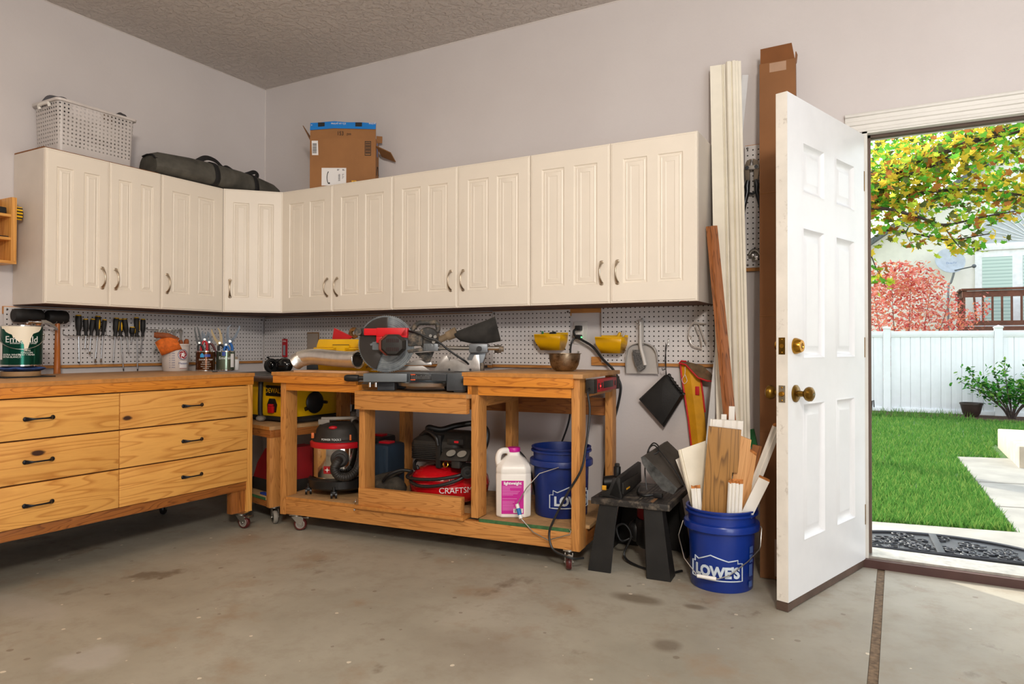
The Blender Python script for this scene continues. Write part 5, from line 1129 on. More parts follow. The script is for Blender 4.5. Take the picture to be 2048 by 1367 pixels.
# pancake compressor
CRED = plain('glossy_red_enamel', '#c4101a', .18, var=.03, coat=.6)
t = bench_thing('air_compressor', 'red pancake air compressor with a black motor shroud on the lower shelf', 'compressor', .895, .255, ZS)
b = MB(); R = .205; b.lathe([(0, .016), (.12, .018), (.17, .030), (.198, .060), (.205, .092), (.205, .100), (.207, .103), (.205, .106), (.198, .138), (.172, .172), (.12, .192), (0, .198)], n=64); tank = obj('tank', b, CRED, t, 'glossy red pancake tank')
for a in (-2.2, -.9, .5, 1.9): b = MB(); b.cyl((.14*math.cos(a), .14*math.sin(a), .0005), (.14*math.cos(a), .14*math.sin(a), .025), .016, n=14); obj('rubber_foot', b, RUBBER, t)
me = text_mesh('CRAFTSMAN', .040, .001, bend=.2055); obj('lettering', me, SILV, tank, loc=(0, 0, .097), rot=(0, 0, .80)); obj('lettering', text_mesh('USA', .026, .001, bend=.196), SILV, tank, loc=(0, 0, .142), rot=(0, 0, .60))
b = wrap_patch([(-1.0, .065), (-.8, .065), (-.8, .092), (-1.0, .092)], .2062); obj('data_plate', b, plain('grey_data_plate', '#6a6258', .5), tank, recalc=False)
b = MB()
def sq(x0, x1, y0, y1, z, r=.04, n=5):
    P = []
    for cx, cy, a in ((x1-r, y1-r, 0), (x0+r, y1-r, PI/2), (x0+r, y0+r, PI), (x1-r, y0+r, 3*PI/2)):
        for k in range(n+1): q = a+PI/2*k/n; P.append((cx+r*math.cos(q), cy+r*math.sin(q), z))
    return P
b.loft([sq(-.15, .10, -.11, .12, .215), sq(-.155, .11, -.12, .13, .235), sq(-.165, .115, -.13, .135, .30), sq(-.162, .115, -.127, .135, .325), sq(-.13, .11, -.10, .12, .352), sq(-.09, .10, -.07, .09, .362)]); obj('motor_shroud', b, BLACKD, t, 'dusty black motor shroud')
b = MB()
for i in range(9): b.loft([sq(-.1665, .05, -.1315, .10, .232+i*.009), sq(-.1675, .05, -.1325, .10, .2345+i*.009), sq(-.1665, .05, -.1315, .10, .237+i*.009)])
obj('shroud_louvres', b, BLACK, t); b = MB(); b.box(-.005, .025, -.140, -.10, .195, .36, .006); obj('shroud_strap', b, BLACK, t); b = MB(); b.cyl((.01, -.10, .178), (.01, -.10, .215), .018, n=14); obj('tank_post', b, CRED, t)
b = MB(); b.tube(bez([(-.10, -.05, .36), (-.09, -.06, .385), (-.03, -.04, .375), (.04, .0, .395), (.13, .05, .405), (.19, .04, .375), (.20, .02, .32), (.185, -.0, .26)], 8), .015, n=12); obj('carry_handle', b, BLACK, t, 'black carry handle'); b = MB(); b.tube(bez([(-.12, -.09, .345), (-.06, -.125, .375), (.0, -.145, .35), (.012, -.145, .31)], 8), .010, n=10); obj('air_pipe', b, BLACK, t)
b = MB(); b.prism([(.045, -.20, .245), (.205, -.205, .252), (.205, -.15, .305), (.045, -.145, .30)], (0, .10, -.02), .008); b.box(.11, .16, -.19, -.12, .21, .26, .01); pn = obj('gauge_panel', b, BLACKD, t)
for x in (.105, .165): b = MB(); b.cyl((x, -.178, .281), (x, -.1795, .2835), .0235, n=24); g = obj('gauge', b, plain('dull_gauge_face', '#8f8b82', .4), pn, 'dull round gauge')
b = MB(); b.box(.06, .15, -.138, -.13, .318, .345, .003); s2 = obj('switch_box', b, BLACK, t); b = MB(); b.box(.10, .125, -.140, -.137, .326, .337, .002); obj('red_switch', b, RED, s2)
b = MB(); b.cyl((.19, -.165, .21), (.21, -.205, .20), .032, n=24); b.lathe([(.010, 0), (.020, 0), (.020, .004), (.010, .004)], (.211, -.207, .2), 20, (.4, -.9, -.1)); obj('regulator_knob', b, BLACK, t)
b = MB(); b.lathe([(.011, -.002), (.015, 0), (.011, .002)], (.075, -.18, .225), 16, (.2, -1, .2)); b.cyl((.07, -.165, .24), (.08, -.18, .25), .006, n=10); obj('ring_pull', b, BRASS, t)
b = MB(); b.tube(bez([(-.165, -.10, .16), (-.15, -.17, .145), (-.06, -.215, .148), (.05, -.225, .158), (.14, -.20, .175), (.18, -.17, .19)], 10), .0085, n=10); b.tube(bez([(-.15, -.10, .14), (-.12, -.185, .128), (-.04, -.225, .118), (.06, -.225, .128), (.14, -.20, .152), (.185, -.17, .178)], 10), .0085, n=10); b.tube(bez([(-.15, -.02, .23), (-.165, -.07, .205), (-.15, -.10, .175), (-.13, -.11, .19), (-.12, -.115, .176)], 8), .008, n=10); b.tube(bez([(-.16, -.1, .16), (-.22, -.12, .165), (-.28, -.14, .14), (-.33, -.12, .10)], 8), .0085, n=10); obj('air_hose', b, CORD, t, 'black air hose')
# white jug
JUG = plain('white_jug_plastic', '#e9e4dc', .35, var=.02, dirt=('#b99f7c', .06)); MAG = plain('magenta_print', '#c0148c', .4, var=.02)
JR = .62
t = bench_thing('joint_compound_jug', 'white plastic jug with a magenta label and cap beside the blue bucket', 'jug', 1.302, .150, ZS, JR-BA-.12)
def oct_(w_, d, c, z): return [(w_-c, -d, z), (w_, -d+c, z), (w_, d-c, z), (w_-c, d, z), (-w_+c, d, z), (-w_, d-c, z), (-w_, -d+c, z), (-w_+c, -d, z)]
b = MB(); b.loft([oct_(.076, .076, .022, .0), oct_(.082, .082, .025, .006), oct_(.083, .083, .026, .20), oct_(.081, .081, .026, .206), oct_(.083, .083, .026, .212), oct_(.082, .082, .026, .232), oct_(.074, .074, .024, .247), oct_(.052, .05, .018, .268), oct_(.030, .030, .011, .285), oct_(.029, .029, .011, .30)])
o = obj('jug_body', b, JUG, t, ang=30); md = o.modifiers.new('soft', 'BEVEL'); md.width = .006; md.segments = 2; md.limit_method = 'ANGLE'
b = MB(); b.lathe([(0, .30), (.031, .30), (.032, .304), (.032, .317), (.030, .320), (0, .320)], (.0, .0, 0), 30); obj('cap', b, MAG, t, 'magenta screw cap')
b = MB(); b.tube(bez([(-.068, -.03, .232), (-.074, -.032, .272), (-.062, -.027, .302), (-.03, -.013, .305), (-.015, -.006, .285)], 8), .0145, n=14); obj('handle', b, JUG, t, 'moulded jug handle')
b = MB(); b.box(-.056, .048, -.0842, -.0828, .02, .175); lb = obj('label', b, MAG, t, 'magenta label'); obj('lettering', text_mesh('lightweight', .019, .0008, bold=.0006), SILV, lb, loc=(-.004, -.0843, .163))
b = MB(); random.seed(2)
for i in range(20):
    z = .148-i*.0058
    if i in (8, 9, 11): continue
    b.box(-.052, (-.052+.045+random.random()*.02) if i > 11 else (-.02+random.random()*.06), -.0848, -.084, z, z+.002)
obj('small_print', b, plain('pink_print', '#dd86c4', .5), lb); b = MB(); b.box(.0, .044, -.0848, -.084, .025, .045); bc = obj('barcode_panel', b, PAPER, lb); b = MB(); z = .006
while z < .038: b.box(z, z+.0014, -.0852, -.0846, .028, .045); z += random.choice((.002, .0028, .0036))
obj('barcode', b, BLK, bc)
b = MB(); M = Matrix.Rotation(math.radians(58), 4, 'Z')
me = text_mesh('7', .05, .001, bold=.004); obj('logo_mark', me, plain('orange_print', '#e0601c', .4), t, 'orange figure logo', loc=(.0838, -.03, .150), rot=(0, 0, PI/2)); obj('lettering', text_mesh('lightweight', .016, .0008), MAG, t, loc=(.0838, -.012, .120), rot=(0, 0, PI/2))
b = MB()
for i in range(7): b.box(.0832, .0842, -.044, -.044+.03+(i % 3)*.012, .105-i*.007, .1065-i*.007)
obj('small_print', b, plain('grey_print', '#77747a', .6), t); b.bm if False else None
# five gallon buckets
BLUE = plain('blue_bucket_plastic', '#0b2f86', .32, var=.05, coat=.15); BLUED = plain('dusty_blue_bucket_plastic', '#0d2a72', .4, var=.12, dirt=('#6d6c80', .1))
SILK = plain('pale_grey_print', '#c9d4dd', .45)
def bucket(label, loc, rz, m, logo_a, bail, H=.325, Rb=.125, Rt=.145):
    t = thing('bucket', label, 'bucket', loc, rz, 'blue five gallon buckets')
    r = lambda z: Rb+(Rt-.010-Rb)*z/H
    b = MB(); b.lathe([(0, .004), (Rb-.012, .004), (Rb-.010, 0), (Rb-.003, 0), (Rb, .004), (r(.236), .236), (.148, .237), (.152, .240), (.152, .262), (.150, .266), (r(.27)+.001, .268), (r(.30)+.001, .300), (.146, .302), (.146, .310), (r(.31)+.001, .312), (r(.318)+.001, .318), (.144, .319), (.144, H), (.135, H), (.133, .31), (Rb-.004, .008), (0, .008)], n=64); body = obj('bucket_body', b, m, t)
    # shop-sign outline: a gabled house shape round the name
    R = r(.13)+.0012; zc = .05; o_ = [(-.115, .0), (-.115, .062), (-.098, .062), (-.098, .082), (-.078, .074), (-.022, .098), (.048, .078), (.086, .084), (.086, .070), (.106, .070), (.106, .0)]
    pts = []
    for i in range(len(o_)):
        x0, z0 = o_[i]; x1, z1 = o_[(i+1) % len(o_)]; n = max(1, int(abs(x1-x0)/.012))
        pts += [(x0+(x1-x0)*k/n, z0+(z1-z0)*k/n) for k in range(n)]
    b = MB(); b.tube([(R*math.sin(logo_a+x/R), -R*math.cos(logo_a+x/R), zc+z) for x, z in pts], .0026, n=6, closed=True); obj('logo_outline', b, SILK, t, 'pale outline of a gabled sign')
    me = text_mesh("LOWE'S", .058, .0012, bend=R-.0006, bold=.0028, sx=.92); obj('lettering', me, SILK, t, loc=(0, 0, zc+.031), rot=(0, 0, logo_a+.0), ang=60)
    b = MB(); b.tube(bail, .0024, n=8); bw = obj('bail_handle', b, STEEL, t, 'wire bail'); return t, bw
bp_ = [(.04, -.148, .245), (-.035, -.20, .220), (-.085, -.235, .155), (-.120, -.262, .085), (-.117, -.268, .07), (-.095, -.275, .025), (-.033, -.280, -.028), (.040, -.283, -.055), (.110, -.28, -.03), (.140, -.278, -.02), (.143, -.275, -.005), (.135, -.272, .0)]
t, bw = bucket('dusty blue bucket on the lower shelf with its wire handle hanging over the edge', BW(1.505, .262, ZS+.0005), BA, BLUED, .80, [(x+.0, y, z) for x, y, z in bp_])
b = MB(); a0, a1 = V(bp_[3]), V(bp_[5]); b.cyl(a0, a1, .0085, n=14); g = obj('handle_grip', b, WHITE, bw, 'white plastic grip'); b = MB(); b.cyl(a0+(a1-a0)*.3, a0+(a1-a0)*.75, .0095, n=14); obj('grip_tape', b, plain('blue_tape', '#1c6fb0', .5), g, 'blue tape wrap')
BKL = V((3.417, -.561, .0003)); br = face(BKL.x, BKL.y)
e0 = [(-.155, .0, .250), (-.172, -.03, .196), (-.170, -.04, .188), (-.145, -.115, .125), (-.10, -.155, .082), (-.093, -.160, .073)]; e1 = [(-.093, -.160, .073), (-.02, -.166, .069), (-.012, -.166, .070)]; e2 = [(-.012, -.166, .070), (.03, -.155, .084), (.10, -.10, .128), (.148, -.04, .165), (.152, -.03, .176), (.158, 0, .240), (.154, .0, .250)]
t, bw = bucket('blue bucket on the floor stuffed with trim offcuts', BKL, br, BLUE, -.16, e0+e1[1:]+e2[1:])
b = MB(); b.cyl(e1[0], e1[1], .0075, n=14); obj('handle_grip', b, WHITE, bw, 'white plastic grip')
for z0, z1 in ((.155, .182), (.118, .150), (.062, .110), (.018, .042)):
    b = wrap_patch([(.95, z0), (1.15, z0), (1.15, z1), (.95, z1)], .1275+.01*z0/.3+.0012); obj('care_print', b, plain('faded_print', '#4c66a4', .5), t, 'small faded print', recalc=False)

# ------------------------------------------------------------------ offcuts standing in the bucket
WPRO = plain('primed_white_trim', '#ece8df', .5, var=.03, dirt=('#cdbfa8', .08)); POP = wood('poplar', '#a3753a', '#5a3c18', 'Z', .9, .55, lines=.8); PALE = wood('pale_pine_offcut', '#d9a266', '#b77f45', 'Z', 1.2, .55); RAWP = plain('raw_broken_wood', '#c07a3c', .8, var=.2, nscale=60)
def plank(name, label, p0, p1, w_, th, m, prof=None, cut=0, yawx=0, group='trim offcuts standing in the blue bucket', notch=None, end=None, cat='trim'):
    """board from foot p0 to head p1 (centres), broad face toward the camera side; prof: bumps across the width"""
    p0, p1 = V(p0), V(p1); d = p1-p0; L = d.length; d.normalize(); f = V((.2+yawx, -1, 0)); f = (f-d*f.dot(d)).normalized(); sd = f.cross(d)*-1
    sd = d.cross(f); 
    if sd.x < 0: sd = -sd
    M = Matrix((sd, -f, d)).transposed().to_4x4(); M.translation = p0
    o_ = thing(name, label, cat, p0, 0, group, rot=M.to_euler()) if end else None
    b = MB(); h = w_/2
    if notch: b.prism([(-h, -th, 0), (h, -th, 0), (h, -th, notch[0]), (h-notch[2], -th, notch[0]), (h-notch[2], -th, notch[1]), (h, -th, notch[1]), (h, -th, L), (-h, -th, L+cut)], (0, th, 0), .001)
    elif prof:
        pr = [(-h, 0)]+[(-h+w_*q, -th*z) for q, z in prof]+[(h, 0)]
        b.loft([[(x, y, 0) for x, y in pr], [(x, y, L+cut*(h-x)/w_) for x, y in pr]])
    else: b.prism([(-h, -th, 0), (h, -th, 0), (h, -th, L), (-h, -th, L+cut)], (0, th, 0), .0012)
    if end:
        obj('shaft', b, m, o_, ang=22); b = MB(); pr = prof or [(0, 1), (1, 1)]
        pr = [(-h, 0)]+[(-h+w_*q, -th*z) for q, z in pr]+[(h, 0)]; random.seed(int(p1.x*999))
        b.loft([[(x*.995, y*.99, L-.004+cut*(h-x)/w_) for x, y in pr], [(x*.96, y*.95, L+.003+.014*random.random()+cut*(h-x)/w_) for x, y in pr]]); obj('raw_end', b, RAWP, o_, 'raw broken end'); return o_
    o_ = obj(name, b, m, loc=p0, rot=M.to_euler(), ang=22); return tag(o_, label, cat, group)
CRN = [(0, .25), (.06, .3), (.07, .7), (.16, .75), (.2, .45), (.36, .5), (.44, .95), (.6, 1), (.66, .6), (.78, .7), (.84, 1), (1, .9)]
BX, BY = BKL.x, BKL.y
# the trims stand on the bucket floor (z .009)
def fl(dx, dy): return (BX+dx, BY+dy, .012)
plank('board_offcut', 'wide brown poplar board with a dark streak and a notch, front of the bucket', fl(-.03, -.045), (3.443, -.612, .655), .128, .018, POP, notch=(.44, .47, .022), yawx=-.0, cat='board')
plank('trim_offcut', 'wide white moulding standing just behind the brown poplar board', fl(-.025, .005), (3.445, -.585, .688), .130, .014, WPRO, prof=CRN, cut=-.006)
plank('trim_offcut', 'wide white board leaning left beside the brown poplar board', fl(.01, .0), (3.293, -.565, .575), .122, .012, plain('yellowed_white_paint', '#e8dfca', .5, var=.06), prof=[(0, .6), (.05, .9), (.09, .6), (.12, .9), (.18, .7), (1, .7)], cut=-.018)
plank('trim_offcut', 'white strip leaning furthest left over the router table', fl(.03, .03), (3.238, -.505, .515), .07, .012, WPRO, cut=-.012)
plank('trim_offcut', 'short white trim with two splintered orange tips, left front', fl(-.06, -.06), (3.326, -.620, .398), .038, .012, WPRO, prof=[(0, .8), (.3, 1), (.42, .3), (.56, .3), (.62, 1), (1, .9)], end=1)
plank('board_offcut', 'thin tan board right behind the brown poplar board', fl(.02, -.02), (3.516, -.585, .612), .052, .012, PALE, cut=.012, cat='board')
plank('board_offcut', 'pointed tan splinter of trim right of the thin tan board', fl(.045, -.005), (3.538, -.560, .545), .038, .014, PALE, cut=.02, end=1, cat='board')
plank('board_offcut', 'dark brown square-ended stick at the back right', fl(.035, .065), (3.552, -.515, .580), .036, .016, FIRD['Z'], cat='board')
plank('trim_offcut', 'narrow white stick in front of the dark brown stick', fl(.06, .02), (3.558, -.552, .455), .024, .012, WPRO)
plank('trim_offcut', 'long white trim with an orange broken end leaning far right toward the door', fl(-.02, .045), (3.640, -.580, .668), .036, .014, WPRO, prof=[(0, .6), (.2, 1), (.5, .7), (.6, 1), (1, .6)], end=1)
plank('trim_offcut', 'short white fluted trim at the front right of the bucket', fl(.05, -.06), (3.489, -.632, .438), .058, .014, WPRO, prof=[(0, .6), (.1, 1), (.22, .5), (.32, 1), (.45, .5), (.55, 1), (.7, .5), (.8, 1), (1, .7)], end=1)
plank('trim_offcut', 'short white trim leaning right with its brown end grain showing', fl(-.03, .0), (3.594, -.600, .462), .044, .022, WPRO, end=1)
for x, z, w_ in ((3.415, .70, .022), (3.448, .735, .024)): plank('trim_offcut', 'slim white trim peeking up at the back, %s' % ('shorter and left' if x < 3.43 else 'taller and right'), fl(-.02 if x < 3.43 else .01, .095), (x, -.50, z), w_, .012, WPRO)

# ------------------------------------------------------------------ tall things leaning on the wall
CREAMB = plain('cream_primed_moulding', '#efe9d8', .5, var=.03, dirt=('#d3b98e', .06))
G2 = 'tall white boards leaning on the back wall'
plank('tall_board', 'widest tall cream board, left edge next to the wall cabinet', (3.398, -.345, .002), (3.288, -.040, 2.375), .073, .014, CREAMB, prof=[(0, .8), (.74, .8), (.78, 1), (.84, .55), (.88, 1), (1, .9)], group=G2, cat='board')
plank('tall_board', 'tall fluted cream moulding in the middle of the leaning stack', (3.473, -.350, .002), (3.364, -.045, 2.378), .071, .018, CREAMB, prof=[(0, .4), (.1, .9), (.3, .95), (.36, .5), (.44, 1), (.6, 1), (.66, .6), (.78, .65), (.84, .3), (1, .25)], group=G2, cat='board')
plank('tall_board', 'slightly shorter grey-white board at the back right of the leaning stack', (3.25, -.295, .002), (3.416, -.022, 2.31), .030, .010, plain('grey_white_board', '#d6d6d6', .5), group=G2, cat='board')
OAK = wood('red_oak', '#a8683a', '#5e3418', 'Z', 1.4, .45, lines=1.2)
plank('oak_moulding', 'reddish brown oak moulding leaning across the tall cream boards', (3.505, -.525, .012), (3.292, -.188, 1.555), .052, .016, OAK, prof=[(0, .7), (.2, 1), (.35, .6), (.6, .9), (1, .5)], group='oak moulding')
b = MB(); b.box(-.014, .014, -.005, .005, 0, .62, .001); tag(obj('green_lath', b, plain('green_paint', '#1d7a3c', .5), loc=(3.595, -.20, .0), rot=(0, -.20, 0)), 'thin green lath between the tall boards and the tall carton', 'lath')
t = thing('tall_carton', 'tall narrow brown cardboard carton behind the open door', 'box', (3.545, -.41, .002), 0, rot=(-math.atan2(.30, 2.32), math.radians(-.8), math.radians(3)))
CARD2 = plain('brown_carton', '#8a5c36', .8, var=.06, nscale=4, bump=.1); PT = plain('matte_packing_tape', '#b08e74', .4, var=.05)
b = MB(); b.box(0, .158, 0, .05, 0, 2.335, .002); obj('carton_body', b, CARD2, t)
b = MB(); b.prism([(.004, .004, 2.335), (.155, .004, 2.335), (.143, -.010, 2.408), (.006, -.010, 2.404)], (0, .004, 0)); obj('top_flap', b, plain('card_inside_dark', '#7a4a22', .85), t, 'open top flap'); b = MB(); b.prism([(.157, .006, 2.325), (.160, .045, 2.33), (.165, .045, 2.372), (.161, .006, 2.37)], (-.003, 0, 0)); obj('side_flap', b, CARD2, t)
for p in ((.045, .118, -.0008, .0, 2.285, 2.33), (.06, .158, -.0008, 0, .012, .165)): b = MB(); b.box(*p); obj('packing_tape', b, PT, t, 'pale packing tape')
for z in (1.70, 1.13, .62): b = MB(); b.tube([(0, -.0003, z), (.08, -.0004, z+.004), (.158, -.0003, z)], .0016, n=5); obj('crease', b, CARD, t)

# bolt cutters and pipe cutter on the narrow pegboard (face y=-.024)
t = thing('bolt_cutter', 'bolt cutters with blue grips hung on the narrow pegboard', 'bolt cutter', (3.452, -.048, 1.835))
KB = plain('blue_rubber_grip', '#143c96', .55, var=.08); b = MB()
for sg in (-1, 1): b.loft([[(sg*x+q*w_, y, z) for q, y in ((-1, -.008), (1, -.008), (1, .008), (-1, .008))] for x, w_, z in ((.006, .004, .055), (.016, .010, .045), (.022, .012, .02), (.022, .012, -.0), (.018, .008, -.05))])
obj('cutter_jaws', b, plain('worn_bronze_jaw', '#857a6c', .35, .9, var=.2), t, 'steel jaws'); b = MB(); b.box(-.032, .032, -.012, -.008, .004, .024, .003); obj('link_plate', b, STEEL, t); b = MB()
for x in (-.021, .021): b.cyl((x, -.015, .014), (x, -.010, .014), .009, n=14)
obj('pivot_bolt', b, GUN, t)
for sg in (-1, 1):
    b = MB(); b.tube([(sg*.018, 0, -.045), (sg*.024, 0, -.075), (sg*.022, 0, -.10), (sg*.038, 0, -.17), (sg*.046, 0, -.225)], [.010, .014, .011, .010, .009], n=12); a = obj('arm', b, GUN, t); b = MB(); b.tube([(sg*.0445, 0, -.205), (sg*.050, 0, -.25), (sg*.056, 0, -.315), (sg*.057, 0, -.322)], [.013, .0145, .014, .010], n=14); g = obj('grip', b, KB, t, 'blue grip')
    if sg == 1: obj('lettering', text_mesh('KOBALT', .016, .001), PAPER, g, loc=(.0525, -.0150, -.262), rot=(0, 1.45, 0))
b = MB(); b.tube([(-.02, -.0, -.105), (0, 0, -.112), (.02, 0, -.105)], .006, n=8); obj('stop_bar', b, GUN, t)
t = thing('pipe_cutter', 'small steel pipe cutter hung at the bottom of the narrow pegboard', 'pipe cutter', (3.462, -.040, 1.428))
b = MB(); b.tube(bez([(-.025, 0, .0), (-.012, 0, .02), (.010, 0, .018), (.030, 0, -.01), (.042, 0, -.045)], 6), .0085, n=10); obj('frame', b, STEEL, t); b = MB(); b.box(-.026, -.004, -.008, .008, -.010, .006, .003); b.box(-.010, .016, -.008, .008, -.026, -.006, .003); obj('cutting_head', b, CHROME, t); b = MB(); b.lathe([(.005, -.008), (.011, -.008), (.011, .008), (.005, .008)], (.034, 0, -.062), 18, (0, 1, 0)); b.sphere((.002, -.009, -.017), .004); obj('adjusting_knob', b, STEEL, t); b = MB(); b.tube([(.0, .014, .036), (.0, -.004, .036), (.0, -.005, .012)], .0025); obj('hook', b, GUN, t)
# wall-hung things on the right pegboard
def bin_(label, x0, x1, zt, zb, xb0, xb1):
    t = thing('parts_bin', label, 'bin', (0, -.025, 0), 0, 'yellow bins on the pegboards')
    b = MB(); y1 = -.098; top = [(x0, -.001, zt), (x1, -.001, zt), (x1, y1, zt), (x0, y1, zt)]; mid = [(x0+.004, -.001, zt-.035), (x1-.004, -.001, zt-.035), (x1-.004, y1+.004, zt-.035), (x0+.004, y1+.004, zt-.035)]; bot = [(xb0, -.001, zb), (xb1, -.001, zb), (xb1, y1+.028, zb), (xb0, y1+.028, zb)]
    b.loft([bot, mid, top], cap=False); b._add(bot, [(0, 1, 2, 3)]); o = obj('bin_shell', b, plain('amber_bin_plastic', '#dba400', .4, var=.04), t); solid(o, .003, 1)
    b = MB(); b.tube([(x0, -.001, zt), (x0, y1, zt), (x1, y1, zt), (x1, -.001, zt)], .0035, n=6); b.box(x0-.003, x1+.003, -.004, .0, zt-.004, zt+.012); obj('rim', b, YEL, t); return t
bin_('yellow parts bin left of the outlet', 2.312, 2.468, 1.050, .968, 2.338, 2.448); bin_('yellow parts bin right of the outlet', 2.672, 2.815, 1.034, .952, 2.698, 2.795)
tag(obj('black_clip', MB().prism([(0, 0, 0), (.05, 0, .004), (.042, 0, .05), (.01, 0, .045)], (0, .02, 0), .003), BLACK, loc=(2.375, -.085, 1.018)), 'black clip in the left yellow bin', 'clip'); tag(obj('green_marker', MB().cyl((0, 0, 0), (-.012, .008, .085), .006), plain('green_plastic', '#1d7a3c', .5), loc=(2.338, -.06, .985)), 'green pencil stub in the left yellow bin', 'pencil'); tag(obj('yellow_handle', MB().tube([(0, 0, 0), (.02, 0, .05), (.032, 0, .075)], [.010, .011, .007], n=12), YEL, loc=(2.755, -.06, .985)), 'yellow tool handle in the right yellow bin', 'tool handle'); tag(obj('clear_tube', MB().cyl((0, 0, 0), (.04, 0, .08), .005), plain('clear_plastic', '#cfcac6', .2), loc=(2.772, -.05, .985)), 'clear plastic tube in the right yellow bin', 'tube')
GREYP = plain('light_grey_plastic', '#b7b1ab', .45, var=.03)
t = thing('dustpan', 'grey dustpan hung handle up on the right pegboard', 'dustpan', (2.897, -.030, .845))
P = [(-.088, 0), (.088, 0), (.084, .09), (.080, .108)]+[(.080*math.cos(a), .108+.052*math.sin(a)) for a in [PI*k/12 for k in range(1, 12)]]+[(-.080, .108), (-.084, .09)]
b = MB(); b.prism([(x, -.003, z) for x, z in P], (0, .003, 0)); obj('pan_floor', b, GREYP, t); b = MB(); pr = [(.088, .0)]+P[2:]+[(-.088, .0)]; b.loft([[(x, y, z) for y, e in ((-.003, 0), (-.030 if 2 < i < len(pr)-3 else -.022 if 0 < i < len(pr)-1 else -.008, 0))] for i, (x, z) in enumerate(pr)], close=False, cap=False); o = obj('pan_rim', b, GREYP, t); solid(o, .003, 0)
b = MB(); b.loft([[(q[0]*w_, q[1]*.008-.012, z) for q in ((-1, -1), (1, -1), (1, 1), (-1, 1))] for w_, z in ((.016, .15), (.011, .175), (.0105, .255), (.012, .275), (.006, .281))]); h = obj('handle', b, GREYP, t); b = MB(); b.cyl((0, -.0215, .262), (0, -.019, .262), .004); obj('hang_hole', b, BLACK, h)
t = thing('hand_brush', 'grey hand brush clipped in the dustpan', 'brush', (2.897, -.062, .845))
b = MB(); b.tube(bez([(.0, .0, .27), (.001, 0, .20), (.004, -.002, .14), (.020, -.004, .08), (.028, -.004, .045)], 6), [.007+.003*min(1, i/14) for i in range(25)], n=12); obj('brush_back', b, plain('pale_grey_plastic', '#c9c4be', .4), t); b = MB(); b.loft([[(x0, -.008, z), (x1, -.008, z), (x1, .010, z), (x0, .010, z)] for x0, x1, z in ((-.040, .004, .124), (-.038, .012, .09), (-.028, .020, .055), (-.016, .025, .030), (-.010, .0, .012))]); br_ = obj('bristles', b, plain('grey_bristles', '#6b6865', .9, var=.3, nscale=120, bump=.6), t, 'dark grey bristles')
b = MB()
for i in range(7): b.bar((-.034+i*.006, -.009, .120-i*.004), (-.022+i*.006, -.009, .03+i*.004), .0012, .001)
obj('bristle_gaps', b, plain('dark_bristle_gap', '#3b3938', .9), br_)
hook('steel hook holding the dustpan', 2.897, 1.112, L=.05, x=0, n=1).matrix_world = Matrix.Translation((2.897, -.025, 1.112)) @ Matrix.Rotation(-PI/2, 4, 'Z') @ Matrix.Translation((0, 0, 0))
hk = bpy.data.objects['pegboard_hook.002']; hk.children[0].location = (0, 0, 0)
t = thing('drawstring_pouch', 'black drawstring pouch hanging by its cord under the right pegboard', 'pouch', (3.030, -.053, .0))
b = MB(); prof = [(-.142, .713), (-.008, .840), (.014, .845), (.095, .745), (-.010, .575)]
ins = lambda k, y: [(prof_c[0]+(x-prof_c[0])*k, y, prof_c[1]+(z-prof_c[1])*k) for x, z in prof]
prof_c = (-.02, .72); b.loft([ins(.9, .012), ins(1, .004), ins(1, -.004), ins(.86, -.020), ins(.4, -.028)]); o = obj('pouch_body', b, plain('black_nylon', '#171615', .6, var=.3, nscale=10, bump=.3), t)
b = MB(); b.tube(bez([(.014, -.004, .845), (.04, -.016, .815), (.06, -.016, .788), (.078, -.016, .768), (.095, -.010, .745)], 5), [.008+.003*math.sin(i*2) for i in range(21)], n=8); obj('gathered_mouth', b, plain('black_nylon', '#171615', .6), t); b = MB(); b.tube([(.003, -.012, .842), (.006, -.02, .92), (.004, -.02, .975), (.007, -.022, 1.0)], .0022, n=6); b.tube([(.006, -.012, .842), (.001, -.02, .92), (.007, -.02, .975), (.007, -.022, 1.0)], .0022, n=6); b.tube([(.003, -.02, .872), (-.012, -.022, .866), (-.014, -.022, .878)], .0025, n=6); obj('drawcord', b, CORD, t)
t = thing('pegboard_hook', 'steel spring hook holding the black pouch', 'hook', (3.037, -.026, 1.0), 0, 'pegboard hooks'); b = MB(); b.tube(bez([(0, 0, .026), (0, -.008, .02), (0, -.01, -.008), (0, -.03, -.012), (0, -.050, 0), (.0, -.052, .008)], 6), .0022, n=6); obj('prong', b, STEEL, t)
t = thing('saw_scabbard', 'yellow saw scabbard with red piping and a folded flap', 'scabbard', (0, -.021, 0)); YC = plain('yellow_canvas', '#e0a010', .7, var=.08, nscale=14, bump=.2)
b = MB(); b.loft([[(x0, -.012, z), ((x0+x1)/2, -.030, z), (x1, -.014, z), (x1, -.004, z), (x0, -.004, z)] for x0, x1, z in ((3.102, 3.165, .895), (3.106, 3.200, .84), (3.122, 3.212, .74), (3.140, 3.222, .62), (3.154, 3.231, .50), (3.166, 3.236, .40))]); obj('sheath', b, YC, t)
PIP = plain('red_piping', '#c8141c', .45); b = MB(); b.tube([(3.099, -.014, .905), (3.105, -.014, .84), (3.121, -.014, .74), (3.139, -.014, .62), (3.153, -.014, .50), (3.165, -.014, .40)], .0045, n=8); b.tube([(3.201, -.018, .84), (3.214, -.016, .74), (3.223, -.016, .66)], .0045, n=8); obj('piping', b, PIP, t, 'red piping')
fo = [(3.099, .904), (3.112, .914), (3.137, .912), (3.179, .903), (3.219, .893), (3.261, .857), (3.278, .828), (3.268, .817), (3.245, .818), (3.199, .832), (3.162, .868), (3.135, .895)]
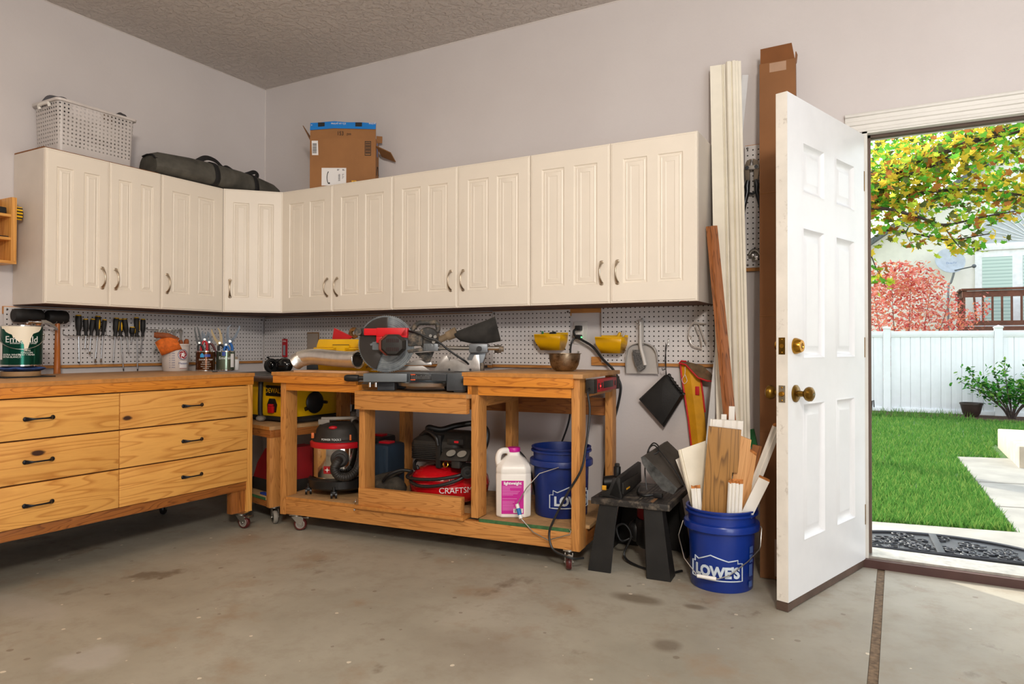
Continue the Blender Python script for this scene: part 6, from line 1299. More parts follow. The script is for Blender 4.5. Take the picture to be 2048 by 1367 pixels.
b = MB(); b.prism([(x, -.036-.02*min(1, (x-3.1)/.1), z) for x, z in fo], (0, .005, 0)); fl_ = obj('flap', b, plain('scuffed_flap', '#6f5a40', .3, var=.3, nscale=20, dirt=('#a03028', .3)), t, 'scuffed shiny flap'); b = MB(); b.tube([(x, -.037-.02*min(1, (x-3.1)/.1), z) for x, z in fo[6:]+fo[:3]], .0045, n=8); obj('flap_piping', b, PIP, fl_); b = MB(); b.box(3.178, 3.198, -.0305, -.027, .745, .788, .001); obj('red_patch', b, PIP, t, 'red patch'); b = MB(); b.box(3.108, 3.135, -.010, -.002, .86, .905, .002); obj('green_lining', b, plain('green_lining', '#2a6a34', .7), t); b = MB(); b.tube(bez([(3.128, -.03, .885), (3.126, -.032, .845), (3.112, -.03, .82), (3.122, -.03, .80), (3.138, -.032, .815), (3.128, -.032, .845)], 6), .0012, n=5); obj('string_loop', b, PAPER, t)
t = thing('safety_glasses', 'pale safety glasses hung by one temple on the right pegboard', 'safety glasses', (0, -.002, 0)); CLR = plain('clear_grey_frame', '#bdb3aa', .2, var=.05)
b = MB(); b.tube(bez([(3.229, -.03, 1.100), (3.20, -.045, 1.103), (3.172, -.052, 1.106), (3.152, -.052, 1.082), (3.146, -.052, 1.043), (3.152, -.052, 1.020), (3.167, -.052, .993), (3.212, -.045, .976)], 6), .0036, n=8); b.tube([(3.146, -.052, 1.043), (3.160, -.054, 1.034), (3.152, -.052, 1.020)], .004, n=6); obj('brow_frame', b, CLR, t)
b = MB(); b.tube(bez([(3.180, -.05, 1.093), (3.19, -.055, 1.07), (3.204, -.055, 1.035), (3.212, -.05, .985)], 6), .0028, n=6); b.tube(bez([(3.195, -.045, 1.098), (3.212, -.052, 1.06), (3.226, -.05, 1.02), (3.233, -.045, 1.0)], 6), .0026, n=6); obj('temple', b, CLR, t)
# outlet and cords
t = thing('outlet', 'white double outlet plate between the two yellow bins', 'outlet', (2.537, -.001, 1.060)); b = MB(); b.box(-.041, .041, -.006, 0, -.062, .062, .003); obj('plate', b, plain('outlet_white', '#d5d0cb', .4), t); b = MB(); b.box(-.017, .017, -.0085, -.005, -.034, .034, .002); obj('receptacle', b, WHITE, t)
def cordthing(label, pts, extra, r=.0052, nm='extension_lead'):
    t = thing(nm, label, 'cord', (0, 0, 0), 0); b = MB(); b.tube(bez(pts, 8), r, n=8); obj('cable', b, CORD, t)
    for e in extra: obj(e[0], e[1], e[2], t)
    return t
b1 = MB(); b1.box(2.518, 2.552, -.045, -.0105, 1.072, 1.100, .006)
cordthing('thick black cord looping from the outlet down behind the bench end', [(2.534, -.045, 1.083), (2.522, -.062, 1.07), (2.528, -.06, 1.045), (2.57, -.06, 1.02), (2.63, -.06, .985), (2.690, -.06, .918), (2.746, -.06, .866), (2.782, -.065, .808), (2.792, -.065, .769), (2.780, -.06, .70), (2.756, -.06, .61), (2.728, -.05, .542), (2.712, -.05, .435), (2.696, -.05, .30), (2.690, -.05, .20), (2.70, -.06, .02), (2.78, -.10, .008)], [('plug', b1, BLACK)], .0068)
b1 = MB(); b1.box(2.520, 2.552, -.040, -.0105, 1.026, 1.050, .006); m = NT('green_led'); m.base(lin('#30ff60')); m.b.inputs['Emission Color'].default_value = (.1, 1, .2, 1); m.b.inputs['Emission Strength'].default_value = 3; b2 = MB(); b2.sphere((2.556, -.036, 1.036), .004)
cordthing('thin black cord from the lower outlet dropping behind the bench', [(2.524, -.040, 1.036), (2.506, -.055, 1.01), (2.498, -.055, .95), (2.502, -.06, .85), (2.508, -.07, .70), (2.498, -.07, .585), (2.455, -.07, .465), (2.40, -.07, .35), (2.38, -.08, .02)], [('plug', b1, BLACK), ('indicator_light', b2, m.m)])
cordthing('black cord hanging down behind the right inner leg of the bench', [(2.118, -.07, .80), (2.116, -.08, .70), (2.112, -.08, .58), (2.122, -.08, .50), (2.150, -.08, .43), (2.25, -.07, .32), (2.32, -.07, .02)], [])

# ------------------------------------------------------------------ router table
RT = math.radians(4); t = thing('router_table', 'black benchtop router table standing on the floor by the blue bucket', 'router table', (2.872, -.662, 0), RT)
TOPM = plain('sawdusty_black_top', '#2f2c2a', .5, .2, var=.3, nscale=10, dirt=('#776c5e', .4)); BLKP = plain('matt_black_steel', '#232221', .5, .3, var=.2, dirt=('#4c463f', .15))
b = MB(); b.box(0, .348, 0, .43, .290, .318, .003)
tt = obj('table_top', b, TOPM, t); b = MB()
for i in range(9): b.box(.195+i*.0165, .200+i*.0165, .004, .426, .3175, .3188)
obj('top_ribs', b, BLKP, tt); b = MB(); b.box(.26, .275, .02, .10, .3178, .3192); obj('worn_strip', b, plain('worn_orange', '#7d5a3a', .6), tt)
def leg(x0, x1, y0, y1, sx, sy):
    """angle-iron leg splaying out to the foot"""
    b = MB(); ins = .035; w_ = .10; f = .008
    cx, cy = (x0 if sx < 0 else x1), (y0 if sy < 0 else y1)
    T_ = [(cx-sx*ins, cy-sy*ins*.4), (cx-sx*(ins+w_*.78), cy-sy*ins*.4), (cx-sx*ins, cy-sy*(ins*.4+w_*.6))]; F_ = [(cx+sx*f, cy+sy*f*2), (cx-sx*(w_-f), cy+sy*f*2), (cx+sx*f, cy-sy*(w_*.8))]
    for a, c in ((0, 1), (0, 2)):
        b.hexa([(F_[a][0], F_[a][1], .0005), (F_[c][0], F_[c][1], .0005), (F_[c][0]-sx*.004, F_[c][1]-sy*.004, .0005), (F_[a][0]-sx*.004, F_[a][1]-sy*.004, .0005), (T_[a][0], T_[a][1], .290), (T_[c][0], T_[c][1], .290), (T_[c][0]-sx*.004, T_[c][1]-sy*.004, .290), (T_[a][0]-sx*.004, T_[a][1]-sy*.004, .290)])
    obj('leg', b, BLKP, t)
for sx in (-1, 1):
    for sy in (-1, 1): leg(0, .348, 0, .43, sx, sy)
b = MB(); b.prism([(.045, .02, .318), (.135, .02, .318), (.135, .02, .335), (.11, .02, .41), (.095, .02, .41), (.075, .02, .35), (.045, .02, .345)], (0, .012, 0), .002); b.prism([(.075, .02, .330), (.13, .02, .318), (.128, .02, .41), (.112, .02, .415)], (0, .36, .015), .003); b.box(.03, .105, .02, .40, .318, .328, .002); obj('fence', b, BLKP, t, 'black fence'); b = MB(); b.box(.128, .1335, .05, .30, .335, .385, .002); obj('fence_insert', b, BLACKD, t); b = MB(); b.cyl((.02, .14, .36), (.10, .16, .372), .03, n=22); obj('dust_port', b, BLACK, t); b = MB(); b.cyl((.085, .12, .40), (.085, .12, .442), .016, n=10); b.box(.074, .096, .112, .128, .435, .458, .006); obj('clamp_knob', b, BLACK, t); b = MB(); b.box(.035, .055, .05, .058, .345, .365, .002); b.box(.1338, .136, .10, .15, .345, .352); obj('orange_sticker', b, plain('orange_sticker', '#e0a020', .5), t)
t = thing('router', 'red and black router motor hanging under the router table', 'router', (3.055, -.40, 0)); b = MB(); b.lathe([(0, .252), (.052, .252), (.058, .258), (.058, .289), (0, .289)], n=32); obj('collar', b, STEEL, t); b = MB(); b.lathe([(.055, .252), (.056, .236), (.056, .20), (.050, .19), (.0, .19)], n=32); obj('red_body', b, plain('deep_red_plastic', '#8c1420', .4), t, 'deep red body'); b = MB(); b.lathe([(0, .06), (.045, .06), (.06, .075), (.064, .12), (.064, .18), (.056, .192), (0, .192)], n=32); b.sphere((-.06, -.01, .13), .04, (1, .9, 1.3)); b.sphere((.06, .0, .13), .04, (.9, .9, 1.3)); obj('black_body', b, BLACK, t); b = MB(); b.box(.02, .055, -.066, -.06, .105, .135, .002); obj('red_label', b, RED, t); b = MB(); b.tube(bez([(-.06, -.03, .11), (-.11, -.07, .09), (-.13, -.08, .15), (-.09, -.08, .17), (-.06, -.08, .12), (-.09, -.09, .03), (.0, -.14, .007), (.13, -.16, .006), (.18, -.10, .006)], 8), .0052, n=8); obj('power_cord', b, CORD, t)
t = thing('blade_guard', 'grey sheet metal saw guard lying tilted on the router table', 'guard', (0, 0, 0)); GALV = plain('scuffed_galvanised', '#777b7d', .4, .8, var=.3, nscale=24)
G_ = [(3.068, -.56, .497), (3.085, -.565, .505), (3.232, -.56, .375), (3.215, -.565, .349), (3.165, -.56, .362), (3.115, -.56, .415), (3.075, -.56, .470)]
b = MB(); b.prism(G_, (.045, .20, .045)); obj('guard_shell', b, plain('dusty_brown_sheet', '#56504a', .5, .4, var=.2), t); b = MB(); b.prism([(x, y-.002, z) for x, y, z in G_], (.0, .002, 0)); obj('guard_face', b, GALV, t, 'bright scuffed face')
cordthing('thin cord looped over the grey saw guard', [(3.075, -.50, .345), (3.06, -.48, .43), (3.070, -.47, .51), (3.095, -.47, .550), (3.122, -.48, .540), (3.125, -.50, .515), (3.095, -.51, .505), (3.085, -.50, .525), (3.11, -.50, .545), (3.16, -.53, .51), (3.215, -.55, .455), (3.26, -.56, .39)], [], .003)
b1 = MB(); b1.box(3.115, 3.155, -.535, -.512, .3195, .340, .005); cordthing('router plug and short grey cord lying on the router table', [(3.118, -.524, .330), (3.08, -.545, .326), (3.045, -.52, .327), (3.025, -.47, .329), (3.01, -.40, .335)], [('plug', b1, BLACK)], .006)
t = thing('pump_bottle', 'black canister with a blue band between the router table and the bucket', 'canister', (3.236, -.205, .0005)); b = MB(); b.lathe([(0, 0), (.032, 0), (.034, .005), (.034, .24), (.026, .26), (.018, .30), (0, .30)], n=24); obj('canister_body', b, BLACK, t); b = MB(); b.lathe([(.0345, .07), (.035, .072), (.035, .168), (.0345, .17)], n=24); obj('blue_band', b, plain('bright_blue_band', '#1746b8', .4), t, 'blue band')

# red and black bags on the lower shelf of the saw cart
t = thing('red_bag', 'red and black bag on the lower shelf of the saw cart', 'bag', CO+Matrix.Rotation(CR, 3, 'Z') @ V((-.03, .2, .1465)), CR); RB = plain('red_nylon', '#8e0f16', .6, var=.1)
b = MB(); b.loft([[(x0, -.12, z), (x1, -.12, z), (x1, .13, z), (x0, .13, z)] for x0, x1, z in ((-.30, -.02, .07), (-.25, -.03, .16), (-.16, -.05, .25))]); obj('bag_body', b, RB, t); b = MB(); b.box(-.31, -.015, -.125, .135, .0, .072, .01); obj('bag_base', b, BLACKD, t, 'black base'); b = MB(); b.tube(bez([(-.2, 0, .24), (-.17, 0, .29), (-.11, 0, .29), (-.08, 0, .24)], 6), .009); obj('carry_handle', b, BLACK, t)
b = MB(); b.box(-.09, .0, -.012, .012, 0, .012, .003); tag(obj('blue_strap', b, plain('blue_strap', '#1f3f9a', .6), loc=CO+Matrix.Rotation(CR, 3, 'Z') @ V((-.055, .035, .1465)), rot=(0, 0, CR)), 'short blue strap in front of the red bag', 'strap')
# ------------------------------------------------------------------ the yard beyond the door
GZ = .02
s = NT('lawn_soil'); v = s.coord(rnd=False)
s.base(s.ramp(s.noise(v, 3, 6), [(.3, lin('#38582a')), (.6, lin('#4a6c34')), (.8, lin('#5c7a3c'))])); s.set(Roughness=.9); s.bump(s.noise(v, 90, 3), .6, .02)
b = MB(); b.box(-14, 24, .17, 34, -.3, GZ); struct('lawn', b, s.m)
CONC = plain('pale_concrete', '#99978f', .8, var=.1, nscale=4, bump=.15, dirt=('#9c968c', .12))
b = MB(); b.prism([(1.8, .161, -.1), (6.2, .161, -.1), (6.2, 1.22, -.1), (4.70, .905, -.1), (1.8, .36, -.1)], (0, 0, .132)); struct('patio_slab', b, CONC)
b = MB(); b.prism([(4.606, .87, -.1), (6.4, 1.24, -.1), (6.4, 6.2, -.1), (5.6, 4.0, -.1), (4.516, 3.683, -.1)], (0, 0, .128)); struct('garden_path', b, CONC)
b = MB(); b.prism([(4.56, 1.55, .0281), (6.4, 1.95, .0281), (6.4, 1.965, .0281), (4.56, 1.565, .0281)], (0, 0, .0015)); b.prism([(4.54, 2.4, .0281), (6.4, 2.8, .0281), (6.4, 2.815, .0281), (4.54, 2.415, .0281)], (0, 0, .0015)); struct('path_joint', b, plain('path_joint_grey', '#77726a', .9))  # thin grey strips marking the joints across the path
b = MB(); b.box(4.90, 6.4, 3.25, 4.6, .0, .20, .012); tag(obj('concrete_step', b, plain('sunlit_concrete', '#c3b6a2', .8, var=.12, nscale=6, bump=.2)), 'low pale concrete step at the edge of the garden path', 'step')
MULCH = plain('bark_mulch', '#5a3a26', .95, var=.4, nscale=40, bump=.8)
b = MB(); b.box(-6, 16, 7.35, 8.19, -.1, GZ+.012); struct('mulch_bed', b, MULCH)
# grass
random.seed(21); bm = bmesh.new(); gl = [bm.faces.layers.int.new('k')]
def blade(x, y, h, z0=GZ):
    a = random.random()*2*PI; w_ = .004+.003*random.random(); l = h*(.25+.5*random.random()); c, s_ = math.cos(a), math.sin(a); q = random.random()*2*PI
    p = [bm.verts.new((x-c*w_, y-s_*w_, z0)), bm.verts.new((x+c*w_, y+s_*w_, z0)), bm.verts.new((x+math.cos(q)*l, y+math.sin(q)*l, z0+h))]
    f = bm.faces.new(p); f.material_index = random.choice((0, 0, 1, 2))
def inlawn(x, y):
    if x > 4.84 and 3.2 < y < 4.66: return False
    if y < .93+.2*(x-4.70) and y < 1.3 and x < 4.62: return y > .36+(x-1.8)*.188+.02
    ex = 4.60-.09*(y-.9)/2.8 if y < 3.68 else 4.5+(y-3.68)*3.2
    return x < ex-.012 or y > 4.62 or (y > 3.7 and x > 4.5 and y > 3.7+(x-4.5)*.31 and x < 4.88)
n = 0
while n < 42000:
    y = .5+6.9*random.random()**1.7; x = 3.3+(2.9+.0)*random.random()*(.45+.55*min(1, y/6))
    if inlawn(x, y): blade(x, y, .028+.026*random.random()); n += 1
for _ in range(2500):
    x, y = 3.2+3*random.random(), 7.3+.8*random.random()**2
    if math.hypot(x-4.94, y-7.85) > .2 and math.hypot(x-5.38, y-7.75) > .62 and math.hypot(x-3.73, y-7.95) > .12: blade(x, y, .03+.09*random.random()**3, GZ+.01)
me = bpy.data.meshes.new('grass'); bm.to_mesh(me); bm.free()
def leafmat(nm, c, tr=.45, c2=None):
    s = NT(nm); t = s.t; t.nodes.remove(s.b); d = s.n('BsdfDiffuse'); r = s.n('BsdfTranslucent'); m = s.n('MixShader'); m.inputs[0].default_value = tr
    oi = s.coord(rnd=False); col = s.ramp(s.noise(oi, 5, 3), [(.35, lin(c)), (.65, lin(c2 or c))]); s.l(col, d.inputs[0]); s.l(col, r.inputs[0])
    s.l(d.outputs[0], m.inputs[1]); s.l(r.outputs[0], m.inputs[2]); s.l(m.outputs[0], s.out.inputs[0]); return s.m
tag(obj('grass', me, [leafmat('grass_a', '#5c8c40', .3), leafmat('grass_b', '#4c7a36', .3), leafmat('grass_c', '#809e50', .3)]), 'short green lawn grass', 'grass', kind='stuff')
# door mat
t = thing('door_mat', 'black rubber half-round scroll door mat outside the threshold', 'door mat', (4.235, .205, .0325), math.radians(4)); MATM = plain('mat_rubber', '#2a2d33', .45, var=.2)
b = MB(); n = 40; W2, D2 = .47, .36; b.prism([(-W2, 0, 0), (W2, 0, 0)]+[(W2*math.cos(PI*i/n), D2*math.sin(PI*i/n)**.9, 0) for i in range(1, n)], (0, 0, .004)); obj('mat_base', b, MATM, t)
b = MB(); b.tube([(-W2, 0, .008), (W2, 0, .008)]+[(W2*math.cos(PI*i/n), D2*math.sin(PI*i/n)**.9, .008) for i in range(1, n)], .009, n=6, closed=True); b.box(-.016, .016, 0, D2, .004, .018, .003); obj('mat_border', b, MATM, t); b = MB(); random.seed(6)
for k in range(95):
    a = PI*random.random(); r = random.random()**.6; x, y = W2*.90*r*math.cos(a), D2*.88*r*math.sin(a)+.02
    if abs(x) < .03: continue
    q0 = random.random()*6; sg = random.choice((-1, 1)); b.tube([(x+(.004+.030*i/12)*math.cos(q0+sg*i*.55), max(.01, y+(.004+.024*i/12)*math.sin(q0+sg*i*.55)), .010) for i in range(13)], [.0055-.0002*i for i in range(13)], n=5)
obj('scroll_pattern', b, MATM, t)
# vinyl fence
VIN = plain('white_vinyl', '#eef0f3', .35, var=.015)
t = thing('vinyl_fence', 'white vinyl privacy fence across the back of the lawn', 'fence', (0, 8.2, 0))
for i, x in enumerate((1.19, 2.55, 3.92, 5.285, 6.65, 8.0)):
    b = MB(); b.box(x-.048, x+.048, -.048, .048, GZ-.05, 1.25); b.box(x-.057, x+.057, -.057, .057, 1.25, 1.268, .003); b.loft([[(x-.054, -.054, 1.268), (x+.054, -.054, 1.268), (x+.054, .054, 1.268), (x-.054, .054, 1.268)], [(x-.004, -.004, 1.292), (x+.004, -.004, 1.292), (x+.004, .004, 1.292), (x-.004, .004, 1.292)]]); obj('post', b, VIN, t)
for x0, x1 in ((1.24, 2.50), (2.60, 3.87), (3.97, 5.235), (5.335, 6.60), (6.70, 7.95)):
    b = MB(); b.box(x0, x1, -.028, .028, 1.145, 1.215, .004); b.box(x0, x1, -.024, .024, 1.13, 1.1455); obj('rail', b, VIN, t); b = MB(); b.box(x0, x1, -.028, .028, .03, .09, .004); obj('rail', b, VIN, t); n = 10; wd = (x1-x0)/n; b = MB()
    for k in range(n): b.box(x0+k*wd+.003, x0+(k+1)*wd-.003, -.012, .010, .09, 1.135, .004); b.box(x0+k*wd+wd*.42, x0+k*wd+wd*.5, -.0135, -.010, .09, 1.135)
    b.box(x0, x1, .0, .008, .09, 1.13); obj('board_panel', b, VIN, t)
t = thing('plant_pot', 'dark brown round plant pot on the mulch by the white fence', 'plant pot', (4.94, 7.85, GZ+.012)); b = MB(); b.lathe([(0, 0), (.075, 0), (.105, .05), (.122, .12), (.132, .165), (.140, .168), (.140, .19), (.128, .19), (.122, .165), (0, .16)], n=36); obj('pot', b, plain('dark_brown_pot', '#33241f', .5, var=.15), t); b = MB(); b.lathe([(.125, .162), (.08, .172), (0, .175)], n=24); obj('potting_soil', b, MULCH, t, 'dry soil')
t = thing('garden_stake', 'small dark garden stake in the mulch at the left of the fence', 'stake', (3.72, 7.95, GZ)); b = MB(); b.tube([(0, 0, 0), (.01, 0, .17), (.03, 0, .18), (.035, 0, .08)], .008); obj('stake', b, BLACK, t)
# leaf helper: maple-like cut leaf
LEAF = [(0, -.05), (.10, .0), (.36, -.04), (.30, .14), (.50, .34), (.26, .38), (.20, .52), (.10, .46), (0, .80)]
def leaf(bm, c, size, nrm, spin, mi):
    z = V(nrm).normalized(); x = z.orthogonal().normalized(); x = Matrix.Rotation(spin, 3, z) @ x; y = z.cross(x); pts = LEAF+[(-a, d) for a, d in LEAF[::-1][1:-1]]
    vs = [bm.verts.new(V(c)+x*(a*size)+y*(d*size)+z*(abs(a)*size*.35)) for a, d in pts]; f = bm.faces.new(vs); f.material_index = mi
def small(bm, c, size, nrm, spin, mi):
    z = V(nrm).normalized(); x = z.orthogonal().normalized(); x = Matrix.Rotation(spin, 3, z) @ x; y = z.cross(x)
    vs = [bm.verts.new(V(c)+x*(a*size)+y*(d*size)) for a, d in ((0, -.5), (.26, -.1), (.2, .25), (0, .6), (-.2, .25), (-.26, -.1))]; f = bm.faces.new(vs); f.material_index = mi
def rv(): return V((random.gauss(0, 1), random.gauss(0, 1), random.gauss(0, 1)))
BARK = plain('grey_brown_bark', '#4a3c38', .9, var=.3, nscale=20, bump=.6)
def tofoliage(bm, name, mats, parent, label=None):
    me = bpy.data.meshes.new(name); bm.to_mesh(me); bm.free(); return obj(name, me, mats, parent, label)
# overhanging maple
random.seed(33); t = thing('maple_tree', 'yellow-green maple tree with branches hanging across the doorway view', 'tree', (2.35, 3.9, GZ))
O = V((2.35, 3.9, GZ)); tr = MB(); tr.tube([(0, 0, -.02), (.05, 0, .8), (.12, -.05, 1.6), (.3, -.15, 2.2)], [.17, .14, .13, .12], n=14); obj('trunk', tr, BARK, t)
BR = [([(.3, -.15, 2.15), (.95, -.3, 2.20), (1.46, -.4, 2.34), (1.74, -.4, 2.54), (2.1, -.4, 2.66), (2.7, -.45, 2.80), (3.6, -.4, 2.95)], .055),
      ([(1.3, -.36, 2.26), (1.6, -.45, 2.40), (1.95, -.5, 2.50), (2.3, -.5, 2.66), (2.9, -.5, 2.78)], .03),
      ([(.8, -.2, 2.20), (1.45, -.2, 2.29), (1.95, -.1, 2.37), (2.35, 0, 2.37), (2.8, .1, 2.28), (3.4, .2, 2.24)], .022),
      ([(1.2, -.3, 2.25), (1.58, -.5, 2.19), (1.85, -.6, 2.08), (2.05, -.6, 1.99), (2.32, -.6, 2.03), (2.56, -.6, 2.06)], .018),
      ([(.6, -.15, 2.2), (1.2, -.25, 2.02), (1.55, -.3, 2.03), (1.85, -.3, 1.97), (2.1, -.3, 1.90), (2.4, -.3, 1.93)], .016),
      ([(.7, .1, 2.25), (1.5, .6, 2.75), (2.5, .9, 3.1), (3.6, .8, 3.2)], .04), ([(.4, -.2, 2.3), (.2, -.9, 2.7), (.4, -1.6, 3.0)], .04), ([(.3, .1, 2.2), (-.3, .6, 2.8), (-.8, .9, 3.2)], .04),
      ([(1.2, -.25, 2.02), (1.46, -.4, 1.85), (1.55, -.42, 1.66), (1.62, -.42, 1.5)], .008), ([(2.05, -.6, 1.98), (2.12, -.6, 1.86), (2.18, -.6, 1.78), (2.26, -.6, 1.74)], .006), ([(1.85, -.6, 2.07), (1.78, -.6, 1.95), (1.82, -.6, 1.84)], .005)]
for pts, r in BR:
    b = MB(); P = bez(pts, 8); b.tube(P, [r*(1-.75*i/len(P)) for i in range(len(P))], n=8); obj('branch', b, BARK, t)
bm = bmesh.new()
def spray(p, n, sp, sz=(.055, .10), mats=(0, 0, 1, 1, 2, 3, 4)):
    for _ in range(n):
        c = p+V((random.gauss(0, sp), random.gauss(0, sp*1.2), random.gauss(-.02, sp*.55))); leaf(bm, c, random.uniform(*sz), V((0, 0, 1))+rv()*.75, random.random()*6.3, random.choice(mats))
for (pts, r), cnt, sp in zip(BR, (46, 40, 40, 20, 20, 60, 30, 30, 11, 7, 5), (.17, .15, .15, .075, .085, .26, .3, .3, .05, .05, .04)):
    P = bez(pts, 8)
    for i, p in enumerate(P):
        if i/len(P) < .22 and r < .03 and sp > .1: continue
        spray(p, max(1, int(cnt*.55)) if sp > .12 else max(1, cnt//4), sp, mats=(0, 0, 0, 1, 1, 2, 2, 3, 4) if sp < .2 else (0, 1, 2, 2, 3))
for _ in range(700): p = V((random.uniform(1.4, 3.6), random.uniform(.0, 1.2), random.uniform(2.35, 3.15))); spray(p, 2, .06, mats=(2, 2, 1, 0, 3))
LM = [leafmat('leaf_yellow', '#e6c848', .55, '#cdb040'), leafmat('leaf_lime', '#a4c444', .55, '#c0c848'), leafmat('leaf_green', '#5aa83a', .5, '#74b444'), leafmat('leaf_olive', '#56663a', .25, '#666a3c'), leafmat('leaf_rust', '#b87840', .4, '#a4683c')]
for _ in range(5200):  # unseen leaf mass off to one side, added to shade lawn and path
    q = rv().normalized()*(random.random()**.33); leaf(bm, V((-.6+2.9*q.x, 6.9+3.3*q.y, 4.6+1.5*q.z)), random.uniform(.10, .17), V((0, 0, 1))+rv()*.6, random.random()*6.3, random.choice((0, 1, 2, 2, 3)))
tofoliage(bm, 'foliage', LM, t)
# red Japanese maple behind the fence
random.seed(44); t = thing('red_maple', 'pink-red Japanese maple rising behind the white fence', 'tree', (4.12, 10.4, GZ)); bm = bmesh.new()
b = MB()
for k in range(6):
    a = -1.2+2.4*k/5; b.tube(bez([(0, 0, 0), (.15*a, .05*math.sin(k), .5), (.45*a, .2*math.sin(k*2), 1.2), (.62*a, .3*math.sin(k*2.4), 1.75+.35*math.cos(a))], 5), [.022-.0012*i for i in range(16)], n=6)
obj('trunk', b, plain('red_brown_twigs', '#8a6458', .9, var=.2), t)
for _ in range(6500):
    a = random.random()*2*PI; r = random.random()**.5; z = random.random(); R = .85*(1-abs(z-.42)**1.7*1.5); zz_ = .55+1.75*z+.18*math.sin(a*3)
    small(bm, (R*r*math.cos(a)*1.25, R*r*math.sin(a)*.8, zz_), random.uniform(.04, .08), V((0, 0, 1))+rv()*.8, random.random()*6.3, random.choice((0, 0, 1, 2)))
for _ in range(500): q = random.random(); small(bm, (.55+.75*q, .1+random.gauss(0, .08), 1.15+.5*q+random.gauss(0, .12)), random.uniform(.035, .06), V((0, 0, 1))+rv()*.8, random.random()*6.3, random.choice((0, 1, 2)))
tofoliage(bm, 'foliage', [leafmat('leaf_pink', '#dc8078', .5, '#e8a090'), leafmat('leaf_red', '#b84c50', .45, '#c4645a'), leafmat('leaf_coral', '#e0a078', .5, '#d08a68')], t)
# green shrub by the fence
random.seed(55); t = thing('rose_shrub', 'leafy green shrub with bare stems in front of the white fence', 'shrub', (5.38, 7.75, GZ)); bm = bmesh.new()
ends = []
for k in range(13):
    a = -1.15+2.3*k/12; y = .22*math.sin(k*2.3); L = .62+.16*math.sin(k*1.7); P = bez([(.02*a, 0, 0), (.10*a, y*.3, .16), (.30*a, y*.7, .36), (.50*a, y, L*(1-.18*abs(a)))], 5); b = MB(); b.tube(P, [.011-.0005*i for i in range(len(P))], n=6); obj('stem', b, BARK, t); ends += P[7:]
for p in ends:
    for _ in range(11): small(bm, p+V((random.gauss(0, .045), random.gauss(0, .05), random.gauss(.02, .045))), random.uniform(.04, .075), V((0, 0, 1))+rv()*.6, random.random()*6.3, random.choice((0, 0, 1, 2)))
tofoliage(bm, 'foliage', [leafmat('shrub_green', '#3f8432', .35, '#5a9a40'), leafmat('shrub_dark', '#2c5f28', .3), leafmat('shrub_light', '#7aa048', .4)], t)
# neighbour's house
STUC = plain('white_stucco', '#eeeae2', .85, var=.03, nscale=6, bump=.2); HT = plain('white_house_trim', '#f0f1f2', .5); ROOF = plain('grey_shingles', '#6f7378', .9, var=.2, nscale=30, bump=.4)
t = thing('neighbour_house', 'white stucco house with an arched window beyond the fence', 'house', (0, 14.2, GZ))
b = MB(); b.prism([(2.1, 0, -.1), (12.5, 0, -.1), (12.5, 0, 4.6), (8.9, 0, 7.0), (2.1, 0, 2.28)], (0, 7, 0)); obj('wall', b, STUC, t)
b = MB(); b.prism([(1.7, -.25, 1.98), (8.9, -.25, 7.0), (8.9, -.25, 7.12), (1.62, -.25, 2.06)], (0, 7.4, 0)); b.prism([(12.9, -.25, 4.33), (8.9, -.25, 7.0), (8.9, -.25, 7.12), (12.98, -.25, 4.41)], (0, 7.4, 0)); obj('roof', b, ROOF, t)
wx, wz0, wz1 = 5.50, 1.34, 3.0
f = obj('window_frame', MB().box(wx, wx+2.2, -.06, .02, wz0, wz1+.10, .01), HT, t, 'white window frame'); b = MB(); b.box(wx-.05, wx+2.25, -.10, .0, wz1, wz1+.13, .01); obj('window_head', b, HT, t)
BLIND = NT('pale_green_blind'); sp = BLIND.n('SeparateXYZ'); tc = BLIND.n('TexCoord'); BLIND.l(tc.outputs['Object'], sp.inputs[0]); BLIND.base(BLIND.ramp(BLIND.math('FRACT', BLIND.math('MULTIPLY', sp.outputs[2], 14)), [(0, lin('#a9c3bb')), (.75, lin('#c4d8d0')), (.9, lin('#8fa8a2'))])); BLIND.set(Roughness=.2); BLIND = BLIND.m
for k in range(3): b = MB(); b.box(wx+.13+k*.70, wx+.13+k*.70+.52, -.068, -.055, wz0+.1, wz1-.14); obj('pane', b, BLIND, f, 'pane with a pale blind behind it')
b = MB(); R = 1.06; b.lathe([(0, -.0), (R, -.0), (R, .05), (0, .05)], (wx+1.08, -.0, wz1+.13), 40, (0, -1, 0)); ar = obj('arched_fan', b, plain('grey_sunburst_shade', '#b9bec2', .6, var=.05), t, 'arched sunburst window'); b = MB()
for k in range(21):
    a = PI*k/20; b.bar((wx+1.08, -.056, wz1+.14), (wx+1.08+R*math.cos(a), -.056, wz1+.14+R*math.sin(a)), .012, .012, (0, 1, 0))
obj('fan_pleats', b, HT, ar); b = MB(); b.tube([(wx+1.08+R*math.cos(PI*k/30), -.05, wz1+.13+R*math.sin(PI*k/30)) for k in range(31)], .05, n=8); obj('arch_trim', b, HT, ar)
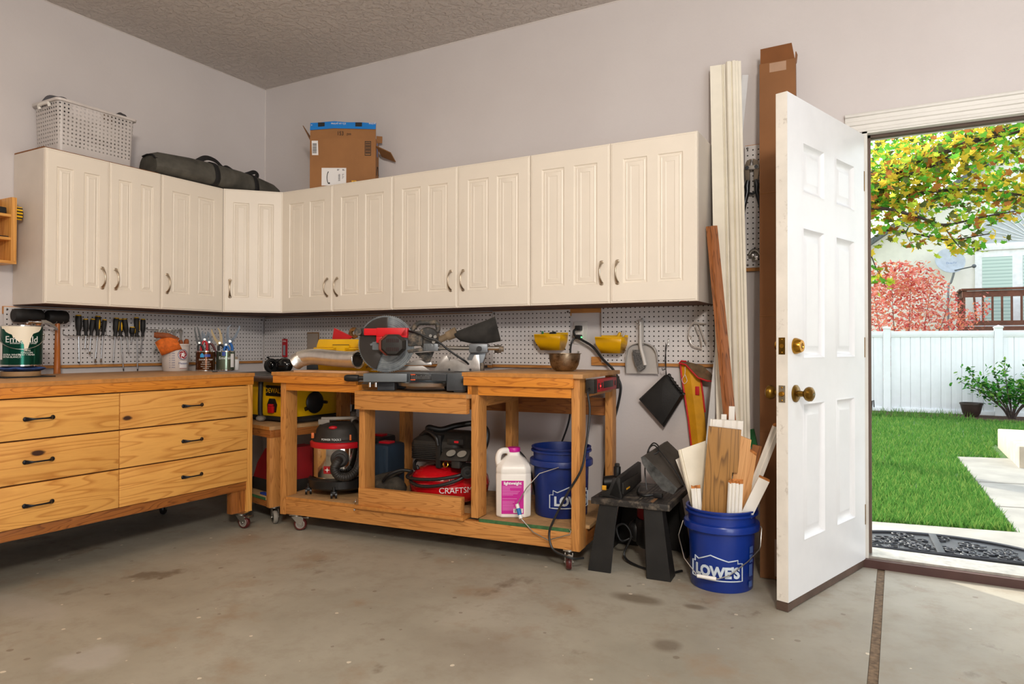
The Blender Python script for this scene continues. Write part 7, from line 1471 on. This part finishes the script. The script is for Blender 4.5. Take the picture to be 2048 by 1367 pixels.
# deck
t = thing('wooden_deck', 'dark brown wooden deck with a slatted railing on the neighbour house', 'deck', (5.17, 12.6, GZ)); DK = plain('brown_deck_stain', '#6a3c2a', .7, var=.2, nscale=10)
b = MB(); b.box(0, 4, 0, 1.44, 1.22, 1.36); obj('deck_floor', b, DK, t)
for p in ((-.02, 4, -.05, .08, 2.06, 2.10, .004), (0, 4, -.0, .04, 1.93, 2.05), (0, 4, 0, .04, 1.38, 1.47), (-.05, .08, .085, 1.44, 2.06, 2.10, .004), (0, .04, .042, 1.44, 1.93, 2.05), (0, .04, .042, 1.44, 1.38, 1.47)): b = MB(); b.box(*p); obj('rail', b, DK, t)
for k in range(20): b = MB(); xx = .03+k*.152; b.bar((xx+(.05 if k == 1 else 0), .02, 1.40), (xx, .02, 2.05), .035, .035, (0, 1, 0)); obj('baluster', b, DK, t)
for k in range(10): b = MB(); b.box(0, .035, .12+k*.128, .155+k*.128, 1.40, 2.05); obj('baluster', b, DK, t)
for x, y in ((.05, .05), (2, .05), (3.9, .05)): b = MB(); b.box(x-.05, x+.05, y-.05, y+.05, -.02, 1.22); obj('deck_post', b, DK, t)
for k in range(12): b = MB(); b.box(.1+k*.32, .36+k*.32, .02, .05, .35, 1.2); obj('skirt_board', b, DK, t)
t = thing('satellite_dish', 'grey satellite dish on a bent pole left of the deck', 'satellite dish', (5.03, 13.75, 2.70)); DSH = plain('pale_dish_grey', '#b4bcc6', .4)
b = MB(); b.lathe([(0, .07), (.12, .06), (.22, .025), (.285, 0), (.285, -.008), (.22, .015), (.12, .048), (0, .06)], (0, -.05, .1), 36, (-.25, .9, -.35)); obj('dish', b, DSH, t); b = MB(); b.tube(bez([(.06, 0, .0), (.07, .02, -.15), (.02, .05, -.35), (-.03, .08, -.55), (-.03, .08, -2.0)], 6), .022, n=10); obj('mast', b, plain('galvanised_mast', '#8b9096', .5, .5), t); b = MB(); b.tube([(.05, -.05, -.12), (.25, -.35, -.10), (.38, -.42, -.08)], .013); b.sphere((.39, -.43, -.075), .04); obj('feed_arm', b, plain('dark_grey_arm', '#5c6268', .5), t)
obj('lettering', text_mesh('DirecTV', .055, .002), plain('dish_print', '#4c6a9c', .5), t, loc=(.02, -.115, .04), rot=(-.3, 0, .2))
